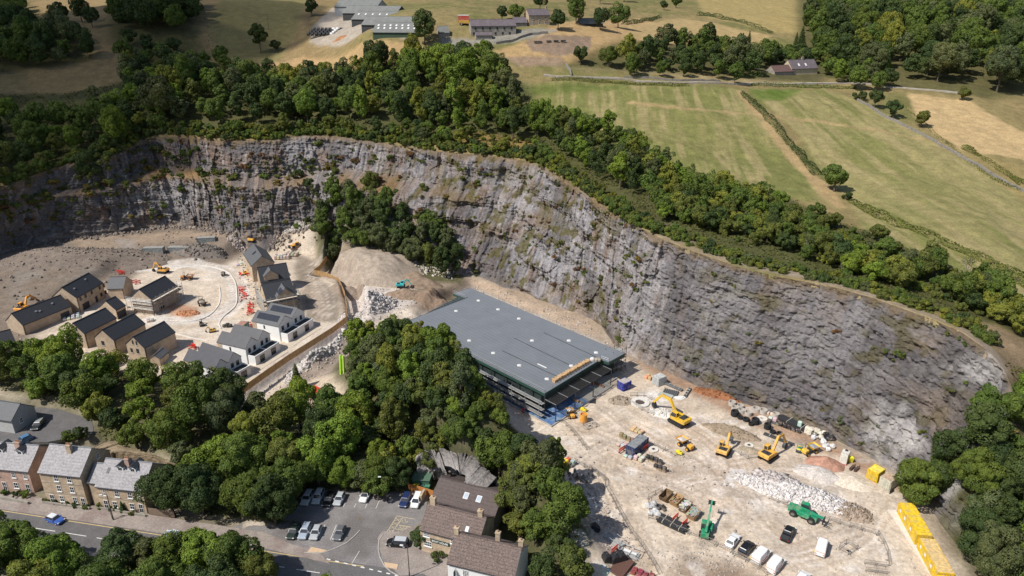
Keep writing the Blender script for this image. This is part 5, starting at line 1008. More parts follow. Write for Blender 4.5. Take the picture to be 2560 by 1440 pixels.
class House:
    def __init__(h, name, label, e2, e3, ze, W, z0=0.0, e1=None, hr=None, cat='house', group=None, wall=BUFF, roof=SLATE, over=0.25, gable=True, L=None, chip=True, vis=None, lo=0.0):
        A = V3(*e2, ze); B = V3(*e3, ze); xa = (B - A); xa.z = 0; h.L = xa.length if L is None else L; xa.normalize()
        if e1 is not None:
            w_ = V3(*e1, ze) - A; wn = Vector((-xa.y, xa.x, 0)); d = w_.dot(wn); h.W = abs(d) if W is None else W; up = 1 if d > 0 else -1
        else:
            wn = Vector((-xa.y, xa.x, 0)); up = 1 if wn.y > 0 else -1; h.W = W
        ya = wn * up; h.sg = 1 if up > 0 else -1; xl = xa * h.sg
        ctr = A + xa * (h.L / 2) + ya * (h.W / 2)
        h.he = ze - z0; h.hr = (h.he + h.W * 0.5 * 0.8) if hr is None else hr; h.gx = -h.sg * h.L / 2
        h.rz = math.atan2(xl.y, xl.x); h.o = thing(name, label, cat, (ctr.x, ctr.y, z0), h.rz, group)
        L, W, he, hr_ = h.L, h.W, h.he, h.hr
        b = MB(); b.loft([[(x, -W / 2, -1.5 - lo), (x, W / 2, -1.5 - lo), (x, W / 2, he), (x, 0, hr_ - .03), (x, -W / 2, he)] for x in (-L / 2, L / 2)] if gable else [[(x, -W / 2, -1.5), (x, W / 2, -1.5), (x, W / 2, he), (x, -W / 2, he)] for x in (-L / 2, L / 2)])
        h.wall = b.build('wall', wall, h.o)
        if gable:
            b = MB(); t = 0.16; sl = (hr_ - he) / (W / 2); ov = over
            for s in (-1, 1):
                y1 = s * (W / 2 + ov); z1 = he - sl * ov
                ring = lambda x: [(x, 0, hr_ + .02), (x, y1, z1 + .02), (x, y1, z1 + .02 + t), (x, 0, hr_ + .02 + t)]
                rr = [ring(-L / 2 - ov * .6), ring(L / 2 + ov * .6)]
                if s < 0: rr.reverse()
                b.loft(rr)
            h.roof = b.build('roof', roof, h.o)
            MB().beam((-L / 2 - ov * .6, 0, hr_ + .2), (L / 2 + ov * .6, 0, hr_ + .2), .3, .12).build('ridge', LEAD if roof is SLATE else roof, h.roof)
            g_ = MB()
            for s in (-1, 1): g_.beam((-L / 2, s * (W / 2 + ov + .06), he - sl * ov), (L / 2, s * (W / 2 + ov + .06), he - sl * ov), .14, .12)
            g_.build('gutter', DFRAME, h.roof)
            h.sl = sl
    def pos(h, wl_, u, z):
        if wl_ == 'n': return (h.gx + h.sg * u, -h.W / 2, z), 0
        if wl_ == 'b': return (h.gx + h.sg * u, h.W / 2, z), math.pi
        if wl_ == 'g': return (h.gx, -h.W / 2 + u, z), (math.pi / 2 if h.gx > 0 else -math.pi / 2)
        return (-h.gx, -h.W / 2 + u, z), (math.pi / 2 if h.gx < 0 else -math.pi / 2)
    def win(h, wl_, u, z, w=1.0, hh=1.4, fr=WHITEP, sill=True, bars=(1, 1), name='window'):
        p, a = h.pos(wl_, u, z); key = ('W', w, hh, fr.name, sill, bars, name)
        if key not in WC:
            g = MB().box(-w / 2, w / 2, -.03, .12, -hh / 2, hh / 2).mesh(name, GLASS if name == 'window' else DOORD); f = MB(); e = .09
            for x in (-w / 2, w / 2): f.box(x - e / 2, x + e / 2, -.07, .04, -hh / 2, hh / 2)
            for z_ in (-hh / 2, hh / 2): f.box(-w / 2 - e / 2, w / 2 + e / 2, -.075, .04, z_ - e / 2, z_ + e / 2)
            for i in range(1, bars[0] + 1): f.box(-w / 2 + w * i / (bars[0] + 1) - .03, -w / 2 + w * i / (bars[0] + 1) + .03, -.06, 0, -hh / 2, hh / 2)
            for i in range(1, bars[1] + 1): f.box(-w / 2, w / 2, -.065, 0, -hh / 2 + hh * i / (bars[1] + 1) - .035, -hh / 2 + hh * i / (bars[1] + 1) + .035)
            s_ = MB().box(-w / 2 - .15, w / 2 + .15, -.17, .03, -hh / 2 - .2, -hh / 2 - .05).mesh('sill', WHITEP if fr is WHITEP else CONC) if sill else None
            WC[key] = (g, f.mesh('frame', fr), s_)
        g, f, s_ = WC[key]; o = addobj(name, g, h.o); o.location = p; o.rotation_euler = (0, 0, a); addobj('frame', f, o)
        if s_: addobj('sill', s_, o)
        return o
    def chim(h, x, y=0.0, hh=1.6, w=.9, d=.6, pots=2, m=BRICK, zz=None):
        zb = h.hr - abs(y) * h.sl - .7 if zz is None else zz
        c = MB().box(x - w / 2, x + w / 2, y - d / 2, y + d / 2, zb, h.hr + hh).box(x - w / 2 - .08, x + w / 2 + .08, y - d / 2 - .08, y + d / 2 + .08, h.hr + hh - .25, h.hr + hh - .05).build('chimney', m, h.roof)
        for i in range(pots): xx = x + (i - (pots - 1) / 2) * .35; MB().cyl((xx, y, h.hr + hh - .06), (xx, y, h.hr + hh + .45), .14, .11, 8).build('chimney_pot', POT, c)
    def onroof(h, x, t, w, l, name, m, s=-1, th=.07, fr=None):
        """patch lying on slope s; t = distance down the slope from the ridge"""
        a = math.atan(h.sl); o = MB().box(-w / 2, w / 2, -l / 2, l / 2, 0, th).build(name, m, h.roof); y = s * t * math.cos(a)
        o.location = (x, y, h.hr + .185 - t * math.sin(a)); o.rotation_euler = (a * -s, 0, 0); return o
    def dormer(h, x, w=1.5, s=-1, t=2.4, roofm=TILED):
        a = math.atan(h.sl); y0 = s * (t * math.cos(a)); z0 = h.hr - abs(y0) * h.sl; hh = 1.25
        d = MB().slab([(x - w / 2, z0 - .1), (x + w / 2, z0 - .1), (x + w / 2, z0 + hh), (x, z0 + hh + .55), (x - w / 2, z0 + hh)], min(y0, y0 + 2.6), max(y0, y0 + 2.6)).build('dormer', WHITEP, h.roof)
        r = MB()
        for q_ in (-1, 1): r.loft([[(x, y, z0 + hh + .58), (x + q_ * (w / 2 + .2), y, z0 + hh - .1), (x + q_ * (w / 2 + .2), y, z0 + hh + .05), (x, y, z0 + hh + .75)] for y in ((y0 - .25, y0 + 3.0) if q_ > 0 else (y0 + 3.0, y0 - .25))])
        r.build('dormer_roof', roofm, h.roof); MB().box(x - .42, x - .05, y0 - .04, y0 + .05, z0 + .35, z0 + 1.0).box(x + .05, x + .42, y0 - .04, y0 + .05, z0 + .35, z0 + 1.0).build('dormer_window', GLASS, h.roof)
WC = {}
# --- stone terrace along the road
S1 = House('terraced_house', 'red brick house at the left edge of the stone terrace, with roof dormers', (70,1178), (-60,1166), 6.0, 9.0, wall=BRICK)
for u in (1.1, 4.0, 8.2): 
    S1.win('n', u, 4.6, .9 if u > 2 else .7, 1.5)
for u in (4.2, 9.6): S1.win('n', u, 1.7, 1.1, 1.5)
S1.win('n', 1.3, 1.2, 1.0, 2.2, name='door', sill=False); S1.win('n', 7.2, 1.2, 1.0, 2.2, name='door', sill=False); S1.chim(S1.gx - 4.6, -.6, 1.2, 1.3, .8, 3, BRICK); S1.dormer(S1.gx - 3.6); S1.dormer(S1.gx - 8.6); S1.win('g', 4.6, 2.0, .9, 1.3)
S2 = House('terraced_house', 'tall three storey buff stone house between the brick house and the dormered one', (200,1190.8), (96,1180), 8.2, 9.6)
for z in (7.0, 4.3, 1.5):
    for u in (2.9, 6.1): S2.win('n', u, z, 1.0, 1.5)
S2.win('n', .95, 1.2, .95, 2.1, name='door', sill=False); S2.win('n', 8.5, 1.2, 1.1, 2.2, name='door', sill=False); S2.chim(S2.gx - S2.L * .45, -1.0, 1.3, 1.1, .8, 3, BUFF); S2.win('g', 6.0, 9.3, .8, 1.2)
MB().box(-S2.L / 2, S2.L / 2, -S2.W / 2 - .05, -S2.W / 2 + .02, 2.85, 3.0).box(-S2.L / 2, S2.L / 2, -S2.W / 2 - .05, -S2.W / 2 + .02, 5.6, 5.75).build('string_course', GREYST, S2.o)
S3 = House('terraced_house', 'buff stone house with two roof dormers at the right end of the terrace', (355,1227.6), (239,1215), 6.0, 9.4)
for u, z, w_ in ((.95,4.5,.5),(3.2,4.5,1.0),(6.3,4.5,1.0),(9.3,4.5,.5),(3.3,1.5,1.1),(7.4,1.5,1.1)): S3.win('n', u, z, w_, 1.5)
S3.win('n', 1.2, 1.2, 1.0, 2.3, name='door', sill=False); S3.win('n', 9.6, 1.2, 1.0, 2.3, name='door', sill=False); S3.chim(S3.gx - S3.L * .48, -.7, 1.3, 1.0, .8, 3, BRICK); S3.dormer(S3.gx - 3.6); S3.dormer(S3.gx - 6.6); S3.onroof(S3.gx - 9.4, 2.6, .6, 1.3, 'skylight', GLASS)
MB().box(-S3.L / 2, S3.L / 2, -S3.W / 2 - .05, -S3.W / 2 + .02, 2.95, 3.1).build('string_course', GREYST, S3.o); S3.win('g', 7.5, 1.3, .9, 2.1, fr=DFRAME, sill=False, name='door'); S3.win('g', 4.2, 6.6, .7, 1.0, fr=GREYST if False else DFRAME)
lk = House('house_wing', 'low slate roofed link between the tall stone house and the dormered one', (239,1207), (222,1205), 6.2, 6.5, roof=SLATE, cat='house wing', L=1.9)
rg = House('house', 'pale house partly in view above the rear lane at the left edge', (28,1052), (-40,1042), 6.0, 7, z0=2.2, e1=(8,990), wall=mat('grey_render', (0.42, 0.42, 0.41), .8, .1, 1), roof=TILEG); rg.win('g', 2.5, 2.4, .8, 1.3)
# front gardens: low walls, hedgelets
def wallrun(name, label, pts, h, wd, m, z=None, cat='wall', top=None):
    P = [Vector((*UP(a, b_, z), z)) for a, b_ in pts] if z is not None else [Vector(GR(a, b_)) for a, b_ in pts]; b = MB()
    if z is None:
        Q = []
        for p, q_ in zip(P[:-1], P[1:]):
            n = max(1, int((q_ - p).length / 2.5)); Q += [p.lerp(q_, i / n) for i in range(n)]
        Q.append(P[-1]); P = [Vector((p.x, p.y, tz(p.x, p.y))) for p in Q]
    rings = []
    for i, p in enumerate(P):
        d = (P[min(i + 1, len(P) - 1)] - P[max(i - 1, 0)]); d.z = 0; d.normalize(); s = Vector((d.y, -d.x, 0)) * wd / 2; j = rnd.uniform(-.06, .06) if z is None else 0
        rings.append([tuple(p - s + Vector((0, 0, -.5))), tuple(p + s + Vector((0, 0, -.5))), tuple(p + s + Vector((0, 0, h + j))), tuple(p - s + Vector((0, 0, h + j)))])
    o = b.loft(rings).build(name, m); return tag(o, label, cat)
wallrun('garden_wall', 'low stone garden wall in front of the red brick house', [(0,1248),(60,1258),(72,1262)], .8, .35, GREYST, 0)
wallrun('garden_wall', 'low garden wall in front of the tall three storey stone house', [(108,1259),(225,1275)], .7, .3, GREYST, 0)
wallrun('garden_wall', 'low garden wall in front of the dormered stone house', [(245,1273),(365,1293)], .7, .3, GREYST, 0)
for i, (x, y, s, c) in enumerate([(12,1237,.55,'mid green'),(40,1242,.5,'dark green'),(63,1243,.55,'bright green'),(120,1254,.45,'olive'),(143,1259,.4,'dark green'),(165,1264,.4,'dark green'),(190,1268,.4,'dark green'),(218,1272,.42,'mid green'),(253,1270,.5,'mid green'),(285,1276,.45,'mid green'),(330,1288,.35,'olive')]):
    X_, Y_ = UP(x, y, 0); plant(SHRUB[i % 4], X_, Y_, 0, s, GREENS[c], f'{c} garden bush in front of the stone terrace, number {i+1} from the left' if False else f"{c} garden bush {['left of the brick house door','under the brick house window','at the right of the brick house garden','by the steps of the tall stone house','under the left window of the tall stone house','in the middle of the tall stone house front','under the right window of the tall stone house','by the right door of the tall stone house','under the left window of the dormered house','in the middle of the dormered house garden','near the right door of the dormered house'][i]}", 'bush')
X_, Y_ = UP(308, 1280, 0); plant(CONI[0], X_, Y_, 0, .22, GREENS['dark green'], 'small pointed conifer between the ground floor windows of the dormered house', 'tree'); 
wallrun('timber_fence', 'weathered vertical board fence right of the stone terrace', [(373,1286),(438,1295)], 1.8, .1, courses('fence_boards', (0.23, 0.17, 0.13), .5, .35, 'X', .9, .2, 3), 0, 'fence')
# --- the inn
P0 = House('inn_wing', 'long rear wing of the inn with brown roof and two white skylights', (1077.5,1250), (1236,1292), 4.2, 9.5, wall=GREYST, roof=BROWN, cat='building wing', hr=6.6); 
for x in (-.6, 2.4): P0.onroof(x + P0.L * .03, 2.6, 1.1, 1.5, 'skylight', WHITEP); P0.onroof(x + P0.L * .03, 2.6, .85, 1.25, 'skylight_pane', mat('skylight_glass', (.45, .52, .6), .2, .1, 1), th=.1)
P1 = House('inn', 'stone inn with mossy stone slate roof and its dark name board', (1050,1322), (1195,1361), 5.6, 8.4, wall=BUFF, roof=STSL, cat='inn', hr=8.6)
P1.chim(-P1.L / 2 + 1.0, .2, 1.9, 1.1, .8, 1, BUFF); P1.chim(P1.L / 2 - 1.2, .2, 1.6, 1.0, .8, 1, BUFF); P1.onroof(P1.L * .26, 3.3, .7, 1.6, 'skylight', mat('skylight_glass2', (.5, .55, .6), .3, .1, 1))
for u in (1.4, 7.4): P1.win('n', u, 4.7, 1.3, 1.2, bars=(3, 2))
P1.win('n', 1.6, 2.3, 1.6, 1.2, bars=(3, 1)); P1.win('n', 7.6, 1.9, 1.3, 1.4, bars=(3, 2))
sg_ = MB().box(-2.1, 2.1, -.12, 0, -.38, .38).build('name_board', mat('sign_black', (.02, .045, .04), .5, .1, 2), P1.o, loc=(P1.gx + P1.sg * 4.4, -P1.W / 2 - .05, 3.55)); 
def text(s, size, m, parent, loc, rot, name='lettering', ext=.02, font_scale=1):
    cu = bpy.data.curves.new('lettering', 'FONT'); cu.body = s; cu.size = size; cu.align_x = 'CENTER'; cu.align_y = 'CENTER'; cu.extrude = ext; cu.offset = size * .018
    t = bpy.data.objects.new('t', cu); col.objects.link(t); dg = bpy.context.evaluated_depsgraph_get(); me = bpy.data.meshes.new_from_object(t.evaluated_get(dg)); bpy.data.objects.remove(t)
    me.materials.clear(); me.materials.append(m); o = addobj(name, me, parent); o.location = loc; o.rotation_euler = rot; return o
text('BOAT HOUSE', .58, WHITEP, sg_, (0, -.14, 0), (R(90), 0, 0))
iv = np.random.default_rng(4); n = 2600; a_ = iv.random(n) * 4.2 + .2; V, F = leafquads(np.c_[-P1.L / 2 - .15 - iv.random(n) * .3, -P1.W / 2 + iv.random(n) ** .8 * P1.W * .95, iv.random(n) * 6 + .2], np.c_[-np.ones(n), iv.normal(size=n) * .5, iv.random(n)], .32, iv)
o = addobj('ivy', npmesh('ivy', V, F, LEAF, {'tone': ('FACE', 'FLOAT', .5 + .3 * iv.random(n))}), P1.o); o.color = (0.16, 0.22, 0.03, 1)
P2 = House('white_house', 'white rendered house with stone slate roof at the bottom edge beside the inn', (1119,1406), (1285,1447), 6.0, 8.8, wall=RENDER, roof=STSL, hr=9.3)
for x in (-P2.L / 2 + .2, P2.L * .12, P2.L / 2 - .2): P2.chim(x, (0, 1.2, .5)[int(x > -3) + int(x > 4)], 1.5, .9, .7, 1, BUFF)
for u in (3.6, 8.0): P2.win('n', u, 4.4, 1.1, 1.4, bars=(2, 3)); P2.win('n', u, 1.6, 1.1, 1.4, bars=(2, 3))
hs = MB().cyl((P2.gx + 1.6, -P2.W / 2, 5.0), (P2.gx + 1.6, -P2.W / 2 - 1.1, 5.0), .04).build('sign_bracket', STEELD, P2.o); MB().box(P2.gx + 1.55, P2.gx + 1.65, -P2.W / 2 - 1.05, -P2.W / 2 - .15, 3.4, 4.8).build('hanging_sign', mat('sign_black', ()), hs)
sh = thing('bin_store', 'green corrugated shed beside the rock face behind the inn', 'shed', (*UP(1056, 1212, 0), 0), R(-8)); MB().box(-2, 2, -1.3, 1.3, -.3, 2.3).build('wall', courses('green_sheet', (.06, .13, .09), .6, .3, 'X', .6, .1, 2), sh); MB().slab([(-2.15, 2.3), (2.15, 2.3), (2.15, 2.42), (-2.15, 2.42)], -1.5, 1.5).build('roof', courses('green_roof', (.10, .17, .12), .7, .3, 'X', .6, .1, 2), sh)
def wheelie(px, py, c, label):
    x, y = UP(px, py, 0); t = thing('wheeled_bin', label, 'bin', (x, y, 0.03), R(-8)); MB().loft([[(-.5, -.4, 0), (.5, -.4, 0), (.5, .4, 0), (-.5, .4, 0)], [(-.65, -.5, 1.1), (.65, -.5, 1.1), (.65, .5, 1.1), (-.65, .5, 1.1)]]).build('body', DULL, t, color=c); MB().box(-.7, .7, -.55, .55, 1.1, 1.22, .05).build('lid', DULL, t, color=c)
wheelie(1043, 1219, (.75, .62, .02), 'yellow wheeled bin in front of the green shed'); wheelie(1057, 1221, (.03, .09, .09), 'dark teal wheeled bin right of the yellow bin'); wheelie(1068, 1224, (.05, .2, .12), 'green wheeled bin nearest the inn wall')
wallrun('timber_fence', 'orange brown timber fence between the car park and the inn yard', [(1021,1224),(1056,1234),(1084,1243)], 1.8, .1, courses('orange_boards', (.50, .21, .06), .6, .4, 'X', .8, .15, 3), 0, 'fence')
wallrun('stone_wall', 'short buff stone wall stub beside the white van like car', [(1052,1258),(1062,1240)], 2.0, .5, BUFF, 0)
# --- farm on the hill
def far(name, label, e2, e3, ze_, W, **k):
    g = GR(*e2); he = ze_; zz = g[2]; return House(name, label, e2, e3, zz + he - .3, W, z0=zz - .3, lo=3, **k)
def farH(name, label, bl, br, he, W, **k):
    """near wall base from bl to br (surveyed where the sight line meets the hill)"""
    a = Vector(GR(*bl)); b = Vector(GR(*br)); b = Vector((b.x, a.y + max(-.35, min(.35, (b.y - a.y) / (b.x - a.x))) * (b.x - a.x), b.z)); z = min(a.z, tq(b.x, b.y)) - .2
    def px_(p):
        dep = p.y * _ct - (p.z - CAMZ) * _st; return (1280 + FPX * p.x / dep, 720 - FPX * (p.y * _st + (p.z - CAMZ) * _ct) / dep)
    A_ = Vector((a.x, a.y, z + he)); B_ = Vector((b.x, b.y, z + he)); return House(name, label, px_(B_), px_(A_), z + he, W, z0=z, lo=5, **k)
SHEET = courses('fibre_sheet', (0.19, 0.195, 0.185), .85, 1.1, 'X', .8, .15, .4); SHEETG = mat('green_cladding', (.05, .085, .055), .7, .15, 1)
for i, (e2, e3, hh, W, lb) in enumerate([((933,99),(1040,96),4.6,17,'nearest long barn with pale roof lights and green walls'),((905,84),(1030,76),5.0,15,'second barn from the front with grey sheet roof'),((880,68),(985,62),5.0,15,'third barn from the front with grey sheet roof'),((858,52),(965,47),5.0,15,'fourth barn with darker roof near the top of the yard'),((838,40),(940,36),6.0,15,'tall blue grey barn at the very back of the farm')]):
    H = farH('barn', lb, e2, e3, hh, W, wall=SHEETG if i == 0 else (mat('pale_boards', (.33,.34,.35), .8, .2, .5) if i == 4 else STEELD), roof=SHEET, cat='barn', hr=hh + W * .28, over=.4)
    if i in (0, 2):
        for k in range(7): H.onroof(-H.L * .42 + k * H.L * .14, 3.2, 1.0, 1.5, 'roof_light', WHITEP, th=.1)
        if i == 0:
            for k in range(7): H.onroof(-H.L * .40 + k * H.L * .14, 6.0, 1.0, 1.5, 'roof_light', WHITEP, th=.1)
PSL = mat('purple_slate', (.15,.125,.135), .7, .2, .5)
FH1 = farH('long_barn_house', 'long grey stone barn conversion with small dark windows', (1178,92), (1290,86), 5.6, 8, wall=GREYST, roof=PSL)
for k in range(6): FH1.win('n', FH1.L * (.1 + .16 * k), 4.2, .9, 1.3, fr=DFRAME); FH1.win('n', FH1.L * (.14 + .16 * k), 1.6, .9, 1.3, fr=DFRAME)
farH('lean_to', 'small slate roofed lean-to in front of the long stone barn', (1190,100), (1230,97), 2.6, 4, wall=GREYST, roof=PSL, cat='outbuilding')
FH2 = farH('farmhouse', 'buff stone farmhouse with gabled porch at the right of the farm', (1322,64), (1374,62), 5.6, 8, wall=BUFF, roof=PSL); FH2.chim(FH2.L / 2 - .8, 0, 1.4, 1.0, .8, 2, BUFF)
for k in range(3): FH2.win('n', FH2.L * (.2 + .3 * k), 4.2, .9, 1.3); FH2.win('n', FH2.L * (.2 + .3 * k), 1.5, .9, 1.3)
farH('garage', 'small dark roofed double garage between the long barn and the farmhouse', (1286,68), (1318,66), 2.8, 7, wall=GREYST, roof=PSL, cat='garage'); farH('garage', 'stone garage with dark doors beside the big old tree', (1098,94), (1124,93), 3.0, 8, wall=GREYST, roof=SHEET, cat='garage')
farH('open_shed', 'long low dark shed under the trees right of the farmhouse', (1452,62), (1500,60), 2.6, 7, wall=DFRAME, roof=SHEET, cat='shed')
C1 = farH('cottage', 'cottage with brown roof, white skylights and stone chimney beside the lane', (1978,186), (2042,184), 3.6, 9, wall=mat('cream_stone', (.5,.42,.3), .9, .15, 1), roof=PSL, hr=8.0)
C1.chim(1.0, 0, 1.5, 1.2, .9, 2, GREYST)
for x in (-3.2, 1.6): C1.onroof(x, 3.8, 1.0, 1.8, 'skylight', WHITEP, th=.12)
farH('garage_wing', 'low brown roofed garage wing on the left of the cottage', (1936,187), (1984,187), 2.4, 8, wall=GREYST, roof=mat('red_brown_tile', (.14,.085,.075), .8, .15, 1), hr=5.4, cat='garage')
# --- new sandy brick houses of the estate (ground 3 m)
def brickhouse(label, e2, e3, ze, W=None, e1=None, wins=(), hr=None, roof=TILED, **k):
    H = House('brick_house', label, e2, e3, ze, W, z0=3.0, e1=e1, wall=SAND, roof=roof, hr=hr, over=.2, **k)
    for wdw in wins: H.win(*wdw, fr=DFRAME)
    dp = MB().cyl((H.gx + H.sg * .3, -H.W / 2 - .1, 0), (H.gx + H.sg * .3, -H.W / 2 - .1, H.he), .07).build('downpipe', DFRAME, H.o); return H
gw = (('g', 2.3, 5.6, .55, 1.3), ('g', 3.5, 5.6, .55, 1.3), ('g', 1.7, 3.1, .9, 1.3), ('g', 4.4, 3.1, .8, 1.3))
H5 = brickhouse('sandy brick house nearest the white houses, gable to the trees', (360,870), (437,830), 8.2, e1=(314,860), wins=(('g', 2.7, 6.3, .5, 1.2), ('g', 4.2, 6.3, .5, 1.2), ('g', 2.9, 3.6, 1.0, 1.4), ('g', 5.4, 3.4, .8, 1.2)))
H4 = brickhouse('middle one of the three parallel sandy brick houses', (284,851), (362,809), 8.2, W=H5.W, wins=(('g', 4.5, 3.6, 1.0, 1.3),), e1=(238,841))
H3 = brickhouse('left one of the three parallel sandy brick houses, four gable windows', (210,834), (290,794.5), 8.2, W=H5.W, e1=(166,822.5), wins=(('g', 2.7, 6.3, .5, 1.2), ('g', 4.2, 6.3, .5, 1.2), ('g', 2.9, 3.6, 1.0, 1.4), ('g', 5.4, 3.4, .8, 1.2)))
H6 = brickhouse('small sandy brick garage with open dark front', (289,775), (313,763), 6.6, e1=(250,768)); H6.win('n', H6.L / 2, 1.3, H6.L - .8, 2.4, fr=DFRAME, sill=False, name='door')
H1 = brickhouse('long sandy brick house with two chimneyless roof vents, farthest uphill', (190.5,745), (256.4,707), 8.6, e1=(147,733), wins=tuple(('n', u, 4.5, .9, 1.2) for u in (1.8, 4.4, 7.6, 12.0, 14.2)) + tuple(('n', u, 1.8, .9, 1.3) for u in (12.0, 14.4)))
H1.win('n', 3.6, 1.2, 3.2, 2.3, fr=DFRAME, sill=False, name='garage_door'); H1.win('n', 9.2, 1.2, 1.0, 2.2, fr=DFRAME, sill=False, name='door')
H2 = brickhouse('sandy brick house below the orange excavator, roof with three vents', (50,813), (177,765), 6.4, W=8.5, L=15, e1=(20,800)) if False else brickhouse('sandy brick house near the left excavator, with garage opening', (56,813), (177,765), 6.6, W=8.2, e1=(50,796))
H2.win('n', H2.L - 2.6, 1.2, 3.0, 2.3, fr=DFRAME, sill=False, name='garage_door')
for H, ps in ((H1, ((-4, 2.6), (3, 1.6))), (H2, ((-2, 2.6), (-1, 3), (4, 2.0)))):
    for x, t_ in ps: H.onroof(x, t_, .6, .5, 'roof_vent', GALV, th=.25)
H7 = brickhouse('sandy brick house turned sideways with paler grey roof slope', (308,721), (268,722), 7.2, e1=(322,702), roof=TILEG)
H9 = brickhouse('dark tiled house cut by the left edge of the picture', (44,855), (-30,868), 6.6, W=8, e1=(18,808)) if False else brickhouse('dark tiled house cut by the left edge of the picture', (40,858), (-40,880), 6.4, W=8.0)
P5 = House('garden_room', 'small lean-to with grey roof against the wall of the right hand brick house', (420,878), (398,897), 5.4, 3.0, z0=3.0, wall=SAND, roof=TILEG, cat='outbuilding', hr=3.4, e1=(398,864))
# scaffolded house
H8 = brickhouse('half built sandy brick house wrapped in scaffolding', (377,748.5), (440.6,714), 8.6, W=8.0, e1=(335,737), wins=(('n', 2.5, 4.4, 1.2, 1.3), ('n', 7, 4.4, 1.2, 1.3), ('n', 4.5, 1.4, 1.5, 2.0)))
def scaffold(label, H, off=1.3, lifts=(2.1, 4.3, 6.0), sides='ngh', name='scaffolding'):
    t = thing(name, label, 'scaffolding', H.o.location, H.rz); L, W = H.L, H.W; S_ = {'n': ((-L / 2 - off, -W / 2 - off), (L / 2 + off, -W / 2 - off)), 'b': ((-L / 2 - off, W / 2 + off), (L / 2 + off, W / 2 + off)), 'l': ((-L / 2 - off, -W / 2 - off), (-L / 2 - off, W / 2 + off)), 'r': ((L / 2 + off, -W / 2 - off), (L / 2 + off, W / 2 + off))}
    BRD = mat('scaffold_board', (.62, .54, .43), .9, .15, 2)
    for k in sides:
        (x0, y0), (x1, y1) = S_[k]; n = max(2, int(math.hypot(x1 - x0, y1 - y0) / 2.1)); inn = Vector((-(y1 - y0), x1 - x0, 0)).normalized() * 1.1
        if inn.dot(Vector((-(x0 + x1) / 2, -(y0 + y1) / 2, 0))) < 0: inn = -inn
        for i in range(n + 1):
            x, y = x0 + (x1 - x0) * i / n, y0 + (y1 - y0) * i / n; b = MB().cyl((x, y, -.2), (x, y, lifts[-1] + 1.6), .07, n=5); b.build('standard', GALV, t)
        for z in lifts:
            b = MB()
            for dz in (0, .5, 1.0): b.cyl((x0, y0, z + dz), (x1, y1, z + dz), .055, n=5)
            b.build('ledger', GALV, t); MB().beam((x0 + inn.x * .5, y0 + inn.y * .5, z), (x1 + inn.x * .5, y1 + inn.y * .5, z), 1.0, .08).build('board', BRD, t)
        b = MB()
        for i in range(n): a = (x0 + (x1 - x0) * i / n, y0 + (y1 - y0) * i / n); c = (x0 + (x1 - x0) * (i + 1) / n, y0 + (y1 - y0) * (i + 1) / n); b.cyl((*a, lifts[0] * (i % 2)), (*c, lifts[0] * (1 - i % 2) + (lifts[1] - lifts[0]) * (i % 2) * 0), .05, n=5)
        b.build('brace', GALV, t)
    return t
scaffold('scaffolding with pale boards around the half built brick house', H8, sides='nlr', lifts=(2.1, 4.0, 5.1))
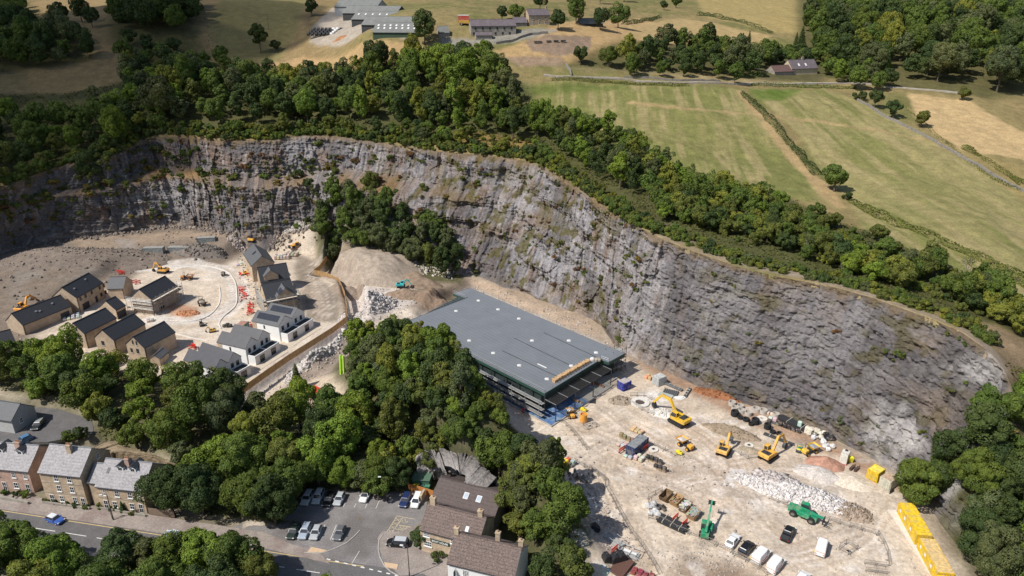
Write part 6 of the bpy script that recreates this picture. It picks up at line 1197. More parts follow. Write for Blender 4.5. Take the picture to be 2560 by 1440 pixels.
# --- white semi-detached pairs with flat extensions
def whitepair(label, e2, e3, efar, pv, zg=3.0, he=5.3):
    A = V3(*e2, zg + he); B = V3(*e3, zg + he); xa = B - A; xa.z = 0; L = xa.length; xa.normalize(); wn = Vector((-xa.y, xa.x, 0)); Fv = V3(*efar, zg + he) - A; d = Fv.dot(wn); 
    if d < 0: wn = -wn
    Wt = abs(d); rz = math.atan2(-xa.y, -xa.x); t = thing('white_house', label, 'house', (A.x, A.y, zg), rz)          # local x points out of the gables
    sgn = 1 if (Vector((math.cos(rz), math.sin(rz), 0)).cross(wn)).z > 0 else -1; W = Wt / 2; hr = he + 2.35
    for k in (0, 1):
        y0 = sgn * W * k; y1 = sgn * W * (k + 1); ym = (y0 + y1) / 2; xo = -k * .0
        lo_, hi_ = min(y0, y1), max(y0, y1)
        MB().loft([[(x, lo_, -.5), (x, hi_, -.5), (x, hi_, he), (x, ym, hr), (x, lo_, he)] for x in (-L, 0)]).build('wall', RENDER, t)
        b = MB()
        for s in (-1, 1):
            ye = ym + s * (W / 2 + (.22 if (s * sgn < 0 and k == 0) or (s * sgn > 0 and k == 1) else 0)); sl = (hr - he) / (W / 2); ze = hr - abs(ye - ym) * sl
            rr = [[(x, ym, hr + .02), (x, ye, ze + .02), (x, ye, ze + .16), (x, ym, hr + .16)] for x in (-L - .2, .2)]
            if s < 0: rr.reverse()
            b.loft(rr)
        rf = b.build('roof', TILEG if pv else mat('smooth_dark_roof', (.075,.075,.085), .5, .1, .6), t)
        a = math.atan2(hr - he, W / 2)
        if pv:
            s = -sgn; o = MB().box(-L * .39, L * .39, -W * .17, W * .17, 0, .06).build('solar_panel', PV, rf); o.location = (-L * .5, ym + s * W * .22, hr + .2 - W * .22 * math.tan(a)); o.rotation_euler = (-s * a, 0, 0)
        for f in (.28, .68):
            g = MB().box(-.03, .05, -.45, .45, -.7, .7).build('window', GLASS, t, loc=(0, y0 + (y1 - y0) * f, 3.9)); e = MB(); e.box(-.02, .07, -.5, -.42, -.75, .75).box(-.02, .07, .42, .5, -.75, .75).box(-.02, .07, -.03, .03, -.75, .75).box(-.02, .07, -.5, .5, .68, .76).box(-.02, .07, -.5, .5, -.76, -.68).build('frame', DFRAME, g)
    D = 2.9; ya, yb = sorted((sgn * .35, sgn * (Wt + .35)))
    ex = MB().box(0, D, ya, yb, -.5, 2.55).build('extension', RENDER, t); pr = MB(); pr.box(0, D, ya, ya + .25, 2.55, 2.95).box(0, D, yb - .25, yb, 2.55, 2.95).box(D - .25, D, ya + .25, yb - .25, 2.55, 2.95).build('parapet', RENDER, ex)
    MB().box(.02, D - .25, ya + .25, yb - .25, 2.55, 2.62).build('flat_roof', FLATROOF, ex); MB().box(.02, D - .3, (ya + yb) / 2 - .12, (ya + yb) / 2 + .12, 2.62, 2.9).build('party_upstand', RENDER, ex)
    for f in (.27, .73):
        yc = ya + (yb - ya) * f; g = MB().box(D - .03, D + .04, yc - .95, yc + .95, .05, 2.15).build('patio_door', GLASS, t); e = MB()
        for yy in (-.95, 0, .95): e.box(D, D + .07, yc + yy - .05, yc + yy + .05, .05, 2.2)
        e.box(D, D + .07, yc - 1, yc + 1, 2.12, 2.22).build('frame', DFRAME, g)
    for x in (-L * .55,): MB().box(x - .3, x + .3, -sgn * .05 - .04, -sgn * .05 + .04, 3.4, 4.6).build('side_window', GLASS, t)
    MB().box(-L + .02, -L * .84, -sgn * .04 - .05, -sgn * .04 + .05, 0, he - .1).build('stone_panel', SAND, t); MB().box(D, D + 3.0, ya - 1.4, yb - .2, -.1, .08).build('patio', mat('patio_slabs', (.55, .47, .37), .9, .12, 1), t); return t
whitepair('right hand pair of white houses with solar panels and flat extension', (696,816), (630,802), (757,777), True)
whitepair('middle pair of white houses with plain dark roof', (613,871), (543,855), (669,833), False)
whitepair('lower left pair of white houses partly behind the trees', (536,925), (460,899), (592,887), False)
# --- terrace under construction with cross gables
T1 = House('unfinished_house', 'unfinished gabled house at the head of the new terrace', (629,665), (610,634), 9.6, None, z0=3.0, e1=(681,650), wall=BUFF, roof=TILEG, hr=9.8)
T1.onroof(0, 1.8, 1.6, 1.8, 'solar_panel', PV, s=-1)
def crossgable(H, x, w, l, s, zr, m, pv=True, out=1.0):
    # ridge runs across the main one, sticking out over the wall
    b = MB(); y0 = 0; y1 = s * (H.W / 2 + out); ze = zr - w * .5 * .85
    for q_ in (-1, 1):
        rr = [[(x, y, zr), (x + q_ * w / 2, y, ze), (x + q_ * w / 2, y, ze + .16), (x, y, zr + .16)] for y in (y0, y1)]
        if (q_ > 0) == (s > 0): rr.reverse()
        b.loft(rr)
    o = b.build('cross_gable', m, H.o); MB().slab([(x - w / 2 + .2, 0), (x + w / 2 - .2, 0), (x + w / 2 - .2, ze), (x, zr - .1), (x - w / 2 + .2, ze)], min(y1 - s * .4, y1 - s * 1.2), max(y1 - s * .4, y1 - s * 1.2)).build('gable_wall', BUFF, H.o)
    return o
T2 = House('unfinished_terrace', 'wide unfinished unit of the new terrace with dark roof and projecting solar gable', (740,744), (668,758), 7.8, 11.5, z0=3.0, wall=BUFF, roof=TILED, hr=9.6)
crossgable(T2, T2.L * .16, 6.6, 6, -1, 9.0, TILEG, out=.5)
for s_ in (-1, 1): q_ = MB().box(-1.0, 1.0, -1.5, 1.5, 0, .08).build('solar_panel', PV, T2.o); q_.location = (T2.L * .16 + s_ * 1.6, -4.6, 9.0 - 1.6 * .85 + .22); q_.rotation_euler = (0, s_ * math.atan(.85), 0)
T5 = House('unfinished_house', 'middle unit of the new terrace with small light grey gable', (724,694), (652,706), 7.8, 8.0, z0=3.0, wall=SAND, roof=TILED, hr=9.2)
crossgable(T5, -T5.L * .12, 5.4, 5, -1, 8.9, TILEG, out=.3)
scaffold('scaffolding on the open side of the new terrace facing the barriers', T2, sides='nlrb', lifts=(2.1, 4.2, 5.6))
# --- retaining wall with timber fence around the estate
def run3(name, label, P, off, zb, zt, wd, m, cat):
    rings = []
    for i, p in enumerate(P):
        d = (P[min(i + 1, len(P) - 1)] - P[max(i - 1, 0)]); d.z = 0; d.normalize(); nrm = Vector((d.y, -d.x, 0)); nrm = nrm if nrm.x > -.2 or True else -nrm
        c = p + nrm * off * -1; s = nrm * wd / 2; rings.append([(c.x - s.x, c.y - s.y, zb), (c.x + s.x, c.y + s.y, zb), (c.x + s.x, c.y + s.y, zt), (c.x - s.x, c.y - s.y, zt)])
    return tag(MB().loft(rings).build(name, m), label, cat)
run3('timber_fence', 'long brown timber fence curving round the edge of the new estate', RTP, 0, 2.6, 4.7, .12, courses('brown_fence', (.40, .25, .12), .7, 1.2, 'X', .85, .25, .8), 'fence')
run3('retaining_wall', 'concrete retaining wall below the brown timber fence', RTP, -2.6, -.5, 2.9, .5, CONC, 'wall')
# --- the big flat roofed building
BZ = 8.3; RO = [(1175,719),(1562,883),(1522,905),(1502,898),(1362,983),(1010,805),(1165,745),(1133,733)]
RP = [V3(*p, BZ) for p in RO]; bx = sum((p for p in RP), Vector()) / len(RP); BB = thing('flat_roof_building', 'large unfinished steel framed building with flat grey roof', 'building', (bx.x, bx.y, 1.0))
BB['category'] = 'building'
L2 = lambda p: (p[0] - bx.x, p[1] - bx.y)
ROOFM = mat('grey_membrane', (0.185, 0.20, 0.222), .7, .08, .15)
rp2 = [L2(p) for p in RP]; rf = MB().prism(rp2, 7.0, 7.3).build('roof', ROOFM, BB)
fb = MB()
for p, q_ in zip(rp2, rp2[1:] + rp2[:1]): fb.beam((*p, 6.75), (*q_, 6.75), .16, .8)
fb.build('fascia', mat('green_fascia', (.03, .075, .06), .6, .15, 1), BB)
def cl2(k, f): p = Vector(rp2[k]); q_ = Vector(rp2[(k + 1) % len(rp2)]); return p.lerp(q_, f)
Pa, Pb, Pc, Pd = Vector(rp2[0]), Vector(rp2[1]), Vector(rp2[4]), Vector(rp2[5])
for (px, py) in [(1140,778),(1196,752),(1245,774),(1297,797),(1120,827),(1173,852),(1233,883),(1298,914),(1422,852),(1490,882),(1428,915),(1367,948),(1330,852)]:
    q_ = Vector(L2(V3(px, py, BZ))); MB().box(q_.x - .55, q_.x + .55, q_.y - .55, q_.y + .55, 7.3, 7.42).box(q_.x - .3, q_.x + .3, q_.y - .3, q_.y + .3, 7.42, 7.6).build('roof_outlet', WHITEP, rf)
lb_ = MB(); lb2 = MB()
for a, c in (((1285,845),(1430,916)),((1360,832),(1502,898)),((1255,877),(1400,945))): p = Vector(L2(V3(*a, BZ))); q_ = Vector(L2(V3(*c, BZ))); lb_.beam((p.x, p.y, 7.34), (q_.x, q_.y, 7.34), .17, .07)
for k in range(1, 22):
    f_ = k / 22; p = Pd.lerp(Pa, f_) + (Pc - Pd).normalized() * 1.0; q_ = Pc.lerp(Vector(rp2[3]), f_) - (Pc - Pd).normalized() * .6 if True else Pb; lb2.beam((p.x, p.y, 7.3), (q_.x, q_.y, 7.3), .07, .03)
lb2.build('sheet_laps', mat('lap_grey', (.12, .13, .145), .8, .3, .3), rf)
lb_.build('seam', mat('seam_dark', (.05, .05, .055), .7, .1, 1), rf)
q_ = Vector(L2(V3(1355,915,BZ))); MB().beam((q_.x - 1.2, q_.y + 1.2, 7.36), (q_.x + 1.2, q_.y - 1.2, 7.36), .4, .08).build('white_offcut', WHITEP, rf)
pr = MB()                                                               # edge rails
for k in range(len(rp2)):
    p, q_ = Vector(rp2[k]), Vector(rp2[(k + 1) % len(rp2)]); n = max(1, int((q_ - p).length / 3)); 
    for i in range(n + 1): c = p.lerp(q_, i / n); pr.cyl((c.x, c.y, 6.5), (c.x, c.y, 8.5), .05, n=5)
    for z in (7.8, 8.35): pr.cyl((p.x, p.y, z), (q_.x, q_.y, z), .045, n=5)
pr.build('guard_rail', GALV, BB)
dd = (Pc - Pd).normalized(); nn = Vector((dd.y, -dd.x)); nn = nn if nn.y < 0 else -nn; ee = (Vector(rp2[3]) - Pc).normalized()
for k in range(9):                                                        # scaffold decks and rails on the front-left side
    pass
for z, o_ in ((1.5, 1.6), (3.3, 1.6), (5.1, 1.6)):
    p = Pd + nn * o_; q_ = Pc + nn * o_ + dd * 1.0; MB().beam((p.x, p.y, z), (q_.x, q_.y, z), 1.1, .08).build('scaffold_deck', mat('grey_board', (.36, .35, .33), .9, .2, 2), BB); b = MB()
    for dz in (.5, 1.0): b.cyl((p.x + nn.x * .55, p.y + nn.y * .55, z + dz), (q_.x + nn.x * .55, q_.y + nn.y * .55, z + dz), .06, n=5)
    b.build('handrail', GALV, BB)
nL = int((Pc - Pd).length / 5)
for i in range(nL + 1):
    p = Pd.lerp(Pc, i / nL); MB().box(p.x - .15, p.x + .15, p.y - .15, p.y + .15, -.5, 6.4).build('column', STEELD, BB); p = p + nn * 2.15; MB().cyl((p.x, p.y, -.5), (p.x, p.y, 6.6), .07, n=5).build('scaffold_pole', GALV, BB)
# open joist bay over the front corner
E0 = Pc + nn * 2.4 * 0 + dd * 3.4; E1 = Vector(rp2[3]) + dd * 3.4 + (dd * .2)
for k in range(8):
    o_ = .2 + k * .5; p = Pc + dd * o_; q_ = Vector(rp2[3]) + dd * o_; MB().beam((p.x, p.y, 5.2), (q_.x, q_.y, 5.2), .16, .3).build('joist', STEELD, BB)
for f in (0, .2, .4, .6, .8, 1): p = Pc.lerp(Vector(rp2[3]), f); MB().beam((p.x, p.y, 5.5), (p.x + dd.x * 4.0, p.y + dd.y * 4.0, 5.5), .12, .12).build('cross_tie', GALV, BB)
for f in (0, .33, .66, 1):
    p = Pc.lerp(Vector(rp2[3]), f) + dd * 4.0; MB().box(p.x - .12, p.x + .12, p.y - .12, p.y + .12, -.5, 5.2).build('column', STEELD, BB)
sb = [Pd + nn * 2.2, Pc + nn * 2.2 + dd * 4.6, Vector(rp2[3]) + dd * 4.6, Vector(rp2[2]), Vector(rp2[1]), Vector(rp2[0])]
MB().prism([tuple(p) for p in sb], -1.2, .35).build('floor_slab', CONC, BB); sb2 = [Pd.lerp(Pc, .3) + nn * 2.0, Pc + nn * 2.0 + dd * 4.3, Pc.lerp(Vector(rp2[3]), .55) + dd * 4.3, Pc.lerp(Vector(rp2[3]), .55) - dd * 6, Pd.lerp(Pc, .3)]
MB().prism([tuple(p) for p in sb2], .35, .42).build('blue_membrane', mat('blue_film', (.09, .17, .34), .45, .35, 1.2, c2=(.22, .3, .42)), BB)
MB().prism([tuple(p) for p in (Pd + Vector((1, 1)) , Pc - dd * 2.0 - nn * .8, Vector(rp2[3]) - dd * 1.5, Pb - (Pb - Pa).normalized() * 2 - Vector((1.5, 1.0)), Pa + Vector((0, -1.5)))], .4, 6.6).build('inner_wall', mat('dark_lining', (.03, .045, .045), .8, .3, .6), BB)
tk = thing('timber_stack', 'long orange stack of timber roof trusses on the edge of the flat roof', 'timber', (0, 0, 0)); p = V3(1383, 957, BZ); q_ = V3(1473, 905, BZ); ux = (q_ - p).normalized(); tk.location = (p.x, p.y, 8.34); tk.rotation_euler = (0, 0, math.atan2(ux.y, ux.x)); TIM = mat('new_timber', (.56, .37, .2), .85, .2, 2); Lk = (q_ - p).length
for k in range(14): MB().box(k * Lk / 14 + .1, k * Lk / 14 + Lk / 14 - .12, -.5, .5, 0, .8 + .12 * (k % 3)).box(k * Lk / 14 + .2, k * Lk / 14 + .4, -.7, .7, .8, 1.05).build('bundle', TIM, tk)
bg_ = thing('bulk_bag', 'white and tan bulk bags at the far end of the roof timber', 'bag', (q_.x + 1.2, q_.y + .8, 8.34)); MB().box(-.9, .3, -.6, .6, 0, .9, .25).build('sack', mat('white_sack', (.72, .70, .66), .9, .15, 2), bg_); MB().box(.4, 2.2, -.6, .6, 0, .8, .3).build('sack', mat('tan_sack', (.42, .36, .28), .9, .2, 2), bg_)
# stair tower scaffold at the right corner
st_ = thing('scaffold_tower', 'dark scaffold stair tower at the right corner of the flat roofed building', 'scaffolding', (0, 0, 1.0)); c = V3(1537, 925, 1.0); st_.location = (c.x, c.y, 1.0); st_.rotation_euler = (0, 0, R(42))
for x in (-3, -1, 1, 3):
    for y in (-1.5, 1.5): MB().cyl((x, y, 0), (x, y, 7.6), .08, n=5).build('standard', STEELD, st_)
for z in (2, 4, 6): MB().box(-3, 3, -1.5, 1.5, z - .05, z + .05).build('deck', mat('grey_board', ()), st_)
for z in (1, 3, 5, 7): MB().tube([(-3, -1.5, z), (3, -1.5, z), (3, 1.5, z), (-3, 1.5, z), (-3, -1.5, z)], .06, 5).tube([(-3, -1.5, z - 1), (-1, -1.5, z), (1, -1.5, z - 1), (3, -1.5, z)], .05, 5).build('ledger', STEELD, st_)
# drystone walls
DRY = stonework('drystone', (.30, .28, .25), (.19, .175, .155), None, 2)
wallrun('drystone_wall', 'grey drystone wall between the striped field and the pale stubble', [(2140,250),(2200,285),(2290,330),(2340,360),(2420,405),(2480,440),(2560,482),(2640,530)], 1.1, .6, DRY)
wallrun('drystone_wall', 'curving drystone wall below the long stone barn', [(1240,110),(1290,100),(1330,88),(1370,84)], 1.2, .6, DRY); wallrun('drystone_wall', 'short drystone wall climbing from the lane end', [(1415,165),(1425,180),(1428,190)], 1.2, .6, DRY); wallrun('drystone_wall', 'drystone wall along the lane by the grove', [(1560,195),(1700,203),(1800,205)], .9, .5, DRY)
# ================================================================== VEHICLES, PLANT AND SITE THINGS
def head(a, b, z=0.0):
    p = V3(*a, z); q_ = V3(*b, z); return math.atan2(q_.y - p.y, q_.x - p.x)
TIREG = mat('headlight_glass', (.75, .75, .7), .2, .05, 2); REDL = mat('tail_light', (.4, .02, .02), .3, .05, 2)
def wheel(parent, x, y, r, wd, rimc=None, name='wheel'):
    key = ('wh', r, wd)
    if key not in WC:
        WC[key] = (MB().cyl((0, -wd / 2, 0), (0, wd / 2, 0), r, n=18).mesh('wheel', RUBBER), MB().cyl((0, -wd / 2 - .02, 0), (0, wd / 2 + .02, 0), r * .58, n=14).mesh('rim', DULL))
    t_, r_ = WC[key]; o = addobj(name, t_, parent); o.location = (x, y, r); q_ = addobj('rim', r_, o); q_.color = (*(rimc or (.4, .4, .42)), 1); return o
def car_proto(kind):
    L, Wd, H, hood, bon, scr, rr0, rr1 = {'hatch': (4.2, 1.8, 1.48, .95, 1.25, 1.95, 3.55, 4.1), 'estate': (4.6, 1.84, 1.5, .95, 1.35, 2.0, 4.2, 4.5), 'suv': (4.6, 1.9, 1.7, 1.08, 1.25, 1.9, 4.15, 4.5), 'sedan': (4.7, 1.84, 1.45, .95, 1.4, 2.1, 3.5, 4.1),
        'van': (5.2, 2.0, 2.2, 1.25, .95, 1.75, 5.0, 5.15), 'pickup': (5.2, 1.9, 1.78, 1.12, 1.35, 1.95, 3.35, 3.6), 'mpv': (4.5, 1.85, 1.72, 1.05, 1.0, 1.7, 4.2, 4.42)}[kind]
    X0 = L / 2; t = thing('car', kind, 'car', (0, 0, -50)); hw = Wd / 2
    def sec(x, zb, zt, w, top=.86): return [(x, -w, zb), (x, -w * 1.0, zt * .55 + zb * .45), (x, -w * .985, zt - .12), (x, -w * top, zt), (x, w * top, zt), (x, w * .985, zt - .12), (x, w, zt * .55 + zb * .45), (x, w, zb)]
    st = [(X0, .35, .62, hw * .78), (X0 - .12, .25, .74, hw * .9), (X0 - .5, .2, .84, hw * .98), (X0 - bon, .18, hood, hw), (X0 - scr, .18, hood + .03, hw), (-X0 + (L - rr1) + .25, .18, hood + .05, hw)]
    st += [(-X0 + .18, .25, hood - (.02 if kind != 'sedan' else 0), hw * .96), (-X0, .38, .8 if kind not in ('van', 'mpv', 'suv') else hood - .05, hw * .86)]
    b = MB().loft([list(reversed(sec(*q_))) for q_ in st]).build('body', PAINT, t, smooth=False, color=(.5, .5, .5))
    xa, xb, xc, xd = X0 - bon + .05, X0 - scr, X0 - rr0, X0 - rr1 + .05
    def gs(x, z, w): return [(x, -w, z), (x, w, z)]
    w1, w2 = hw * .93, hw * .74
    if kind == 'van': w2 = hw * .84
    g = MB(); zb = hood - .02
    ring = [[(xa, -w1, zb), (xa, w1, zb)], [(xb, -w2, H - .05), (xb, w2, H - .05)], [(xc, -w2, H - .05), (xc, w2, H - .05)], [(xd, -w1, zb), (xd, w1, zb)]]
    v = [p for r_ in ring for p in r_]; g._add(v, [(0, 1, 3, 2), (2, 3, 5, 4), (4, 5, 7, 6), (0, 2, 4, 6), (7, 5, 3, 1), (0, 6, 7, 1)]); g.build('windows', GLASS, t)
    r_ = MB().loft([[(xb + .12, -w2 * .99, H - .1), (xb + .12, w2 * .99, H - .1), (xc - .05, w2 * .99, H - .1), (xc - .05, -w2 * .99, H - .1)], [(xb, -w2 * .92, H), (xb, w2 * .92, H), (xc + .05, w2 * .92, H), (xc + .05, -w2 * .92, H)]]).build('roof', PAINT, t, color=(.5, .5, .5))
    if kind in ('van',):
        MB().loft([[(X0 - 2.2, -w1 * 1.01, zb), (X0 - 2.2, w1 * 1.01, zb), (X0 - 2.2, w2 * 1.02, H - .04), (X0 - 2.2, -w2 * 1.02, H - .04)], [(-X0 + .1, -w1 * 1.01, zb), (-X0 + .1, w1 * 1.01, zb), (-X0 + .18, w2 * 1.02, H - .04), (-X0 + .18, -w2 * 1.02, H - .04)]]).build('load_body', PAINT, t, color=(.5, .5, .5))
        chv = MB(); 
        for i in range(5): y = -.8 + i * .36; chv._add([(-X0 + .06, y, .55), (-X0 + .06, y + .16, .55), (-X0 + .06, y + .5, 1.25), (-X0 + .06, y + .34, 1.25)], [(0, 1, 2, 3)])
        MB().box(-X0 + .07, -X0 + .12, -.88, .88, .5, 1.3).build('rear_panel', mat('red_reflective', (.55, .04, .05), .5, .1, 2), t); chv.build('chevrons', mat('yellow_reflective', (.85, .7, .03), .5, .1, 2), t)
        MB().box(-X0 + 1.2, X0 - 1.9, -hw - .012, -hw + .02, .62, .9).box(-X0 + 1.2, X0 - 1.9, hw - .02, hw + .012, .62, .9).build('side_stripe', mat('red_reflective', ()), t)
    else:
        p = MB()
        for xx in ((xb + xc) / 2 + .1,): 
            for s in (-1, 1): p.beam((xx, s * w1 * 1.005, zb), (xx, s * w2 * 1.01, H - .07), .08, .03)
        for s in (-1, 1): p.beam((xa, s * w1, zb), (xb, s * w2, H - .06), .07, .06).beam((xd, s * w1, zb), (xc, s * w2, H - .06), .12, .06)
        p.build('pillars', PAINT, t, color=(.5, .5, .5))
    if kind == 'pickup': MB().box(-X0 + .12, X0 - rr1 - .0, -hw * .82, hw * .82, hood - .1, hood + .02).build('load_bed', DFRAME, t)
    for x in (X0 - .85, -X0 + .85):
        for s in (-1, 1): wheel(t, x, s * (hw - .1), .33 if kind not in ('suv', 'pickup', 'van') else .37, .22)
    for s in (-1, 1): MB().box(X0 - .2, X0 - .02, s * hw * .78 - .18, s * hw * .78 + .18, .6, .74).build('headlight', TIREG, t); MB().box(-X0 - .01, -X0 + .14, s * hw * .76 - .14, s * hw * .76 + .14, .7, .88).build('tail_light', REDL, t); MB().box(xa - .35, xa - .12, s * (hw + .1) - .1, s * (hw + .1) + .1, hood - .02, hood + .14).build('mirror', PAINT, t, color=(.5, .5, .5))
    return t
CP = {}; FIRST = set()
def car(kind, tail, nose, c, label, z=0.0, roofc=None, cat='car', group='cars parked by the inn'):
    if kind not in CP: CP[kind] = car_proto(kind)
    p = V3(*tail, z + .5); q_ = V3(*nose, z + .5); m = (p + q_) / 2; rz = math.atan2(q_.y - p.y, q_.x - p.x)
    pt = ('body', 'roof', 'pillars', 'mirror', 'load_body'); o = dup(CP[kind], (m.x, m.y, z + .02), rz, label, group, c, pt); o.name = {'van': 'van', 'pickup': 'pickup_truck'}.get(kind, 'parked_car'); o['category'] = cat
    if roofc:
        for k in kids(o):
            if k.name.startswith('roof'): k.color = (*roofc, 1)
    return o
def zz(x, y): return Z2(x, y)
WH, SI, BK, NV_, GY = (.78, .78, .78), (.42, .44, .46), (.012, .012, .014), (.02, .035, .11), (.12, .125, .135)
car('suv', zz(500,335), zz(440,440), (.5, .52, .53), 'white car half hidden under the trees at the far left of the back row')
car('suv', zz(598,315), zz(540,440), (.52, .54, .56), 'silver car in the back row left of the black one')
car('estate', zz(690,345), zz(640,455), BK, 'black car in deep shade in the back row'); car('hatch', zz(785,350), zz(740,440), SI, 'silver hatchback peeping out from under the trees in the back row')
car('hatch', zz(1025,315), zz(972,418), WH, 'white hatchback with dark glass roof by itself in the back row', roofc=(.03, .03, .03)); car('estate', zz(1395,345), zz(1335,470), NV_, 'dark blue car beside the orange timber fence')
car('mpv', zz(1495,345), zz(1440,480), WH, 'white people carrier against the ivy covered wall of the inn'); car('estate', zz(375,635), zz(315,745), (.03, .045, .04), 'dark green car at the left end of the front row, shaded by trees')
car('estate', zz(480,620), zz(415,760), (.36, .42, .5), 'pale blue estate car second in the front row'); car('hatch', zz(575,640), zz(520,765), SI, 'silver hatchback third in the front row', group='cars parked by the inn'); car('hatch', zz(795,645), zz(735,770), GY, 'dark grey hatchback at the right end of the front row')
car('suv', zz(1375,800), zz(1215,790), BK, 'black car with silver roof parked side on in front of the inn', roofc=(.5, .52, .55))
car('hatch', (117,1292), (158,1306), (.05, .12, .42), 'blue and white car driving along the road past the stone terrace', roofc=(.7, .72, .75)).name = 'moving_car'
car('estate', (107,1049), (84,1076), (.03, .035, .035), 'black car on the rear lane behind the stone terrace', 2.26, roofc=(.3, .32, .3)); car('hatch', (66,1097), (50,1104), (.08, .2, .35), 'small blue car tucked behind the brick house roof', 2.26)
car('hatch', (442,1340), (424,1336), (.5, .58, .65), 'pale blue car glimpsed between the front trees on the road')
def Z7(x, y): return (1780 + x / 3.765, 1160 + y / 3.765)
SG = 'cars and vans parked on the quarry floor'
car('sedan', Z7(150,785), Z7(232,668), WH, 'white saloon at the upper end of the row on the quarry floor', 1, group=SG); car('suv', Z7(275,852), Z7(372,735), BK, 'black estate parked between the white saloon and a white van', 1, group=SG)
car('van', Z7(400,935), Z7(525,800), WH, 'white van with red and yellow chevrons beside the black estate', 1, cat='van', group=SG); car('van', Z7(540,1025), Z7(655,880), WH, 'second white chevron van, lowest full van of the row', 1, cat='van', group=SG)
car('pickup', Z7(678,725), Z7(748,590), (.012, .012, .012), 'matt black pickup parked alone below the green telehandler', 1, cat='pickup', group=SG); car('van', Z7(1012,860), Z7(1050,715), WH, 'white van alone left of the square manhole barrier', 1, cat='van', group=SG)
o = car('suv', Z7(810,1130), Z7(880,1040), WH, 'white car roof just entering at the bottom edge', 1, group=SG)
# ------------------------------------------------------------------ plant
def excavator(label, at, ang, z=1.0, slew=0.0, c=(.80, .52, .04), s=1.0, stick=(6.4, 1.2), elbow=(4.2, 4.6), name='excavator', group=None, boomc=None):
    t = thing(name, label, 'excavator', (*UP(*at, z), z), ang, group, s); BC = boomc or c
    for y in (-1.15, 1.15):
        tr = MB().slab([(-2.0, .35), (-1.75, .05), (1.75, .05), (2.0, .35), (2.0, .6), (1.75, .85), (-1.75, .85), (-2.0, .6)], y - .3, y + .3).build('track', RUBBER, t); rl = MB()
        for k in range(6): rl.cyl((-1.5 + k * .6, y - .33, .42), (-1.5 + k * .6, y + .33, .42), .17, n=8)
        rl.build('roller', STEELD, tr)
    MB().box(-1.3, 1.3, -.9, .9, .4, .95).build('undercarriage', STEELD, t)
    M = Matrix.Rotation(slew, 4, 'Z')
    def B(): b = MB(); b.M = M; return b
    B().slab([(-2.35, 1.15), (1.3, 1.0), (1.3, 1.75), (-.6, 1.95), (-2.1, 2.05), (-2.4, 1.8)], -1.3, 1.3).build('upper_body', DULL, t, color=c)
    cb = B().slab([(-.2, 1.1), (1.45, 1.05), (1.45, 1.8), (1.15, 2.85), (-.1, 2.85)], .35, 1.25).build('cab', GLASS, t); B().box(-.2, 1.2, .33, 1.27, 2.83, 2.93).beam((-.15, .4, 1.0), (-.15, .4, 2.9), .1, .1).beam((-.15, 1.22, 1.0), (-.15, 1.22, 2.9), .1, .1).beam((1.15, .4, 2.85), (1.45, .4, 1.8), .08, .08).beam((1.15, 1.22, 2.85), (1.45, 1.22, 1.8), .08, .08).beam((1.45, 1.22, 1.8), (1.45, 1.22, 1.05), .08, .08).build('frame', DULL, cb, color=c)
    B().box(-1.9, -.6, -1.0, .9, 1.98, 2.12).box(-1.6, -1.3, -.4, -.2, 2.1, 2.5).build('engine_cover', DFRAME, t); B().box(-2.45, -1.9, -1.28, 1.28, 1.2, 1.95, .12).build('counterweight', DULL, t, color=c)
    ex_, ez = elbow; mid = (1.0 + (ex_ - 1.0) * .45, 1.7 + (ez - 1.7) * .95)
    bo = B(); bo.slab([(.8, 1.5), (1.0, 2.1), (mid[0] - .15, mid[1] + .45), (ex_, ez + .2), (ex_, ez - .2), (mid[0], mid[1] - .25), (1.25, 1.5)], -.55, -.05).build('boom', DULL, t, color=BC)
    B().cyl((1.4, -.3, 1.3), (mid[0], -.3, mid[1] - .2), .1).build('hydraulic_ram', GALV, t)
    sx, sz = stick; B().beam((ex_ - .5, -.3, ez + .35), (sx, -.3, sz + .3), .32, .45).build('dipper_arm', DULL, t, color=BC); B().cyl((mid[0] + .2, -.3, mid[1] + .6), (ex_ - .45, -.3, ez + .5), .09).build('hydraulic_ram', GALV, t)
    B().slab([(sx - .1, sz + .4), (sx + .3, sz + .1), (sx + .15, sz - .6), (sx - .3, sz - .9), (sx - .8, sz - .75), (sx - .55, sz - .1)], -.75, .15).build('bucket', STEELD, t); return t
def Z4(x, y): return (1360 + x / 4, 860 + y / 4)
def Z5(x, y): return (1760 + x / 4, 940 + y / 4)
excavator('large yellow excavator digging the white pit left of the concrete rings', Z4(1345,790), head(Z4(1380,790), Z4(1080,620), 1), slew=0, c=(.76, .46, .03), s=1.2, elbow=(5.6, 4.4), stick=(7.6, 1.2))
excavator('orange excavator with arm raised over the brown spoil heap', Z5(195,770), head(Z5(195,770), Z5(290,610), 1), c=(.72, .42, .10), s=1.0, elbow=(3.8, 4.3), stick=(5.2, 1.6)); excavator('orange excavator with arm stretched towards the black pipe coils', Z5(640,820), head(Z5(600,800), Z5(830,640), 1), c=(.74, .42, .08), s=1.08, elbow=(4.6, 4.6), stick=(6.6, 1.0))
def Z3e(x, y): return (x / 3, 480 + y / 3)
excavator('orange excavator beside the spoil at the far left edge', Z3e(175,895), head(Z3e(150,890), Z3e(320,790), 3), z=3.5, c=(.75, .33, .04), s=1.05, elbow=(4.4, 3.9), stick=(6.6, 1.2)); excavator('orange and grey excavator on the estate road by the rubble slope', Z3e(1225,605), head(Z3e(1225,600), Z3e(1120,590), 3), z=3.0, c=(.72, .36, .06), s=.95, elbow=(4.0, 3.8), stick=(5.0, .9))
def Z5e(x, y): return (400 + x / 3.428, 560 + y / 3.428)
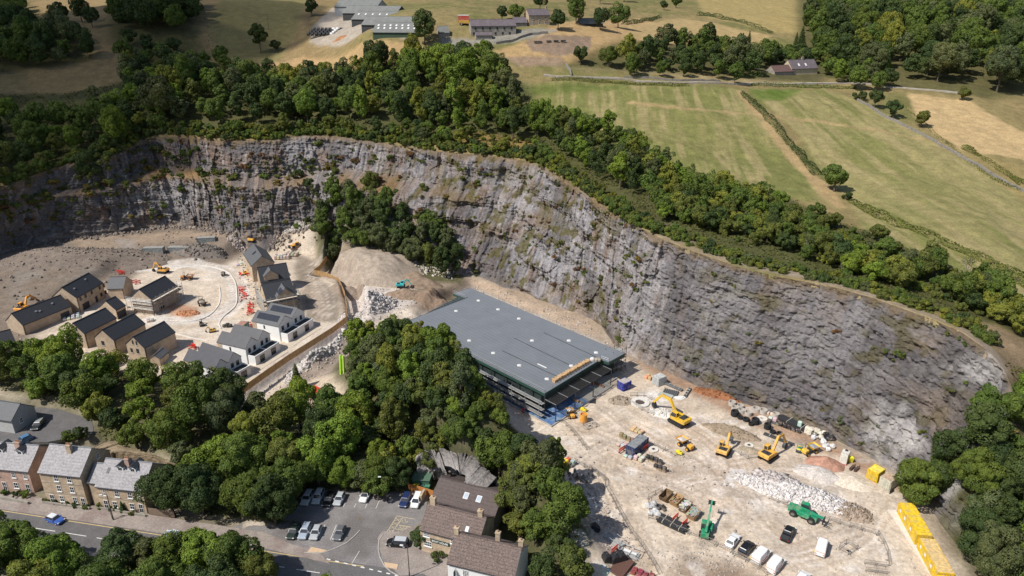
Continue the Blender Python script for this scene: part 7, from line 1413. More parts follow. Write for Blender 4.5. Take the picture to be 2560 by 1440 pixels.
excavator('excavator with upright orange boom among the scrap below the back wall', Z5e(800,150), R(80), z=6.0, c=(.78, .42, .05), s=1.0, elbow=(2.6, 6.0), stick=(3.8, 4.0)); excavator('turquoise mini excavator at work on the gravel stockpile', (1003,718), head((1003,718), (1040,716), 4), z=5.0, c=(.05, .50, .50), s=.78, elbow=(3.6, 3.6), stick=(5.0, .6))
excavator('small yellow excavator by the open trench on the estate road', Z5e(450,925), R(200), z=3.0, c=(.7, .42, .05), s=.5, elbow=(3.0, 3.6), stick=(4.0, 1.2)); excavator('dark mini excavator beside the estate kerb left of the yellow one', Z5e(360,870), R(120), z=3.0, c=(.10, .09, .08), s=.5, elbow=(3.0, 3.6), stick=(4.0, 1.2)); excavator('grey mini excavator where the estate kerb bends at the top', Z5e(545,440), R(300), z=3.0, c=(.28, .24, .2), s=.55, elbow=(3.0, 3.6), stick=(4.0, 1.2)); excavator('little orange excavator between the red barriers and the first unit', Z5e(735,430), R(60), z=3.0, c=(.8, .4, .05), s=.45, elbow=(3.0, 3.6), stick=(4.0, 1.2))
def dumper(label, at, ang, z=1.0, c=(.80, .40, .05), s=1.0, load=(.55, .5, .46), name='site_dumper'):
    t = thing(name, label, 'dumper', (*UP(*at, z), z), ang, None, s)
    sk = MB().loft([[(.5, -.6, .95), (1.9, -.6, .85), (1.9, .6, .85), (.5, .6, .95)], [(.1, -1.15, 1.9), (2.6, -1.15, 1.75), (2.6, 1.15, 1.75), (.1, 1.15, 1.9)]], False); sk._add([(.5, -.6, .95), (1.9, -.6, .85), (1.9, .6, .85), (.5, .6, .95)], [(0, 1, 2, 3)]); so_ = sk.build('skip', DULL, t, color=c)
    MB().loft([[(.35, -.95, 1.6), (2.3, -.95, 1.5), (2.3, .95, 1.5), (.35, .95, 1.6)], [(.9, -.4, 1.95), (1.8, -.4, 1.9), (1.8, .4, 1.9), (.9, .4, 1.95)]]).build('load', DULL, so_, color=load)
    MB().box(-2.2, -.9, -.7, .7, .7, 1.55, .12).build('engine_cover', DULL, t, color=c); MB().box(-1.0, 1.8, -.45, .45, .5, .85).box(-.9, -.4, -.35, .35, .85, 1.35).build('chassis', STEELD, t); MB().tube([(-.95, -.6, 1.3), (-.95, -.6, 2.7), (-.95, .6, 2.7), (-.95, .6, 1.3)], .06).build('roll_bar', DFRAME, t)
    for x in (1.15, -1.5):
        for y in (-1.0, 1.0): wheel(t, x, y, .52, .42, c)
    return t
dumper('orange dumper with white load parked in the middle of the quarry floor', Z4(1415,1030), head(Z4(1500,1060), Z4(1350,960), 1)); dumper('small orange dumper seen beside the blue membrane of the flat roofed building', Z4(270,720), head(Z4(290,740), Z4(245,670), 1), s=.8, load=(.7, .68, .65)); dumper('yellow dumper parked against the bags by the pink sand heap', Z5(1050,770), head(Z5(1030,760), Z5(1130,720), 1), c=(.82, .50, .04), load=(.3, .3, .32))
dumper('brown orange dumper in the middle of the estate road loop', Z5e(235,475), head(Z5e(190,470), Z5e(290,470), 3), z=3, c=(.55, .24, .08), s=1.05, load=(.35, .3, .25)); dumper('dark dumper with empty skip standing in the house shadow', Z5e(360,690), head(Z5e(340,650), Z5e(365,710), 3), z=3, c=(.2, .16, .12), load=(.3, .26, .22))
def telehandler(label, at, ang, z=1.0, raise_=(3.6, 1.3), c=(.02, .27, .13), s=1.0):
    t = thing('telehandler', label, 'telehandler', (*UP(*at, z), z), ang, None, s); MB().slab([(-2.6, .6), (2.3, .55), (2.3, 1.15), (1.2, 1.35), (-1.0, 1.4), (-2.7, 1.5)], -.75, .75).build('chassis', DULL, t, color=c)
    cb = MB().slab([(-.9, 1.0), (.7, 1.0), (.8, 1.7), (.4, 2.5), (-.8, 2.5)], .25, 1.05).build('cab', GLASS, t); MB().box(-.85, .45, .22, 1.08, 2.46, 2.58).beam((-.85, .28, 1), (-.8, .28, 2.5), .09, .09).beam((.78, 1.02, 1.6), (.4, 1.02, 2.5), .08, .08).beam((-.85, 1.02, 1), (-.8, 1.02, 2.5), .09, .09).build('frame', DULL, cb, color=c)
    MB().box(-.6, 1.2, -1.15, -.6, .8, 1.65, .1).build('engine_cover', DULL, t, color=c)
    p = Vector((-2.2, -.1, 1.75)); q_ = Vector((raise_[0], -.1, raise_[1])); d = (q_ - p); m = p + d * .55; bo = MB().beam(tuple(p), tuple(m), .42, .48).build('boom', DULL, t, color=c); MB().beam(tuple(m), tuple(q_), .3, .36).build('boom_extension', DULL, bo, color=(c[0] * 1.3, c[1] * 1.1, c[2] * 1.3)); MB().cyl((-.6, -.1, 1.2), tuple(p + d * .4), .09).build('hydraulic_ram', GALV, t)
    fk = MB().box(q_.x - .05, q_.x + .1, -.75, .55, q_.z - .9, q_.z + .1)
    for y in (-.6, .4): fk.box(q_.x + .1, q_.x + 1.3, y - .06, y + .06, q_.z - .9, q_.z - .8)
    for z_ in (q_.z + .1, q_.z - .4): fk.beam((q_.x, -.9, z_), (q_.x, .7, z_), .08, .08)
    fk.build('fork_carriage', STEELD, t)
    for x in (1.5, -1.6):
        for y in (-.98, .98): wheel(t, x, y, .62, .42, (.05, .05, .05))
    return t
def Z6(x, y): return (1360 + x / 5.12, 1160 + y / 5.12)
telehandler('green telehandler with its boom raised beside the last skip', Z6(2075,870), head(Z6(2060,900), Z6(2110,690), 1), raise_=(4.3, 4.4), s=1.05); telehandler('green telehandler with lowered boom below the white rubble heap', Z7(860,500), head(Z7(740,450), Z7(1000,560), 1), raise_=(3.3, 1.5), s=1.22)
bl = telehandler('orange backhoe loader at the foot of the rubble by the back wall', Z5e(1175,200), head(Z5e(1250,180), Z5e(1120,200), 4), z=4.6, raise_=(2.9, 1.2), c=(.75, .38, .05)); bl.name = 'backhoe_loader'; bl['category'] = 'backhoe'
MB().slab([(-2.7, 1.0), (-2.9, 1.4), (-4.0, 3.6), (-3.7, 3.6), (-2.5, 1.5)], -.3, .2).beam((-3.9, 0, 3.5), (-4.9, 0, 1.2), .3, .35).build('rear_arm', DULL, bl, color=(.75, .38, .05)); MB().box(2.8, 3.6, -1.2, 1.2, .3, 1.1).build('front_bucket', STEELD, bl)
# green boom of a lift and the crusher with its conveyor
lf = thing('access_lift', 'crawler machine with two tall lime green booms beside the wooded spur', 'access lift', (*UP(858, 962, .5), .5), R(80)); 
for y in (-.45, .5): MB().beam((0, y, 1.2), (1.0, y, 9.0), .75, .35).build('boom', mat('lime_paint', (.48, .80, .06), .5, .08, 1), lf)
MB().box(-1.5, 1.5, -1.0, 1.0, .5, 1.3, .15).build('chassis', STEELD, lf); [MB().slab([(-2, .3), (-1.7, .0), (1.7, .0), (2, .3), (1.8, .7), (-1.8, .7)], y - .25, y + .25).build('track', RUBBER, lf) for y in (-1.1, 1.1)]; MB().beam((-.2, .1, .9), (-4.6, .1, .5), .5, .5).build('conveyor', STEELD, lf)
cr = thing('crusher', 'red and black crushing machine with conveyor at the edge of the wood', 'crusher', (*UP(787, 992, .5), .5), R(-38)); MB().loft([[(-1.6, -1.1, 1.2), (1.6, -1.1, 1.2), (1.6, 1.1, 1.2), (-1.6, 1.1, 1.2)], [(-2.0, -1.5, 2.5), (2.0, -1.5, 2.5), (2.0, 1.5, 2.5), (-2.0, 1.5, 2.5)]]).build('hopper', mat('red_paint', (.62, .05, .03), .6, .15, 1), cr); MB().box(-2.2, 3.2, -.9, .9, .5, 1.3, .1).build('body', STEELD, cr); MB().beam((3.0, 0, 1.0), (8.5, 0, 2.6), .9, .25).build('conveyor', STEELD, cr); [MB().slab([(-2, .3), (-1.7, .0), (2.7, .0), (3, .3), (2.8, .7), (-1.8, .7)], y - .25, y + .25).build('track', RUBBER, cr) for y in (-1.1, 1.1)]
# roller, bowser, compressor
rl = thing('ride_on_roller', 'small ride-on roller with green roll bar beside the yellow dumper', 'roller', (*UP(*Z5(950,750), 1), 1), head(Z5(930,760), Z5(960,700), 1)); [MB().cyl((x, -.6, .4), (x, .6, .4), .4, n=16).build('drum', STEELD, rl) for x in (-.8, .8)]; MB().box(-.9, .9, -.5, .5, .5, 1.0, .1).build('body', mat('machine_yellow', (.8, .6, .04), .5, .1, 1), rl); MB().tube([(-.3, -.5, 1), (-.3, -.5, 2.1), (-.3, .5, 2.1), (-.3, .5, 1)], .06).box(-.5, 0, -.3, .3, 1.0, 1.3).build('roll_bar', mat('teal_paint', (.03, .25, .2), .5, .1, 1), rl)
for at, c, lb, s, z in ((Z4(1350,1100), (.85, .72, .02), 'little bright yellow compressor right of the striped pallets', .55, 1), (Z4(155,1220), (.85, .62, .04), 'large yellow generator by the trees left of the haul road', 1.3, 1), (Z4(395,670), (.88, .7, .03), 'yellow fuel box behind the round orange tank', .55, 1)):
    t = thing('generator', lb, 'generator', (*UP(*at, z), z), R(-35)); MB().box(-1.5 * s, 1.5 * s, -.75 * s, .75 * s, .35 * s, 1.6 * s, .12 * s).build('body', DULL, t, color=c); [wheel(t, x * s, y * s, .3 * s, .2 * s) for x in (-.7, .7) for y in (-.7, .7)]; MB().box(.2 * s, 1.1 * s, -.3 * s, .3 * s, 1.58 * s, 1.66 * s).build('vent', DFRAME, t)
t = thing('round_tank', 'open round orange tank beside the small orange dumper', 'tank', (*UP(*Z4(395,775), 1), 1)); MB().ringz((0, 0), .95, .85, .1, 2.3, 16).build('shell', mat('orange_paint', (.78, .36, .06), .6, .2, 1), t); MB().cyl((0, 0, .2), (0, 0, 1.9), .84, n=16).build('contents', mat('orange_dark', (.5, .25, .07), .9, .3, 2), t)
# ------------------------------------------------------------------ containers and cabins
def corr(b, p, q_, z0, z1, n, d=.05):
    p = Vector(p); q_ = Vector(q_); u = (q_ - p); nn_ = Vector((u.y, -u.x, 0)).normalized() * d; ring0 = []; ring1 = []
    for i in range(n * 2 + 1):
        c = p + u * i / (n * 2) + (nn_ if (i // 1) % 2 else Vector((0, 0, 0))); ring0.append((c.x, c.y, z0)); ring1.append((c.x, c.y, z1))
    m = len(ring0); b._add(ring0 + ring1, [(i, i + 1, m + i + 1, m + i) for i in range(m - 1)])
def container(label, e2, e3, W=2.44, H=2.6, z=1.0, c=(.1, .1, .3), roofc=None, name='shipping_container', e_up=True, L=None, doors='g', group=None, cat='container'):
    A = V3(*e2, z + H); B_ = V3(*e3, z + H); u = (B_ - A); u.z = 0; L = L or u.length; u.normalize(); wn = Vector((-u.y, u.x, 0)); wn = wn if (wn.y > 0) == e_up else -wn
    sg = 1 if u.cross(wn).z > 0 else -1; c0 = A + u * L / 2 + wn * W / 2; t = thing(name, label, cat, (c0.x, c0.y, z), math.atan2(u.y * sg, u.x * sg), group); b = MB()
    nl = max(6, int(L / .32))
    if name == 'site_cabin': b.box(-L / 2, L / 2, -W / 2, W / 2, .15, H - .1)
    else: corr(b, (-L / 2, -W / 2, 0), (L / 2, -W / 2, 0), .15, H - .1, nl); corr(b, (L / 2, -W / 2, 0), (L / 2, W / 2, 0), .15, H - .1, 6); corr(b, (L / 2, W / 2, 0), (-L / 2, W / 2, 0), .15, H - .1, nl); corr(b, (-L / 2, W / 2, 0), (-L / 2, -W / 2, 0), .15, H - .1, 6)
    b.build('side_walls', DULL, t, color=c); f = MB()
    for x in (-L / 2, L / 2):
        for y in (-W / 2, W / 2): f.box(x - .08, x + .08, y - .08, y + .08, 0, H)
    for z_ in (.08, H - .08):
        for y in (-W / 2, W / 2): f.box(-L / 2 + .08, L / 2 - .08, y - .06, y + .06, z_ - .07, z_ + .07)
        for x in (-L / 2, L / 2): f.box(x - .06, x + .06, -W / 2 + .08, W / 2 - .08, z_ - .07, z_ + .07)
    f.build('frame', DULL, t, color=c); r = MB(); nr_ = max(4, int(L / .6))
    for k in range(nr_): r.box(-L / 2 + .08 + k * (L - .16) / nr_ + .08, -L / 2 + .08 + (k + 1) * (L - .16) / nr_, -W / 2 + .1, W / 2 - .1, H - .1, H + .02)
    r.box(-L / 2 + .05, L / 2 - .05, -W / 2 + .05, W / 2 - .05, H - .12, H - .03); r.build('roof', DULL, t, color=roofc or c)
    gx = -sg * L / 2 - sg * .1; d = MB(); d.box(gx - .04, gx + .04, -W / 2 + .12, -.03, .2, H - .2).box(gx - .04, gx + .04, .03, W / 2 - .12, .2, H - .2)
    dd_ = d.build('door', DULL, t, color=c); hb = MB()
    for y in (-.7, -.25, .25, .7): hb.cyl((gx - sg * .07, y, .15), (gx - sg * .07, y, H - .15), .03, n=5)
    hb.build('lock_bar', GALV, dd_); t['L'] = L; return t
YEL = (.70, .46, .02)
def Z12(x, y): return (2120 + x / 12, 1140 + y / 12)
container('bright yellow half length container beside the cream one', Z12(915,535), Z12(1110,400), c=YEL, roofc=(.88, .68, .08), L=3.0, e_up=True)
t = container('cream container with rusty roof and its door hanging open', Z12(1300,780), Z12(1495,640), c=(.55, .53, .42), roofc=(.5, .36, .25), L=3.0); MB().box(-.04, .04, -1.1, 0, .2, 2.4).build('open_door', DULL, t, color=(.4, .38, .3), loc=(-1.6, -1.2, 0), rot=(0, 0, R(-60)))
container('royal blue box container with rubbish on its roof', Z4(800,400), Z4(865,370), c=(.02, .035, .30), roofc=(.45, .42, .4), L=3.0, H=2.5); container('pale grey container behind the grey corrugated sheets', Z4(1150,350), Z4(1215,325), c=(.48, .5, .5), roofc=(.5, .51, .5), L=3.0, H=2.6)
container('long dark blue container with lumber on its grey roof in mid floor', Z4(910,1048), Z4(1045,935), c=(.02, .035, .11), roofc=(.22, .24, .26))
def Z72(x, y): return (2220 + x / 7.2, 1240 + y / 7.2)
for (a, b, rc, lb, gp) in ((Z72(525,690), Z72(205,110), (.78, .54, .03), 'upper yellow site cabin on the pale footway', 0), (Z72(900,1370), Z72(570,750), (.70, .50, .22), 'middle yellow site cabin with worn tan roof', 0), (Z72(1180,1960), Z72(880,1420), (.88, .66, .05), 'lowest yellow site cabin cut by the bottom edge', 0)):
    A = V3(*a, 3.7); B_ = V3(*b, 3.7); t = container(lb, a, b, W=2.9, H=2.7, c=YEL, roofc=rc, name='site_cabin', e_up=(Vector((-(B_ - A).y, (B_ - A).x)).x > 0) == (Vector((-(B_ - A).y, (B_ - A).x)).y > 0), cat='site cabin', group='yellow site cabins in a row')
    L = t['L']
    for x in (-.36, -.12, .2): MB().box(x * L - .3, x * L + .3, -1.5, -1.44, 1.2, 1.8).box(x * L - .3, x * L + .3, 1.44, 1.5, 1.2, 1.8).build('notice_board', WHITEP, t)
    for x in (-.25, .1, .35): MB().box(x * L - .45, x * L + .45, -1.49, -1.44, .2, 2.1).box(x * L - .45, x * L + .45, 1.44, 1.49, .2, 2.1).build('door', DULL, t, color=(.80, .54, .02))
for i, (a, b, z) in enumerate([((405,628),(355,629),5.2), ((474,627),(418,627),5.2), ((536,602),(491,604),6.2)]):
    container(['left one of the two long grey cabins on the rubble shelf', 'right one of the two long grey cabins on the rubble shelf', 'shorter grey cabin above the long pair'][i], (a[0], a[1] - 8), (b[0], b[1] - 8), W=2.6, H=2.5, z=GR(*[(380,634),(447,632),(513,608)][i])[2] - .1, c=(.20, .22, .22), roofc=(.36, .35, .33), name='site_cabin', cat='site cabin', group='grey site cabins below the quarry wall')
container('green and maroon container behind the middle white houses', (621,803), (583,818) if False else (596,824), W=2.44, H=2.4, z=3.0, c=(.08, .16, .13), roofc=(.42, .22, .17), L=5.5)
t = thing('tank_shed', 'white shelter box with red base beside the pink sand heap', 'kiosk', (*UP(*Z5(1400,850), 1), 1), head(Z5(1385,880), Z5(1440,770), 1)); MB().slab([(-1.6, .2), (1.6, .2), (1.6, 2.1), (1.1, 2.6), (-1.6, 2.6)], -.8, .8).build('body', DULL, t, color=(.66, .64, .58)); MB().box(-.5, .2, -.84, -.8, .4, 1.9).build('door', DULL, t, color=(.5, .48, .44)); MB().box(-1.7, 1.7, -.9, .9, 0, .2).build('base', DULL, t, color=(.5, .12, .1)); MB().box(.4, 1.0, -.3, .3, 2.58, 2.75).build('hatch', DFRAME, t)
t = thing('yellow_bin', 'bright yellow bin behind the white shelter box', 'bin', (*UP(*Z5(1462,860), 1), 1)); MB().loft([[(-.35, -.35, 0), (.35, -.35, 0), (.35, .35, 0), (-.35, .35, 0)], [(-.55, -.5, 1.4), (.55, -.5, 1.4), (.55, .5, 1.4), (-.55, .5, 1.4)]]).build('body', DULL, t, color=(.8, .75, .03))
for i, (x, y) in enumerate([(1480, 905), (1525, 920)]):
    t = thing('breaker_attachment', ['left rusty brown breaker attachment right of the shelter', 'right rusty brown breaker attachment right of the shelter'][i], 'machine attachment', (*UP(*Z5(x, y + 20), 1), 1), head(Z5(1480, 940), Z5(1530, 890), 1)); MB().box(-1.2, 1.0, -.3, .3, .1, .6, .08).build('housing', DULL, t, color=(.09, .055, .045)); MB().cyl((1.0, 0, .35), (1.9, 0, .3), .12, .05).build('chisel', STEELD, t); MB().tube([(-1.2, -.2, .5), (-1.4, 0, .9), (-1.0, .2, .6)], .06).build('hose', RUBBER, t)
# ------------------------------------------------------------------ concrete rings, coils, pipes
RG = thing('concrete_ring', 'x', 'concrete ring', (0, 0, -50), 0, 'concrete manhole rings'); MB().ringz((0, 0), 1.0, .82, 0, 1.15).build('ring', mat('ring_concrete', (.50, .46, .41), .9, .12, 1.5), RG)
for i, (x, y, s, w_) in enumerate([(280,290,1.0,'tallest concrete ring at the far left of the group'),(308,340,.95,'concrete ring just behind the black coils at left'),(362,320,.85,'squat concrete ring in the back of the cluster'),(375,365,.9,'reddish concrete ring in the front of the cluster'),(440,390,.95,'concrete ring at the front right of the cluster'),(520,355,1.05,'large concrete ring standing between cluster and crates'),(592,370,1.0,'concrete ring beside the white crates'),(716,405,.9,'last concrete ring by the end of the black pipes')]):
    dup(RG, (*UP(*Z5(x, y), 1), 1.0), i * .7, w_, scale=s)
bpy.data.objects.remove(KIDS['concrete_ring'][0][0]); bpy.data.objects.remove(RG)
t = thing('concrete_slab_ring', 'flat round white cover slab lying between rings and crates', 'cover slab', (*UP(*Z5(580,430), 1), 1)); MB().ringz((0, 0), 1.35, .45, .0, .3, 24).build('ring', mat('white_concrete', (.66, .62, .55), .9, .1, 1), t)
for i, (x, y, s, lb, st_) in enumerate([(305,395,1.15,'double stacked black pipe coil at the left end',2),(362,425,.85,'single black pipe coil second from left',1),(420,445,1.0,'black pipe coil third from left',1),(470,490,.8,'small tilted black coil in front of the fourth',1),(510,475,1.15,'fat black pipe coil at the right end of the first row',2),(632,525,1.0,'black coil beside the dark plank near the pipe stacks',2),(685,570,.85,'black coil in the middle of the second row',1),(755,590,.95,'black coil at the right end of the second row',1)]):
    o_ = thing('pipe_coil', lb, 'pipe coil', (*UP(*Z5(x, y), 1), 1), 0, 'black pipe coils'); b = MB()
    for k in range(3 * st_):
        r0 = .95 * s; z = .14 + k * .24
        for a in range(14): p0 = 2 * math.pi * a / 14; p1 = 2 * math.pi * (a + 1) / 14; b.cyl((r0 * .78 * math.cos(p0), r0 * .78 * math.sin(p0), z), (r0 * .78 * math.cos(p1), r0 * .78 * math.sin(p1), z), .17 * s, n=6)
    b.build('coil', RUBBER, o_)
def bundle(label, p, q_, n, r, c, z=1.0, rows=1, name='pipe_bundle', hollow=False):
    A = V3(*p, z); B_ = V3(*q_, z); u = (B_ - A).normalized(); t = thing(name, label, 'pipes', tuple(A), math.atan2(u.y, u.x)); L = (B_ - A).length
    for k in range(rows):
        for i in range(n - k): MB().cyl((rnd.uniform(-.2, .2), (i + k * .5 - n / 2) * r * 2.05, r + k * r * 1.75), (L + rnd.uniform(-.3, .3), (i + k * .5 - n / 2) * r * 2.05, r + k * r * 1.75), r, n=8).build('pipe', c, t)
    for f in (.2, .5, .8): MB().box(L * f - .05, L * f + .05, -n * r * 1.1, n * r * 1.1, 0, r * 2 + (rows - 1) * r * 1.75 + .06).build('strap', mat('pale_strap', (.6, .55, .45), .8, .1, 2), t)
    return t
BLKP = mat('black_pipe', (.022, .022, .025), .5, .2, 2, spec=.5)
bundle('long stack of black pipes lying along the foot of the quarry wall', Z5(760,415), Z5(1240,640), 7, .2, BLKP, rows=2); bundle('black pipes wrapped in a bundle behind the skips by the road', Z6(1480,690), Z6(1830,850), 7, .2, BLKP, rows=2); bundle('dark planks and rails under the second row of coils', Z5(600,575), Z5(900,690), 4, .16, STEELD)
bundle('pair of dark tubes in the shade beside the haul road', Z6(530,930), Z6(660,1170), 4, .14, GALV); bundle('grey rails leaning in the last skip', Z6(1880,660), Z6(1990,600), 3, .12, GALV, z=2.2)
for i, (x, y) in enumerate([(1215,445),(1245,455),(1275,465),(1305,475),(1335,485),(1365,497)]):
    p = Z4(x - 10, y + 0); q_ = Z4(x + 25 - 10, y + 32); A = V3(*p, 1); B_ = V3(*q_, 1)
t = thing('membrane_rolls', 'row of fat dark grey rolls laid side by side near the pale container', 'rolls', (*UP(*Z4(1200,480), 1), 1), head(Z4(1200,480), Z4(1370,520), 1))
for i in range(8): MB().cyl((i * .52, -.9, .28), (i * .52, 1.5, .28), .25, n=10).build('roll', mat('grey_roll', (.12, .125, .13), .8, .1, 1), t)
bundle('two thick dark tubes behind the grey rolls', Z4(1225,400), Z4(1390,470), 2, .28, mat('grey_roll', ())); bundle('pair of upright leaning dark tubes right of the grey rolls', Z4(1400,530), Z4(1450,450), 2, .26, mat('grey_roll', ()))
t = thing('sheet_stack', 'pale green grey corrugated sheets stacked flat in front of the rolls', 'sheets', (*UP(*Z4(1215,520), 1), 1), head(Z4(1150,500), Z4(1290,540), 1)); [MB().box(-2.0, 2.0, -1 + i * .5, -.55 + i * .5, 0, .35 + .05 * (i % 2)).build('sheet', mat('pale_sheet', (.42, .45, .42), .6, .1, 1), t) for i in range(4)]
t = thing('plastic_sheet', 'crumpled white plastic sheeting right of the corrugated sheets', 'sheeting', (*UP(*Z4(1360,540), 1), 1)); b = MB(); P_ = [(1.6 * math.cos(a) * (1 + .3 * math.sin(3 * a)), 1.0 * math.sin(a)) for a in np.linspace(0, 6.0, 12)]; b.prism(P_, 0, .12); b.prism([(x * .6, y * .6) for x, y in P_], .12, .3); b.build('film', WHITEP, t)
# pallets, bags, blocks
def pallet(label, at, n, m, c, z=1.0, s=1.0, ang=None, nm='pallet_stack', h=.75, cat='pallets', grp=None, mt=None, seed=0, gap=1.15):
    g = random.Random(seed or at[0]); t = thing(nm, label, cat, (*UP(*at, z), z), R(-35) if ang is None else ang, grp, s)
    for i in range(n):
        for j in range(m):
            x, y = (i - (n - 1) / 2) * gap + g.uniform(-.1, .1), (j - (m - 1) / 2) * gap + g.uniform(-.1, .1); cc_ = tuple(min(1, v * g.uniform(.75, 1.2)) for v in c)
            p = MB().box(x - .5, x + .5, y - .45, y + .45, 0, .14).build('pallet', mat('pallet_wood', (.45, .33, .2), .9, .2, 2), t); MB().box(x - .48, x + .48, y - .43, y + .43, .14, .14 + h * g.uniform(.6, 1.15), .1).build('load', mt or DULL, p, color=cc_)
    return t
BAG = (.62, .6, .56)
for a in [(Z4(930,870), 3, 2, (.62, .42, .25), 'pale timber stacked above the long blue container', .5), (Z4(830,950), 4, 1, (.27, .2, .14), 'row of brown block packs left of the long blue container', .9), (Z4(780,1010), 2, 2, (.6, .58, .55), 'white packs below the brown block packs', .5), (Z4(840,1135), 2, 1, (.55, .53, .5), 'grey white bags at the left foot of the blue container', .5), (Z4(955,1150), 2, 2, (.6, .59, .57), 'heap of light bags in front of the blue container', .8), (Z4(1100,1170), 4, 1, (.05, .045, .045), 'long row of dark brown brick packs', 1.0), (Z4(1165,1250), 3, 1, (.05, .045, .045), 'dark brown brick packs nearest the camera', .9),
          (Z4(1050,345), 2, 2, (.62, .4, .22), 'orange timber packs left of the pale grey container', .9), (Z4(340,590), 3, 1, (.42, .27, .15), 'brown packs and timber under the joists', .8), (Z4(540,420), 4, 1, (.3, .12, .06), 'rusty red drums and scrap behind the joists', .8), (Z4(480,450), 2, 1, (.66, .65, .63), 'white sheeting on packs by the joists', .5), (Z4(290,1210), 1, 1, (.42, .45, .42), 'wrapped grey green pack by the yellow generator', 1.1),
          (Z4(240,1170), 1, 1, (.6, .1, .06), 'small red box behind the yellow generator', .9), (Z5(690,480), 3, 1, (.1, .1, .1), 'black crates by the flat cover slab', .8), (Z5(680,460), 2, 1, (.6, .58, .54), 'pair of pale crates on the black ones', 1.3), (Z5(850,535), 5, 1, (.03, .03, .032), 'row of black wrapped bales', 1.2), (Z5(950,520), 1, 1, (.6, .6, .6), 'white sack on top of the black bales', 1.9), (Z5(660,385), 2, 1, (.65, .6, .5), 'white framed crates between the last rings', .6)]:
    at, n, m, c, lb, h = a; ang = head(Z4(1000,1130), Z4(1200,1220), 1); pallet(lb, at, n, m, c, h=h, ang=ang if lb[:3] != 'row of brown'[:3] else ang)
def bagheap(label, at, n, c, spread=(2, 1.5), z=1.0, seed=1, s=.5, nm='bag_heap', cat='bags', h=.9):
    g = random.Random(seed); t = thing(nm, label, cat, (*UP(*at, z), z), R(-35))
    import bmesh
    for i in range(n):
        x, y = g.uniform(-1, 1) * spread[0], g.uniform(-1, 1) * spread[1]; bm = bmesh.new(); bmesh.ops.create_icosphere(bm, subdivisions=2, radius=1); q_ = g.uniform(.7, 1.3) * s
        for v in bm.verts: nn_ = 1 + .3 * mnoise.noise(v.co * 1.5 + Vector((i, seed, 0))); v.co = Vector((v.co.x * q_ * nn_ + x, v.co.y * q_ * nn_ + y, max(0, v.co.z * q_ * .8 * nn_ + q_ * .5 + g.random() * h * .4)))
        me_ = bpy.data.meshes.new('bag'); bm.to_mesh(me_); bm.free(); me_.materials.append(DULL); o_ = addobj('bag', me_, t); f_ = g.uniform(.8, 1.15); o_.color = (*[min(1, v * f_) for v in c], 1)
    return t
bagheap('heap of cream bulk bags against the quarry wall', Z5(1110,590), 14, (.68, .62, .5), (2.2, 1.2), seed=2, s=.75); bagheap('white and red bulk bags behind the shelter box', Z5(1230,720), 8, (.66, .64, .62), (1.2, 1.4), seed=3, s=.6); bagheap('black tarred rolls stacked by the cream bags', Z5(1235,625), 8, (.02, .02, .025), (1.0, .9), seed=4, s=.7, h=1.6)
bagheap('clear plastic sacks piled at the end of the skips', Z6(1370,560), 7, (.5, .5, .5), (1.0, 1.0), seed=5, s=.62); bagheap('black round drums behind the plastic sacks', Z6(1460,560), 14, (.035, .035, .037), (1.5, 1.1), seed=6, s=.36); bagheap('grey plastic sacks next to the black pipe bundle', Z6(1400,640), 7, (.55, .55, .55), (1.1, .9), seed=7, s=.6); bagheap('white grey wrapped goods in front of the pale bags', Z5(1150,650), 8, (.6, .6, .6), (1.8, 1.0), seed=8, s=.5)
# skips
SKM = mat('skip_inside', (.16, .11, .08), .9, .3, 1.5)
for i, (x, y, c, lc, lb) in enumerate([(1555,450,(.16,.10,.05),None,'empty rusty skip at the upper end of the row'),(1690,510,(.42,.27,.13),(.4,.26,.15),'skip loaded with pallets and timber offcuts'),(1800,590,(.2,.13,.08),(.6,.57,.54),'skip heaped with white plasterboard waste'),(1905,680,(.42,.28,.15),(.34,.36,.36),'skip filled with grey metal scrap')]):
    t = thing('skip', lb, 'skip', (*UP(*Z6(x, y), 1), 1), head(Z6(1480,470), Z6(1570,380), 1), 'skips in a row'); b = MB(); L, W, H = 3.6, 1.8, 1.5
    o1 = [(-L / 2 + .7, -W / 2, .1), (L / 2 - .7, -W / 2, .1), (L / 2 - .7, W / 2, .1), (-L / 2 + .7, W / 2, .1)]; o2 = [(-L / 2, -W / 2, H), (L / 2, -W / 2, H), (L / 2, W / 2, H), (-L / 2, W / 2, H)]; i2 = [(-L / 2 + .1, -W / 2 + .1, H), (L / 2 - .1, -W / 2 + .1, H), (L / 2 - .1, W / 2 - .1, H), (-L / 2 + .1, W / 2 - .1, H)]; i1 = [(-L / 2 + .75, -W / 2 + .1, .2), (L / 2 - .75, -W / 2 + .1, .2), (L / 2 - .75, W / 2 - .1, .2), (-L / 2 + .75, W / 2 - .1, .2)]
    b.loft([o1, o2, i2, i1]); b.build('shell', DULL, t, color=c); MB().box(-L / 2, L / 2, -W / 2 - .05, -W / 2 + .05, H - .1, H + .03).box(-L / 2, L / 2, W / 2 - .05, W / 2 + .05, H - .1, H + .03).build('rim', DULL, t, color=tuple(v * 1.2 for v in c))
    if lc:
        g = random.Random(i)
        for k in range(26): b = MB(); b.M = Matrix.Translation((g.uniform(-1.4, 1.4), g.uniform(-.6, .6), g.uniform(1.0, 1.6))) @ Matrix.Rotation(g.uniform(0, 3), 4, 'Z') @ Matrix.Rotation(g.uniform(-.4, .4), 4, 'X'); b.box(-.5, .5, -.08 if i == 1 else -.25, .08 if i == 1 else .25, -.04, .08); b.build('waste', DULL, t, color=tuple(min(1, v * g.uniform(.7, 1.25)) for v in lc))
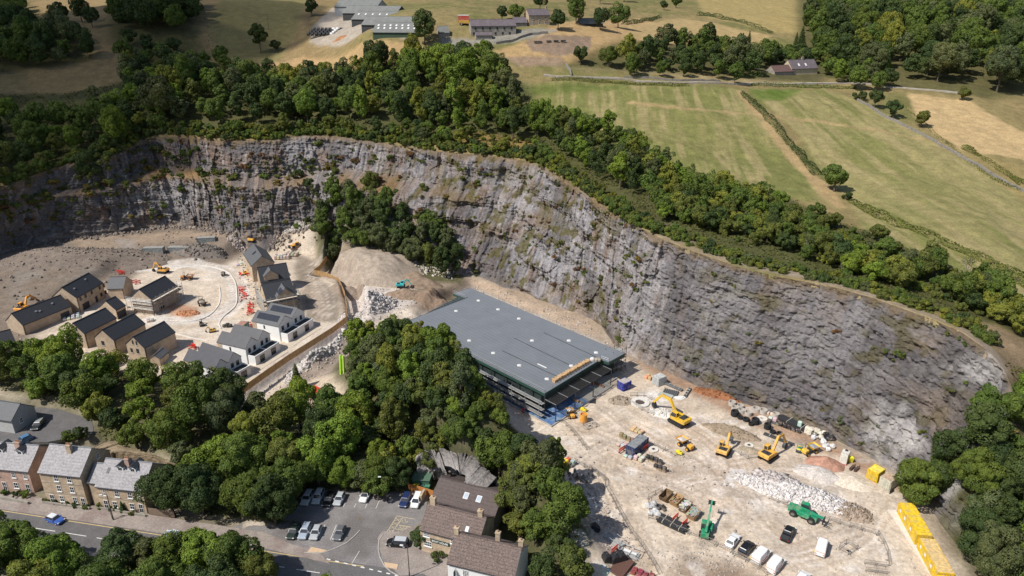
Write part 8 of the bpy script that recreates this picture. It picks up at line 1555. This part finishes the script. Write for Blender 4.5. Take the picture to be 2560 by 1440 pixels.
# ------------------------------------------------------------------ heaps
def heap(label, at, rx_, ry_, h, c, ang=0.0, z=1.0, seed=1, rock=0, rs=(.15, .5), name='gravel_heap', rough=.12, cat='heap', rc=None):
    x0, y0 = UP(*at, z); t = thing(name, label, cat, (x0, y0, z), ang); n = 56; u = np.linspace(-1.15, 1.15, n); A, B_ = np.meshgrid(u, u); r = np.hypot(A, B_) + .12 * fbm(A * 2 + seed, B_ * 2, 0, 3, seed)
    Z_ = h * np.clip(1 - r, 0, 1) ** .85 * (1 + .25 * fbm(A * 3, B_ * 3, seed, 4, seed)) + rough * h * fbm(A * 9, B_ * 9, 0, 3, seed + 2) * (r < 1) - .25 * (r >= .98)
    f1, f2, cv, gx1, gy1 = cells(A * rx_ / .7, B_ * ry_ / .7, seed + 7); Z_ = Z_ + (.25 if rock else 0) * cv * (r < .97)
    ca, sa = math.cos(ang), math.sin(ang); gz_ = terr((x0 + A * rx_ * ca - B_ * ry_ * sa).ravel(), (y0 + A * rx_ * sa + B_ * ry_ * ca).ravel()).reshape(A.shape) - z; Z_ = Z_ + gz_ - .12; P = np.stack([A * rx_, B_ * ry_, Z_], -1).reshape(-1, 3); ii = np.arange((n - 1) ** 2); q0 = (ii // (n - 1)) * n + ii % (n - 1); F = np.stack([q0, q0 + 1, q0 + n + 1, q0 + n], 1); C_ = np.array(c)[None] * (1 + .25 * fbm(P[:, 0] * .8, P[:, 1] * .8, 0, 4, seed + 3))[:, None]
    addobj('mound', npmesh('mound', P, F, HEAPM, {'Col': ('POINT', 'FLOAT_COLOR', np.c_[C_, np.ones(len(C_))])}, not rock), t)
    if rock:
        g = np.random.default_rng(seed); V = []; F_ = []; Cc = []; cube = np.array([(x, y, q_) for q_ in (-1, 1) for x, y in ((-1, -1), (1, -1), (1, 1), (-1, 1))], float); cf = np.array([(3, 2, 1, 0), (4, 5, 6, 7), (0, 1, 5, 4), (1, 2, 6, 5), (2, 3, 7, 6), (3, 0, 4, 7)])
        for k in range(rock):
            a = g.uniform(0, 6.28); rr = g.random() ** .6 * 1.02; px_, py_ = rr * math.cos(a), rr * math.sin(a); i = int((px_ + 1.15) / 2.3 * (n - 1)); j = int((py_ + 1.15) / 2.3 * (n - 1)); zh = Z_[j, i]; s_ = g.uniform(*rs) * (1 if g.random() > .12 else 1.5)
            M_ = np.array(Matrix.Rotation(g.uniform(0, 6), 3, 'Z') @ Matrix.Rotation(g.uniform(-.7, .7), 3, 'X')); q_ = (cube * s_ * g.uniform(.5, 1.1, 3) * (1 + .3 * g.normal(size=(8, 1)))) @ M_.T + [px_ * rx_, py_ * ry_, zh + s_ * .2]; F_.append(cf + 8 * k); V.append(q_); Cc.append(np.repeat(np.array(rc or c)[None] * g.uniform(.75, 1.15), 8, 0))
        o_ = addobj('loose_rocks', npmesh('loose_rocks', np.vstack(V), np.vstack(F_), HEAPM, {'Col': ('POINT', 'FLOAT_COLOR', np.c_[np.clip(np.vstack(Cc), 0, .82), np.ones(8 * rock)])}), t); o_['kind'] = 'stuff'
    return t
HEAPM = landmat('heap_rock', 3.0, 0.5, 0.15, .8)
rzq = head(Z5(480,1050), Z5(1330,1300), 1)
heap('long heap of white limestone rubble across the middle of the quarry floor', Z7(800,285), 13.5, 3.6, 2.0, (.60, .56, .53), rzq, seed=3, rock=2600, rs=(.07, .28), rc=(.66, .62, .6), name='rubble_heap'); heap('coarser darker blocks at the upper left end of the white rubble heap', Z7(600,185), 6.0, 3.6, 1.9, (.48, .43, .4), rzq, seed=8, rock=420, rs=(.18, .48), rc=(.5, .45, .43), name='rubble_heap')
heap('low brown stony heap at the lower right end of the white rubble', Z7(1310,450), 4.4, 3.2, 1.2, (.34, .27, .21), rzq, seed=4, rock=260, rs=(.08, .22), name='rubble_heap'); heap('pinkish red sand heap behind the pale sand', Z5(1215,890), 4.6, 3.6, 2.5, (.42, .235, .17), rzq, seed=5, rough=.03); heap('pale grey sand heap in front of the pink sand', Z5(1140,980), 5.6, 3.2, 2.3, (.52, .47, .43), rzq, seed=6, rough=.03); heap('low spread cream gravel heap left of the yellow container', Z5(1470,1050), 5.5, 3.6, 1.3, (.62, .53, .43), rzq, seed=7, rough=.06)
heap('brown spoil heap behind the orange excavator', Z5(270,560), 7.5, 2.6, 1.8, (.30, .235, .17), rzq, seed=9, rock=160, rs=(.05, .18)); heap('long flattened brown spoil right of the excavator', Z5(460,740), 3.0, 1.6, .8, (.33, .27, .2), rzq, seed=10); heap('grey brown spoil heap beside the white pit', Z4(770,570), 3.6, 2.4, 1.2, (.33, .27, .21), 0, seed=11, rock=120, rs=(.06, .2)); heap('bright white fresh spoil beside the excavator bucket', Z4(1180,690), 3.6, 2.2, .8, (.68, .65, .6), rzq, seed=12, rock=150, rs=(.05, .2)); heap('russet earth bank along the foot of the quarry wall', Z4(1740,510), 7.5, 2.0, 1.5, (.27, .12, .06), rzq, seed=13, rock=120, rs=(.06, .25), name='earth_heap')
heap('great pale gravel stockpile in front of the wooded clump', (930,692), 21, 13, 9.0, (.36, .295, .235), R(-20), z=3.0, seed=14, rough=.02); heap('smaller brown gravel stockpile with cut face on the right', (1040,712), 11, 6, 4.5, (.25, .185, .135), R(-25), z=3.2, seed=15, rough=.05); heap('dark brown gravel cone in front of the great stockpile', (872,722), 7, 6, 3.8, (.28, .22, .175), 0, z=2.6, seed=16, rough=.02); heap('dark spoil bank right of the gravel where the machine digs', (1010,742), 7, 4, 2.4, (.26, .19, .14), R(-10), z=3.4, seed=24, rough=.15)
heap('cut brown earth block left of the flat roofed building', (1090,762), 9, 5.0, 4.2, (.23, .165, .12), R(-20), z=2.0, seed=17, rough=.12, name='earth_heap'); heap('grey spoil heap under the small grey cabin', (500,640), 12, 4.5, 3.6, (.19, .165, .145), R(-5), z=3.6, seed=18, rock=260, rs=(.1, .4)); heap('orange clay heap inside the estate road loop', (470,784), 4.2, 2.4, 1.2, (.42, .20, .11), 0, z=3.0, seed=19, rock=90, rs=(.05, .25)); heap('broken red and white rubble right of the small grey cabin', (600,617), 4.5, 2.6, 2.0, (.42, .36, .32), 0, z=4.4, seed=20, rock=260, rs=(.1, .4), name='rubble_heap'); heap('white broken rock tipped at the foot of the back wall', (745,598), 9, 4.0, 3.4, (.42, .38, .34), 0, z=5.0, seed=21, rock=500, rs=(.15, .5), name='rubble_heap'); heap('scrap and dark rubble heap beside the upright boom', (650,604), 4, 2.2, 2, (.12, .105, .09), 0, z=5.4, seed=22, rock=260, rs=(.1, .4), name='scrap_heap')
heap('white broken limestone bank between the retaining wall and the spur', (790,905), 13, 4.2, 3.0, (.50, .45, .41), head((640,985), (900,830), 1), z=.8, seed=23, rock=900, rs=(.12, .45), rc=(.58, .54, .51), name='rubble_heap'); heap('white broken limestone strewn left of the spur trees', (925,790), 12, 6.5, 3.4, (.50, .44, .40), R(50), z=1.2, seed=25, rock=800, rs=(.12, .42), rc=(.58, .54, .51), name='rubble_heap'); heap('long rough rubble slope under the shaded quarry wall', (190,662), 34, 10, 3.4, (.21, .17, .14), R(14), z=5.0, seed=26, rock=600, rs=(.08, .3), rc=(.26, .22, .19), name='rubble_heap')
# pit by the excavator
t = thing('excavated_pit', 'small dark hollow with white rim in front of the big yellow excavator', 'pit', (*UP(*Z4(960,590), 1), 1)); MB().ringz((0, 0), 2.6, 1.3, -.2, .35, 20).build('rim', mat('white_spoil', (.66, .63, .58), .95, .2, 2), t); MB().cyl((0, 0, -.1), (0, 0, .12), 1.35, n=16).build('hollow', mat('dark_hollow', (.09, .07, .06), 1, .2, 2), t)
# ------------------------------------------------------------------ barriers and mesh fences
BR = thing('crowd_barrier', 'x', 'barrier', (0, 0, -50)); b = MB(); b.tube([(-1.1, 0, .15), (-1.1, 0, 1.15), (1.1, 0, 1.15), (1.1, 0, .15), (-1.1, 0, .3)], .045, 5)
for k in range(1, 8): b.cyl((-1.1 + k * .275, 0, .25), (-1.1 + k * .275, 0, 1.13), .018, n=4)
b.build('frame', mat('barrier_steel', (.30, .27, .24), .7, .2, 3, metal=.2), BR); MB().box(-1.0, -.94, -.35, .35, 0, .05).box(.94, 1.0, -.35, .35, 0, .05).build('foot', STEELD, BR)
def barriers(label, pts, z, group, closed=False):
    P = [V3(*p, z) for p in pts]; P = P + [P[0]] if closed else P
    for a, c in zip(P[:-1], P[1:]):
        L = (c - a).length; n = max(1, round(L / 2.3)); u = (c - a) / n
        for i in range(n): m = a + u * (i + .5); dup(BR, (m.x, m.y, z), math.atan2(u.y, u.x) + rnd.uniform(-.05, .05), label, group, scale=(L / n / 2.3, 1, 1))
barriers('grey steel barrier at the top of the line left of the haul road', [Z6(600,60), Z6(780,200), Z6(785,290), Z6(850,400)], 1, 'barriers left of the haul road'); barriers('grey steel barrier midway along the line left of the haul road', [Z6(850,400), Z6(930,560), Z6(1020,720), Z6(1110,880)], 1, 'barriers left of the haul road'); barriers('grey steel barrier in the lowest stretch left of the haul road', [Z6(1110,880), Z6(1190,970), Z6(1300,1130), Z6(1400,1290), Z6(1470,1420)], 1, 'barriers left of the haul road')
barriers('grey steel barrier in the line below the skips and parked cars', [Z6(1330,690), Z6(1520,740), Z6(1700,840), Z6(1850,900), Z6(2000,950), Z6(2200,1040), Z6(2400,1140), Z6(2600,1240)], 1, 'barriers below the skips'); barriers('grey steel barrier in the line continuing past the chevron vans', [Z7(200,860), Z7(330,920), Z7(440,985), Z7(520,1050)], 1, 'barriers past the vans')
barriers('grey steel barrier in the long line right of the green telehandler', [Z7(530,320), Z7(620,360), Z7(720,390)], 1, 'barriers by the rubble'); barriers('grey steel barrier in the long curving line below the brown heap', [Z7(1010,500), Z7(1200,560), Z7(1400,620), Z7(1560,665), Z7(1610,740), Z7(1650,850), Z7(1665,960)], 1, 'curving barriers by the cabins')
barriers('steel barrier of the square round the lone manhole', [Z7(1195,800), Z7(1260,745), Z7(1370,800), Z7(1290,855)], 1, 'barriers round the manhole', True); barriers('steel barrier in the two short rows at the bottom right', [Z7(1430,940), Z7(1640,970)], 1, 'barriers in short rows'); barriers('steel barrier in the lower short row at the bottom right', [Z7(1440,1010), Z7(1650,1035)], 1, 'barriers in the lower short row')
barriers('grey barrier round the white pit', [Z4(860,520), Z4(1000,520), Z4(1080,560)], 1, 'barriers round the white pit'); barriers('grey barrier round the excavation left of the big excavator', [Z4(860,590), Z4(980,660), Z4(1100,710)], 1, 'barriers by the excavation'); barriers('grey barrier enclosing the spoil beside the orange excavators', [Z5(300,750), Z5(440,830), Z5(540,810)], 1, 'barriers by the orange excavators'); barriers('grey barrier on the left of the entrance past the orange tank', [Z4(180,780), Z4(270,860), Z4(350,960), Z4(430,1060)], 1, 'barriers by the orange tank')
barriers('steel barrier round the little square cover near the orange tank', [Z4(390,815), Z4(490,790), Z4(530,830), Z4(440,855)], 1, 'barriers round the square cover', True); barriers('steel barrier round the round manhole by the blue container', [Z4(1100,1010), Z4(1210,1060), Z4(1320,1120)], 1, 'barriers by the blue container'); barriers('steel barrier round the generator compound', [Z4(200,1150), Z4(330,1190), Z4(480,1270), Z4(610,1370)], 1, 'barriers round the generator compound'); barriers('steel barrier at the upper end of the skips', [Z6(1345,560), Z6(1330,440), Z6(1520,345)], 1, 'barriers at the end of the skips')
for c_ in KIDS['crowd_barrier']: bpy.data.objects.remove(c_[0])
bpy.data.objects.remove(BR)
RB = thing('plastic_barrier', 'x', 'barrier', (0, 0, -50)); b = MB(); b.box(-.9, .9, -.04, .04, .8, 1.05).box(-.9, .9, -.04, .04, .2, .35)
for k in range(7): b.box(-.88 + k * .28, -.80 + k * .28, -.04, .04, .3, .85)
b.build('panel', mat('red_plastic', (.75, .06, .04), .5, .1, 2), RB); MB().box(-.75, -.6, -.3, .3, 0, .12).box(.6, .75, -.3, .3, 0, .12).build('foot', RUBBER, RB)
for i, (x, y) in enumerate([(700,565),(697,590),(728,615),(722,650),(775,690),(780,715),(765,735),(785,760),(770,775),(690,440),(770,445),(280,305),(300,300),(265,300),(290,1060),(275,1070),(300,1070),(755,870),(800,880)]):
    dup(RB, (*UP(*Z5e(x, y), 3), 3.0 if i not in (11, 12, 13) else 4.0), i * 1.3, 'red plastic barrier in the loose heap ' + ('on the rubble side of the road' if 11 <= i <= 13 else 'near the sandy brick houses' if 14 <= i <= 16 else 'behind the white houses' if i > 16 else 'beside the new terrace'), 'red barriers on the estate', scale=1.3)
for i, (x, y) in enumerate([(300,203),(305,206),(335,228),(345,230),(325,229)]): dup(RB, (*UP(x, 480 + y, 3), 3.0), .3 * i, 'red plastic barrier ' + ('beside the spoil bank above the houses' if i < 2 else 'behind the paler sandy brick house'), 'red barriers on the estate', scale=1.3)
for at, lb in ((Z4(1015,1050), 'red barrier leaning on the long blue container'), (Z4(775,1075), 'bright red box at the left foot of the blue container'), (Z6(1800,780), 'orange barriers heaped beside the black pipes'), (Z6(1680,710), 'orange netting between skips and pipes'), (Z6(900,1120), 'orange barrier lying on the black tanks'), (Z5e(1320,235), 'red drum on the track by the timber fence'), ((1312,1028), 'little red trestle left of the slab corner')): dup(RB, (*UP(*at, 1), 1.0), .8, lb, 'red barriers on site', scale=1.2)
for c_ in KIDS['plastic_barrier']: bpy.data.objects.remove(c_[0])
bpy.data.objects.remove(RB)
# block packs on the estate
pallet('white wrapped brick packs stacked in rows right of the first unit', Z5e(1045,290), 5, 3, (.62, .57, .52), z=3.3, ang=R(8), h=1.2, gap=1.25); pallet('second cluster of brick packs behind the wrapped rows', Z5e(1130,260), 4, 3, (.5, .44, .38), z=3.5, ang=R(-8), h=.8, gap=1.4); pallet('white wrapped pallets beside the garage of the sandy brick houses', (178,795), 4, 3, (.66, .65, .63), z=3.0, ang=R(30), h=.8, gap=1.35); pallet('pale block packs behind the scaffolded house', (376,803), 2, 2, (.6, .5, .45), z=3.0, ang=R(25), h=.7); pallet('white bag on pallet by the small garage', (303,787), 1, 1, (.78, .78, .78), z=3.0, h=1.1); pallet('loose pale blocks in front of the terrace scaffold', Z5e(700,350), 3, 2, (.6, .57, .53), z=3.0, ang=R(20), h=.5, gap=1.5)
bagheap('black tarpaulin bags beside the green container', (571,818), 5, (.03, .03, .03), (1.2, .8), z=3.0, seed=31, s=.7)
# black bales of the farm
t = thing('bale_stack', 'stack of black wrapped silage bales with white tyres at the farm', 'bales', GR(812, 88)); g = random.Random(3)
for r_ in range(4):
    for k in range(9): MB().cyl((-11 + k * 2.4 + r_ * .9, r_ * 2.0, .9 + r_ * .9), (-11 + k * 2.4 + 1.6 + r_ * .9, r_ * 2.0, .9 + r_ * .9), 1.0, n=10).build('bale', BLKP if not (k == 6 or (r_ == 3 and k == 5)) else WHITEP, t)
heap('orange brown silage heap in front of the bales', (850, 98), 5, 2.2, 1.4, (.4, .2, .1), 0, z=GR(850, 98)[2], seed=41)
fm = thing('farm_trailer', 'red and yellow farm machinery left of the long stone barn', 'farm machine', GR(1165, 62)); MB().box(-4, 4, -1.3, 1.3, 1.0, 2.6).build('trailer_body', DULL, fm, color=(.6, .35, .05)); MB().box(-4.5, 1.5, 2.5, 5, 1.2, 5.0).build('baler_body', DULL, fm, color=(.45, .07, .05)); MB().box(-4.6, 1.6, 2.4, 5.1, 5.0, 5.4).build('roof', WHITEP, fm); [wheel(fm, x, y, .7, .4) for x in (-2.5, 2.5) for y in (-1.3, 1.3)]
for i, x in enumerate((1345, 1372, 1390, 1408)):
    p = GR(x, 108 - i); t = thing('feed_trough', ['large dark feeding trough on the bare brown patch', 'second feed trough from the left', 'third feed trough from the left', 'right hand feed trough on the bare brown patch'][i], 'trough', p, .1); MB().box(-2.2 if i == 0 else -1.3, 2.2 if i == 0 else 1.3, -.5, .5, .5, 1.2).build('trough', STEELD, t); [MB().cyl((x_, 0, 0), (x_, 0, .6), .08).build('leg', STEELD, t) for x_ in (-1, 1)]
# compound at the bottom beside the trees
for i, (x, y) in enumerate([(800,1210),(905,1215),(990,1190)]):
    t = thing('black_tank', ['left tall black plastic tank in the bottom compound', 'middle tall black plastic tank in the bottom compound', 'right black plastic tank half behind the middle one'][i], 'tank', (*UP(*Z6(x, y + 60), 1), 1), R(20), 'black tanks'); MB().slab([(-.8, 0), (.8, 0), (.8, 1.7), (.35, 2.3), (-.35, 2.3), (-.8, 1.7)], -.8, .8).build('body', BLKP, t); MB().cyl((0, 0, 2.3), (0, 0, 2.45), .25, n=10).build('lid', DFRAME, t)
t = thing('panel_stack', 'stack of brown corrugated sheets at the bottom edge', 'sheets', (*UP(*Z6(990,1340), 1), 1), head(Z6(860,1420), Z6(1010,1240), 1)); MB().box(-2.6, 2.6, -1.5, 1.5, 0, .7).build('stack', courses('brown_sheet', (.16, .085, .065), .45, .3, 'Y', .7, .1, 2), t)
for k in range(9): MB().box(-2.6, 2.6, -1.5 + k * .34, -1.5 + k * .34 + .17, .7, .76).build('rib', MATS['brown_sheet'], t)
pallet('white wrapped packs at the bottom edge left of the brown sheets', Z6(770,1400), 2, 2, (.62, .62, .6), h=.9); pallet('maroon packs at the bottom edge right of the brown sheets', Z6(1260,1425), 4, 2, (.25, .06, .07), h=.5, ang=R(-30)); pallet('scrap packs in shade at the bottom edge', Z6(560,1340), 3, 2, (.14, .14, .15), h=.8); pallet('orange brown boxes beside the black tanks', Z6(690,1250), 2, 1, (.5, .3, .12), h=.7)
bagheap('large black waste sack in the tree shadow', Z6(625,860), 2, (.01, .01, .014), (.4, .4), seed=51, s=1.1, nm='black_sack'); bagheap('scatter of scrap metal by the yellow generator', Z4(330,1300), 22, (.16, .15, .15), (3.6, 1.6), seed=52, s=.26, nm='scrap_heap', cat='scrap'); bagheap('rusty scrap metal left of the grey scrap', Z4(240,1340), 16, (.22, .11, .07), (2.4, 1.6), seed=53, s=.26, nm='scrap_heap', cat='scrap')
for i, (x, y, a) in enumerate([(900,990,-52),(1090,1150,-30)]):
    t = thing('mesh_cage', ['grey mesh cage beside the haul road barriers', 'grey mesh cage with white sheets near the black tanks'][i], 'cage', (*UP(*Z6(x, y), 1), 1), R(a)); MB().tube([(-2, -1, .1), (2, -1, .1), (2, 1, .1), (-2, 1, .1), (-2, -1, .1)], .07, 5).tube([(-2, -1, 1.2), (2, -1, 1.2), (2, 1, 1.2), (-2, 1, 1.2), (-2, -1, 1.2)], .07, 5).build('frame', GALV, t); MB().box(-1.9, 1.9, -.9, .9, 0, .12).build('floor', mat('grey_board', ()), t)
    if i: MB().box(-1.2, .2, -.6, .5, .3, .5).box(.4, 1.5, -.5, .4, .3, .45).build('white_sheet', WHITEP, t)
for at, r_, lb in ((Z4(1095,1055), 1.2, 'round concrete manhole cover right of the long blue container'), (Z5(450,695), 1.1, 'round concrete cover right of the raised arm excavator'), (Z7(1285,825), .5, 'dark square cover inside the barrier square'), (Z4(460,825), .7, 'small square concrete cover near the orange tank')):
    t = thing('manhole_cover', lb, 'manhole', (*UP(*at, 1), 1), .4); MB().cyl((0, 0, -.1), (0, 0, .18), r_, n=20 if r_ > .8 else 4).build('slab', mat('white_concrete', ()), t); MB().box(-.35, .35, -.35, .35, .18, .22).build('lid', STEELD, t)
MB_ = MB().box(-1.1, 1.1, -1.2, 1.2, .0, .08).build('ground_mat', STEELD, None, loc=(*UP(*Z4(478,570), 1), 1.0), rot=(0, 0, R(-10))); tag(MB_, 'flat dark square mat lying near the joists', 'mat')
# street lamps, poles
def lamp(label, at, h, ang, z=0.0):
    t = thing('street_lamp', label, 'street lamp', (*UP(*at, z), z), ang); MB().cyl((0, 0, 0), (0, 0, h), .11, .07, 8).cyl((0, 0, 0), (0, 0, 1.2), .14, n=8).build('pole', mat('lamp_brown', (.10, .075, .06), .6, .1, 2), t); MB().cyl((0, 0, h - .05), (.9, 0, h + .15), .04, n=5).build('arm', STEELD, t); MB().box(.8, 1.5, -.16, .16, h + .08, h + .24, .05).build('lamp_head', mat('lamp_head_white', (.7, .7, .68), .4, .1, 2), t); return t
lamp('tall street lamp in front of the inn', (1024,1443), 7.6, R(170)); lamp('slim street lamp post by the fence at the back of the car park', (967,1253), 6.5, R(180)); lamp('street lamp in front of the dormered house', (284,1301), 6.8, R(190))
t = thing('road_sign', 'post with boxy sign beside the street lamp at the dormered house', 'sign', (*UP(281, 1299, 0), 0)); MB().cyl((0, 0, 0), (0, 0, 3), .05).build('pole', STEELD, t); MB().box(-.3, .3, -.08, .08, 2.2, 3.0).build('sign_plate', DFRAME, t)
t = thing('utility_pole', 'wooden electricity pole with crossarm on the shaded hillside', 'utility pole', GR(672, 74), 0); MB().cyl((0, 0, -.3), (0, 0, 10), .16, .1, 7).build('pole', BARK, t); MB().box(-1.1, 1.1, -.07, .07, 9.3, 9.45).build('crossarm', BARK, t)
# tidy: prototype cars never stood in the scene
for k in list(CP):
    t = CP[k]
    for ch, gs in KIDS.get(t.name, []):
        for g_ in gs: bpy.data.objects.remove(g_)
        bpy.data.objects.remove(ch)
    bpy.data.objects.remove(t)
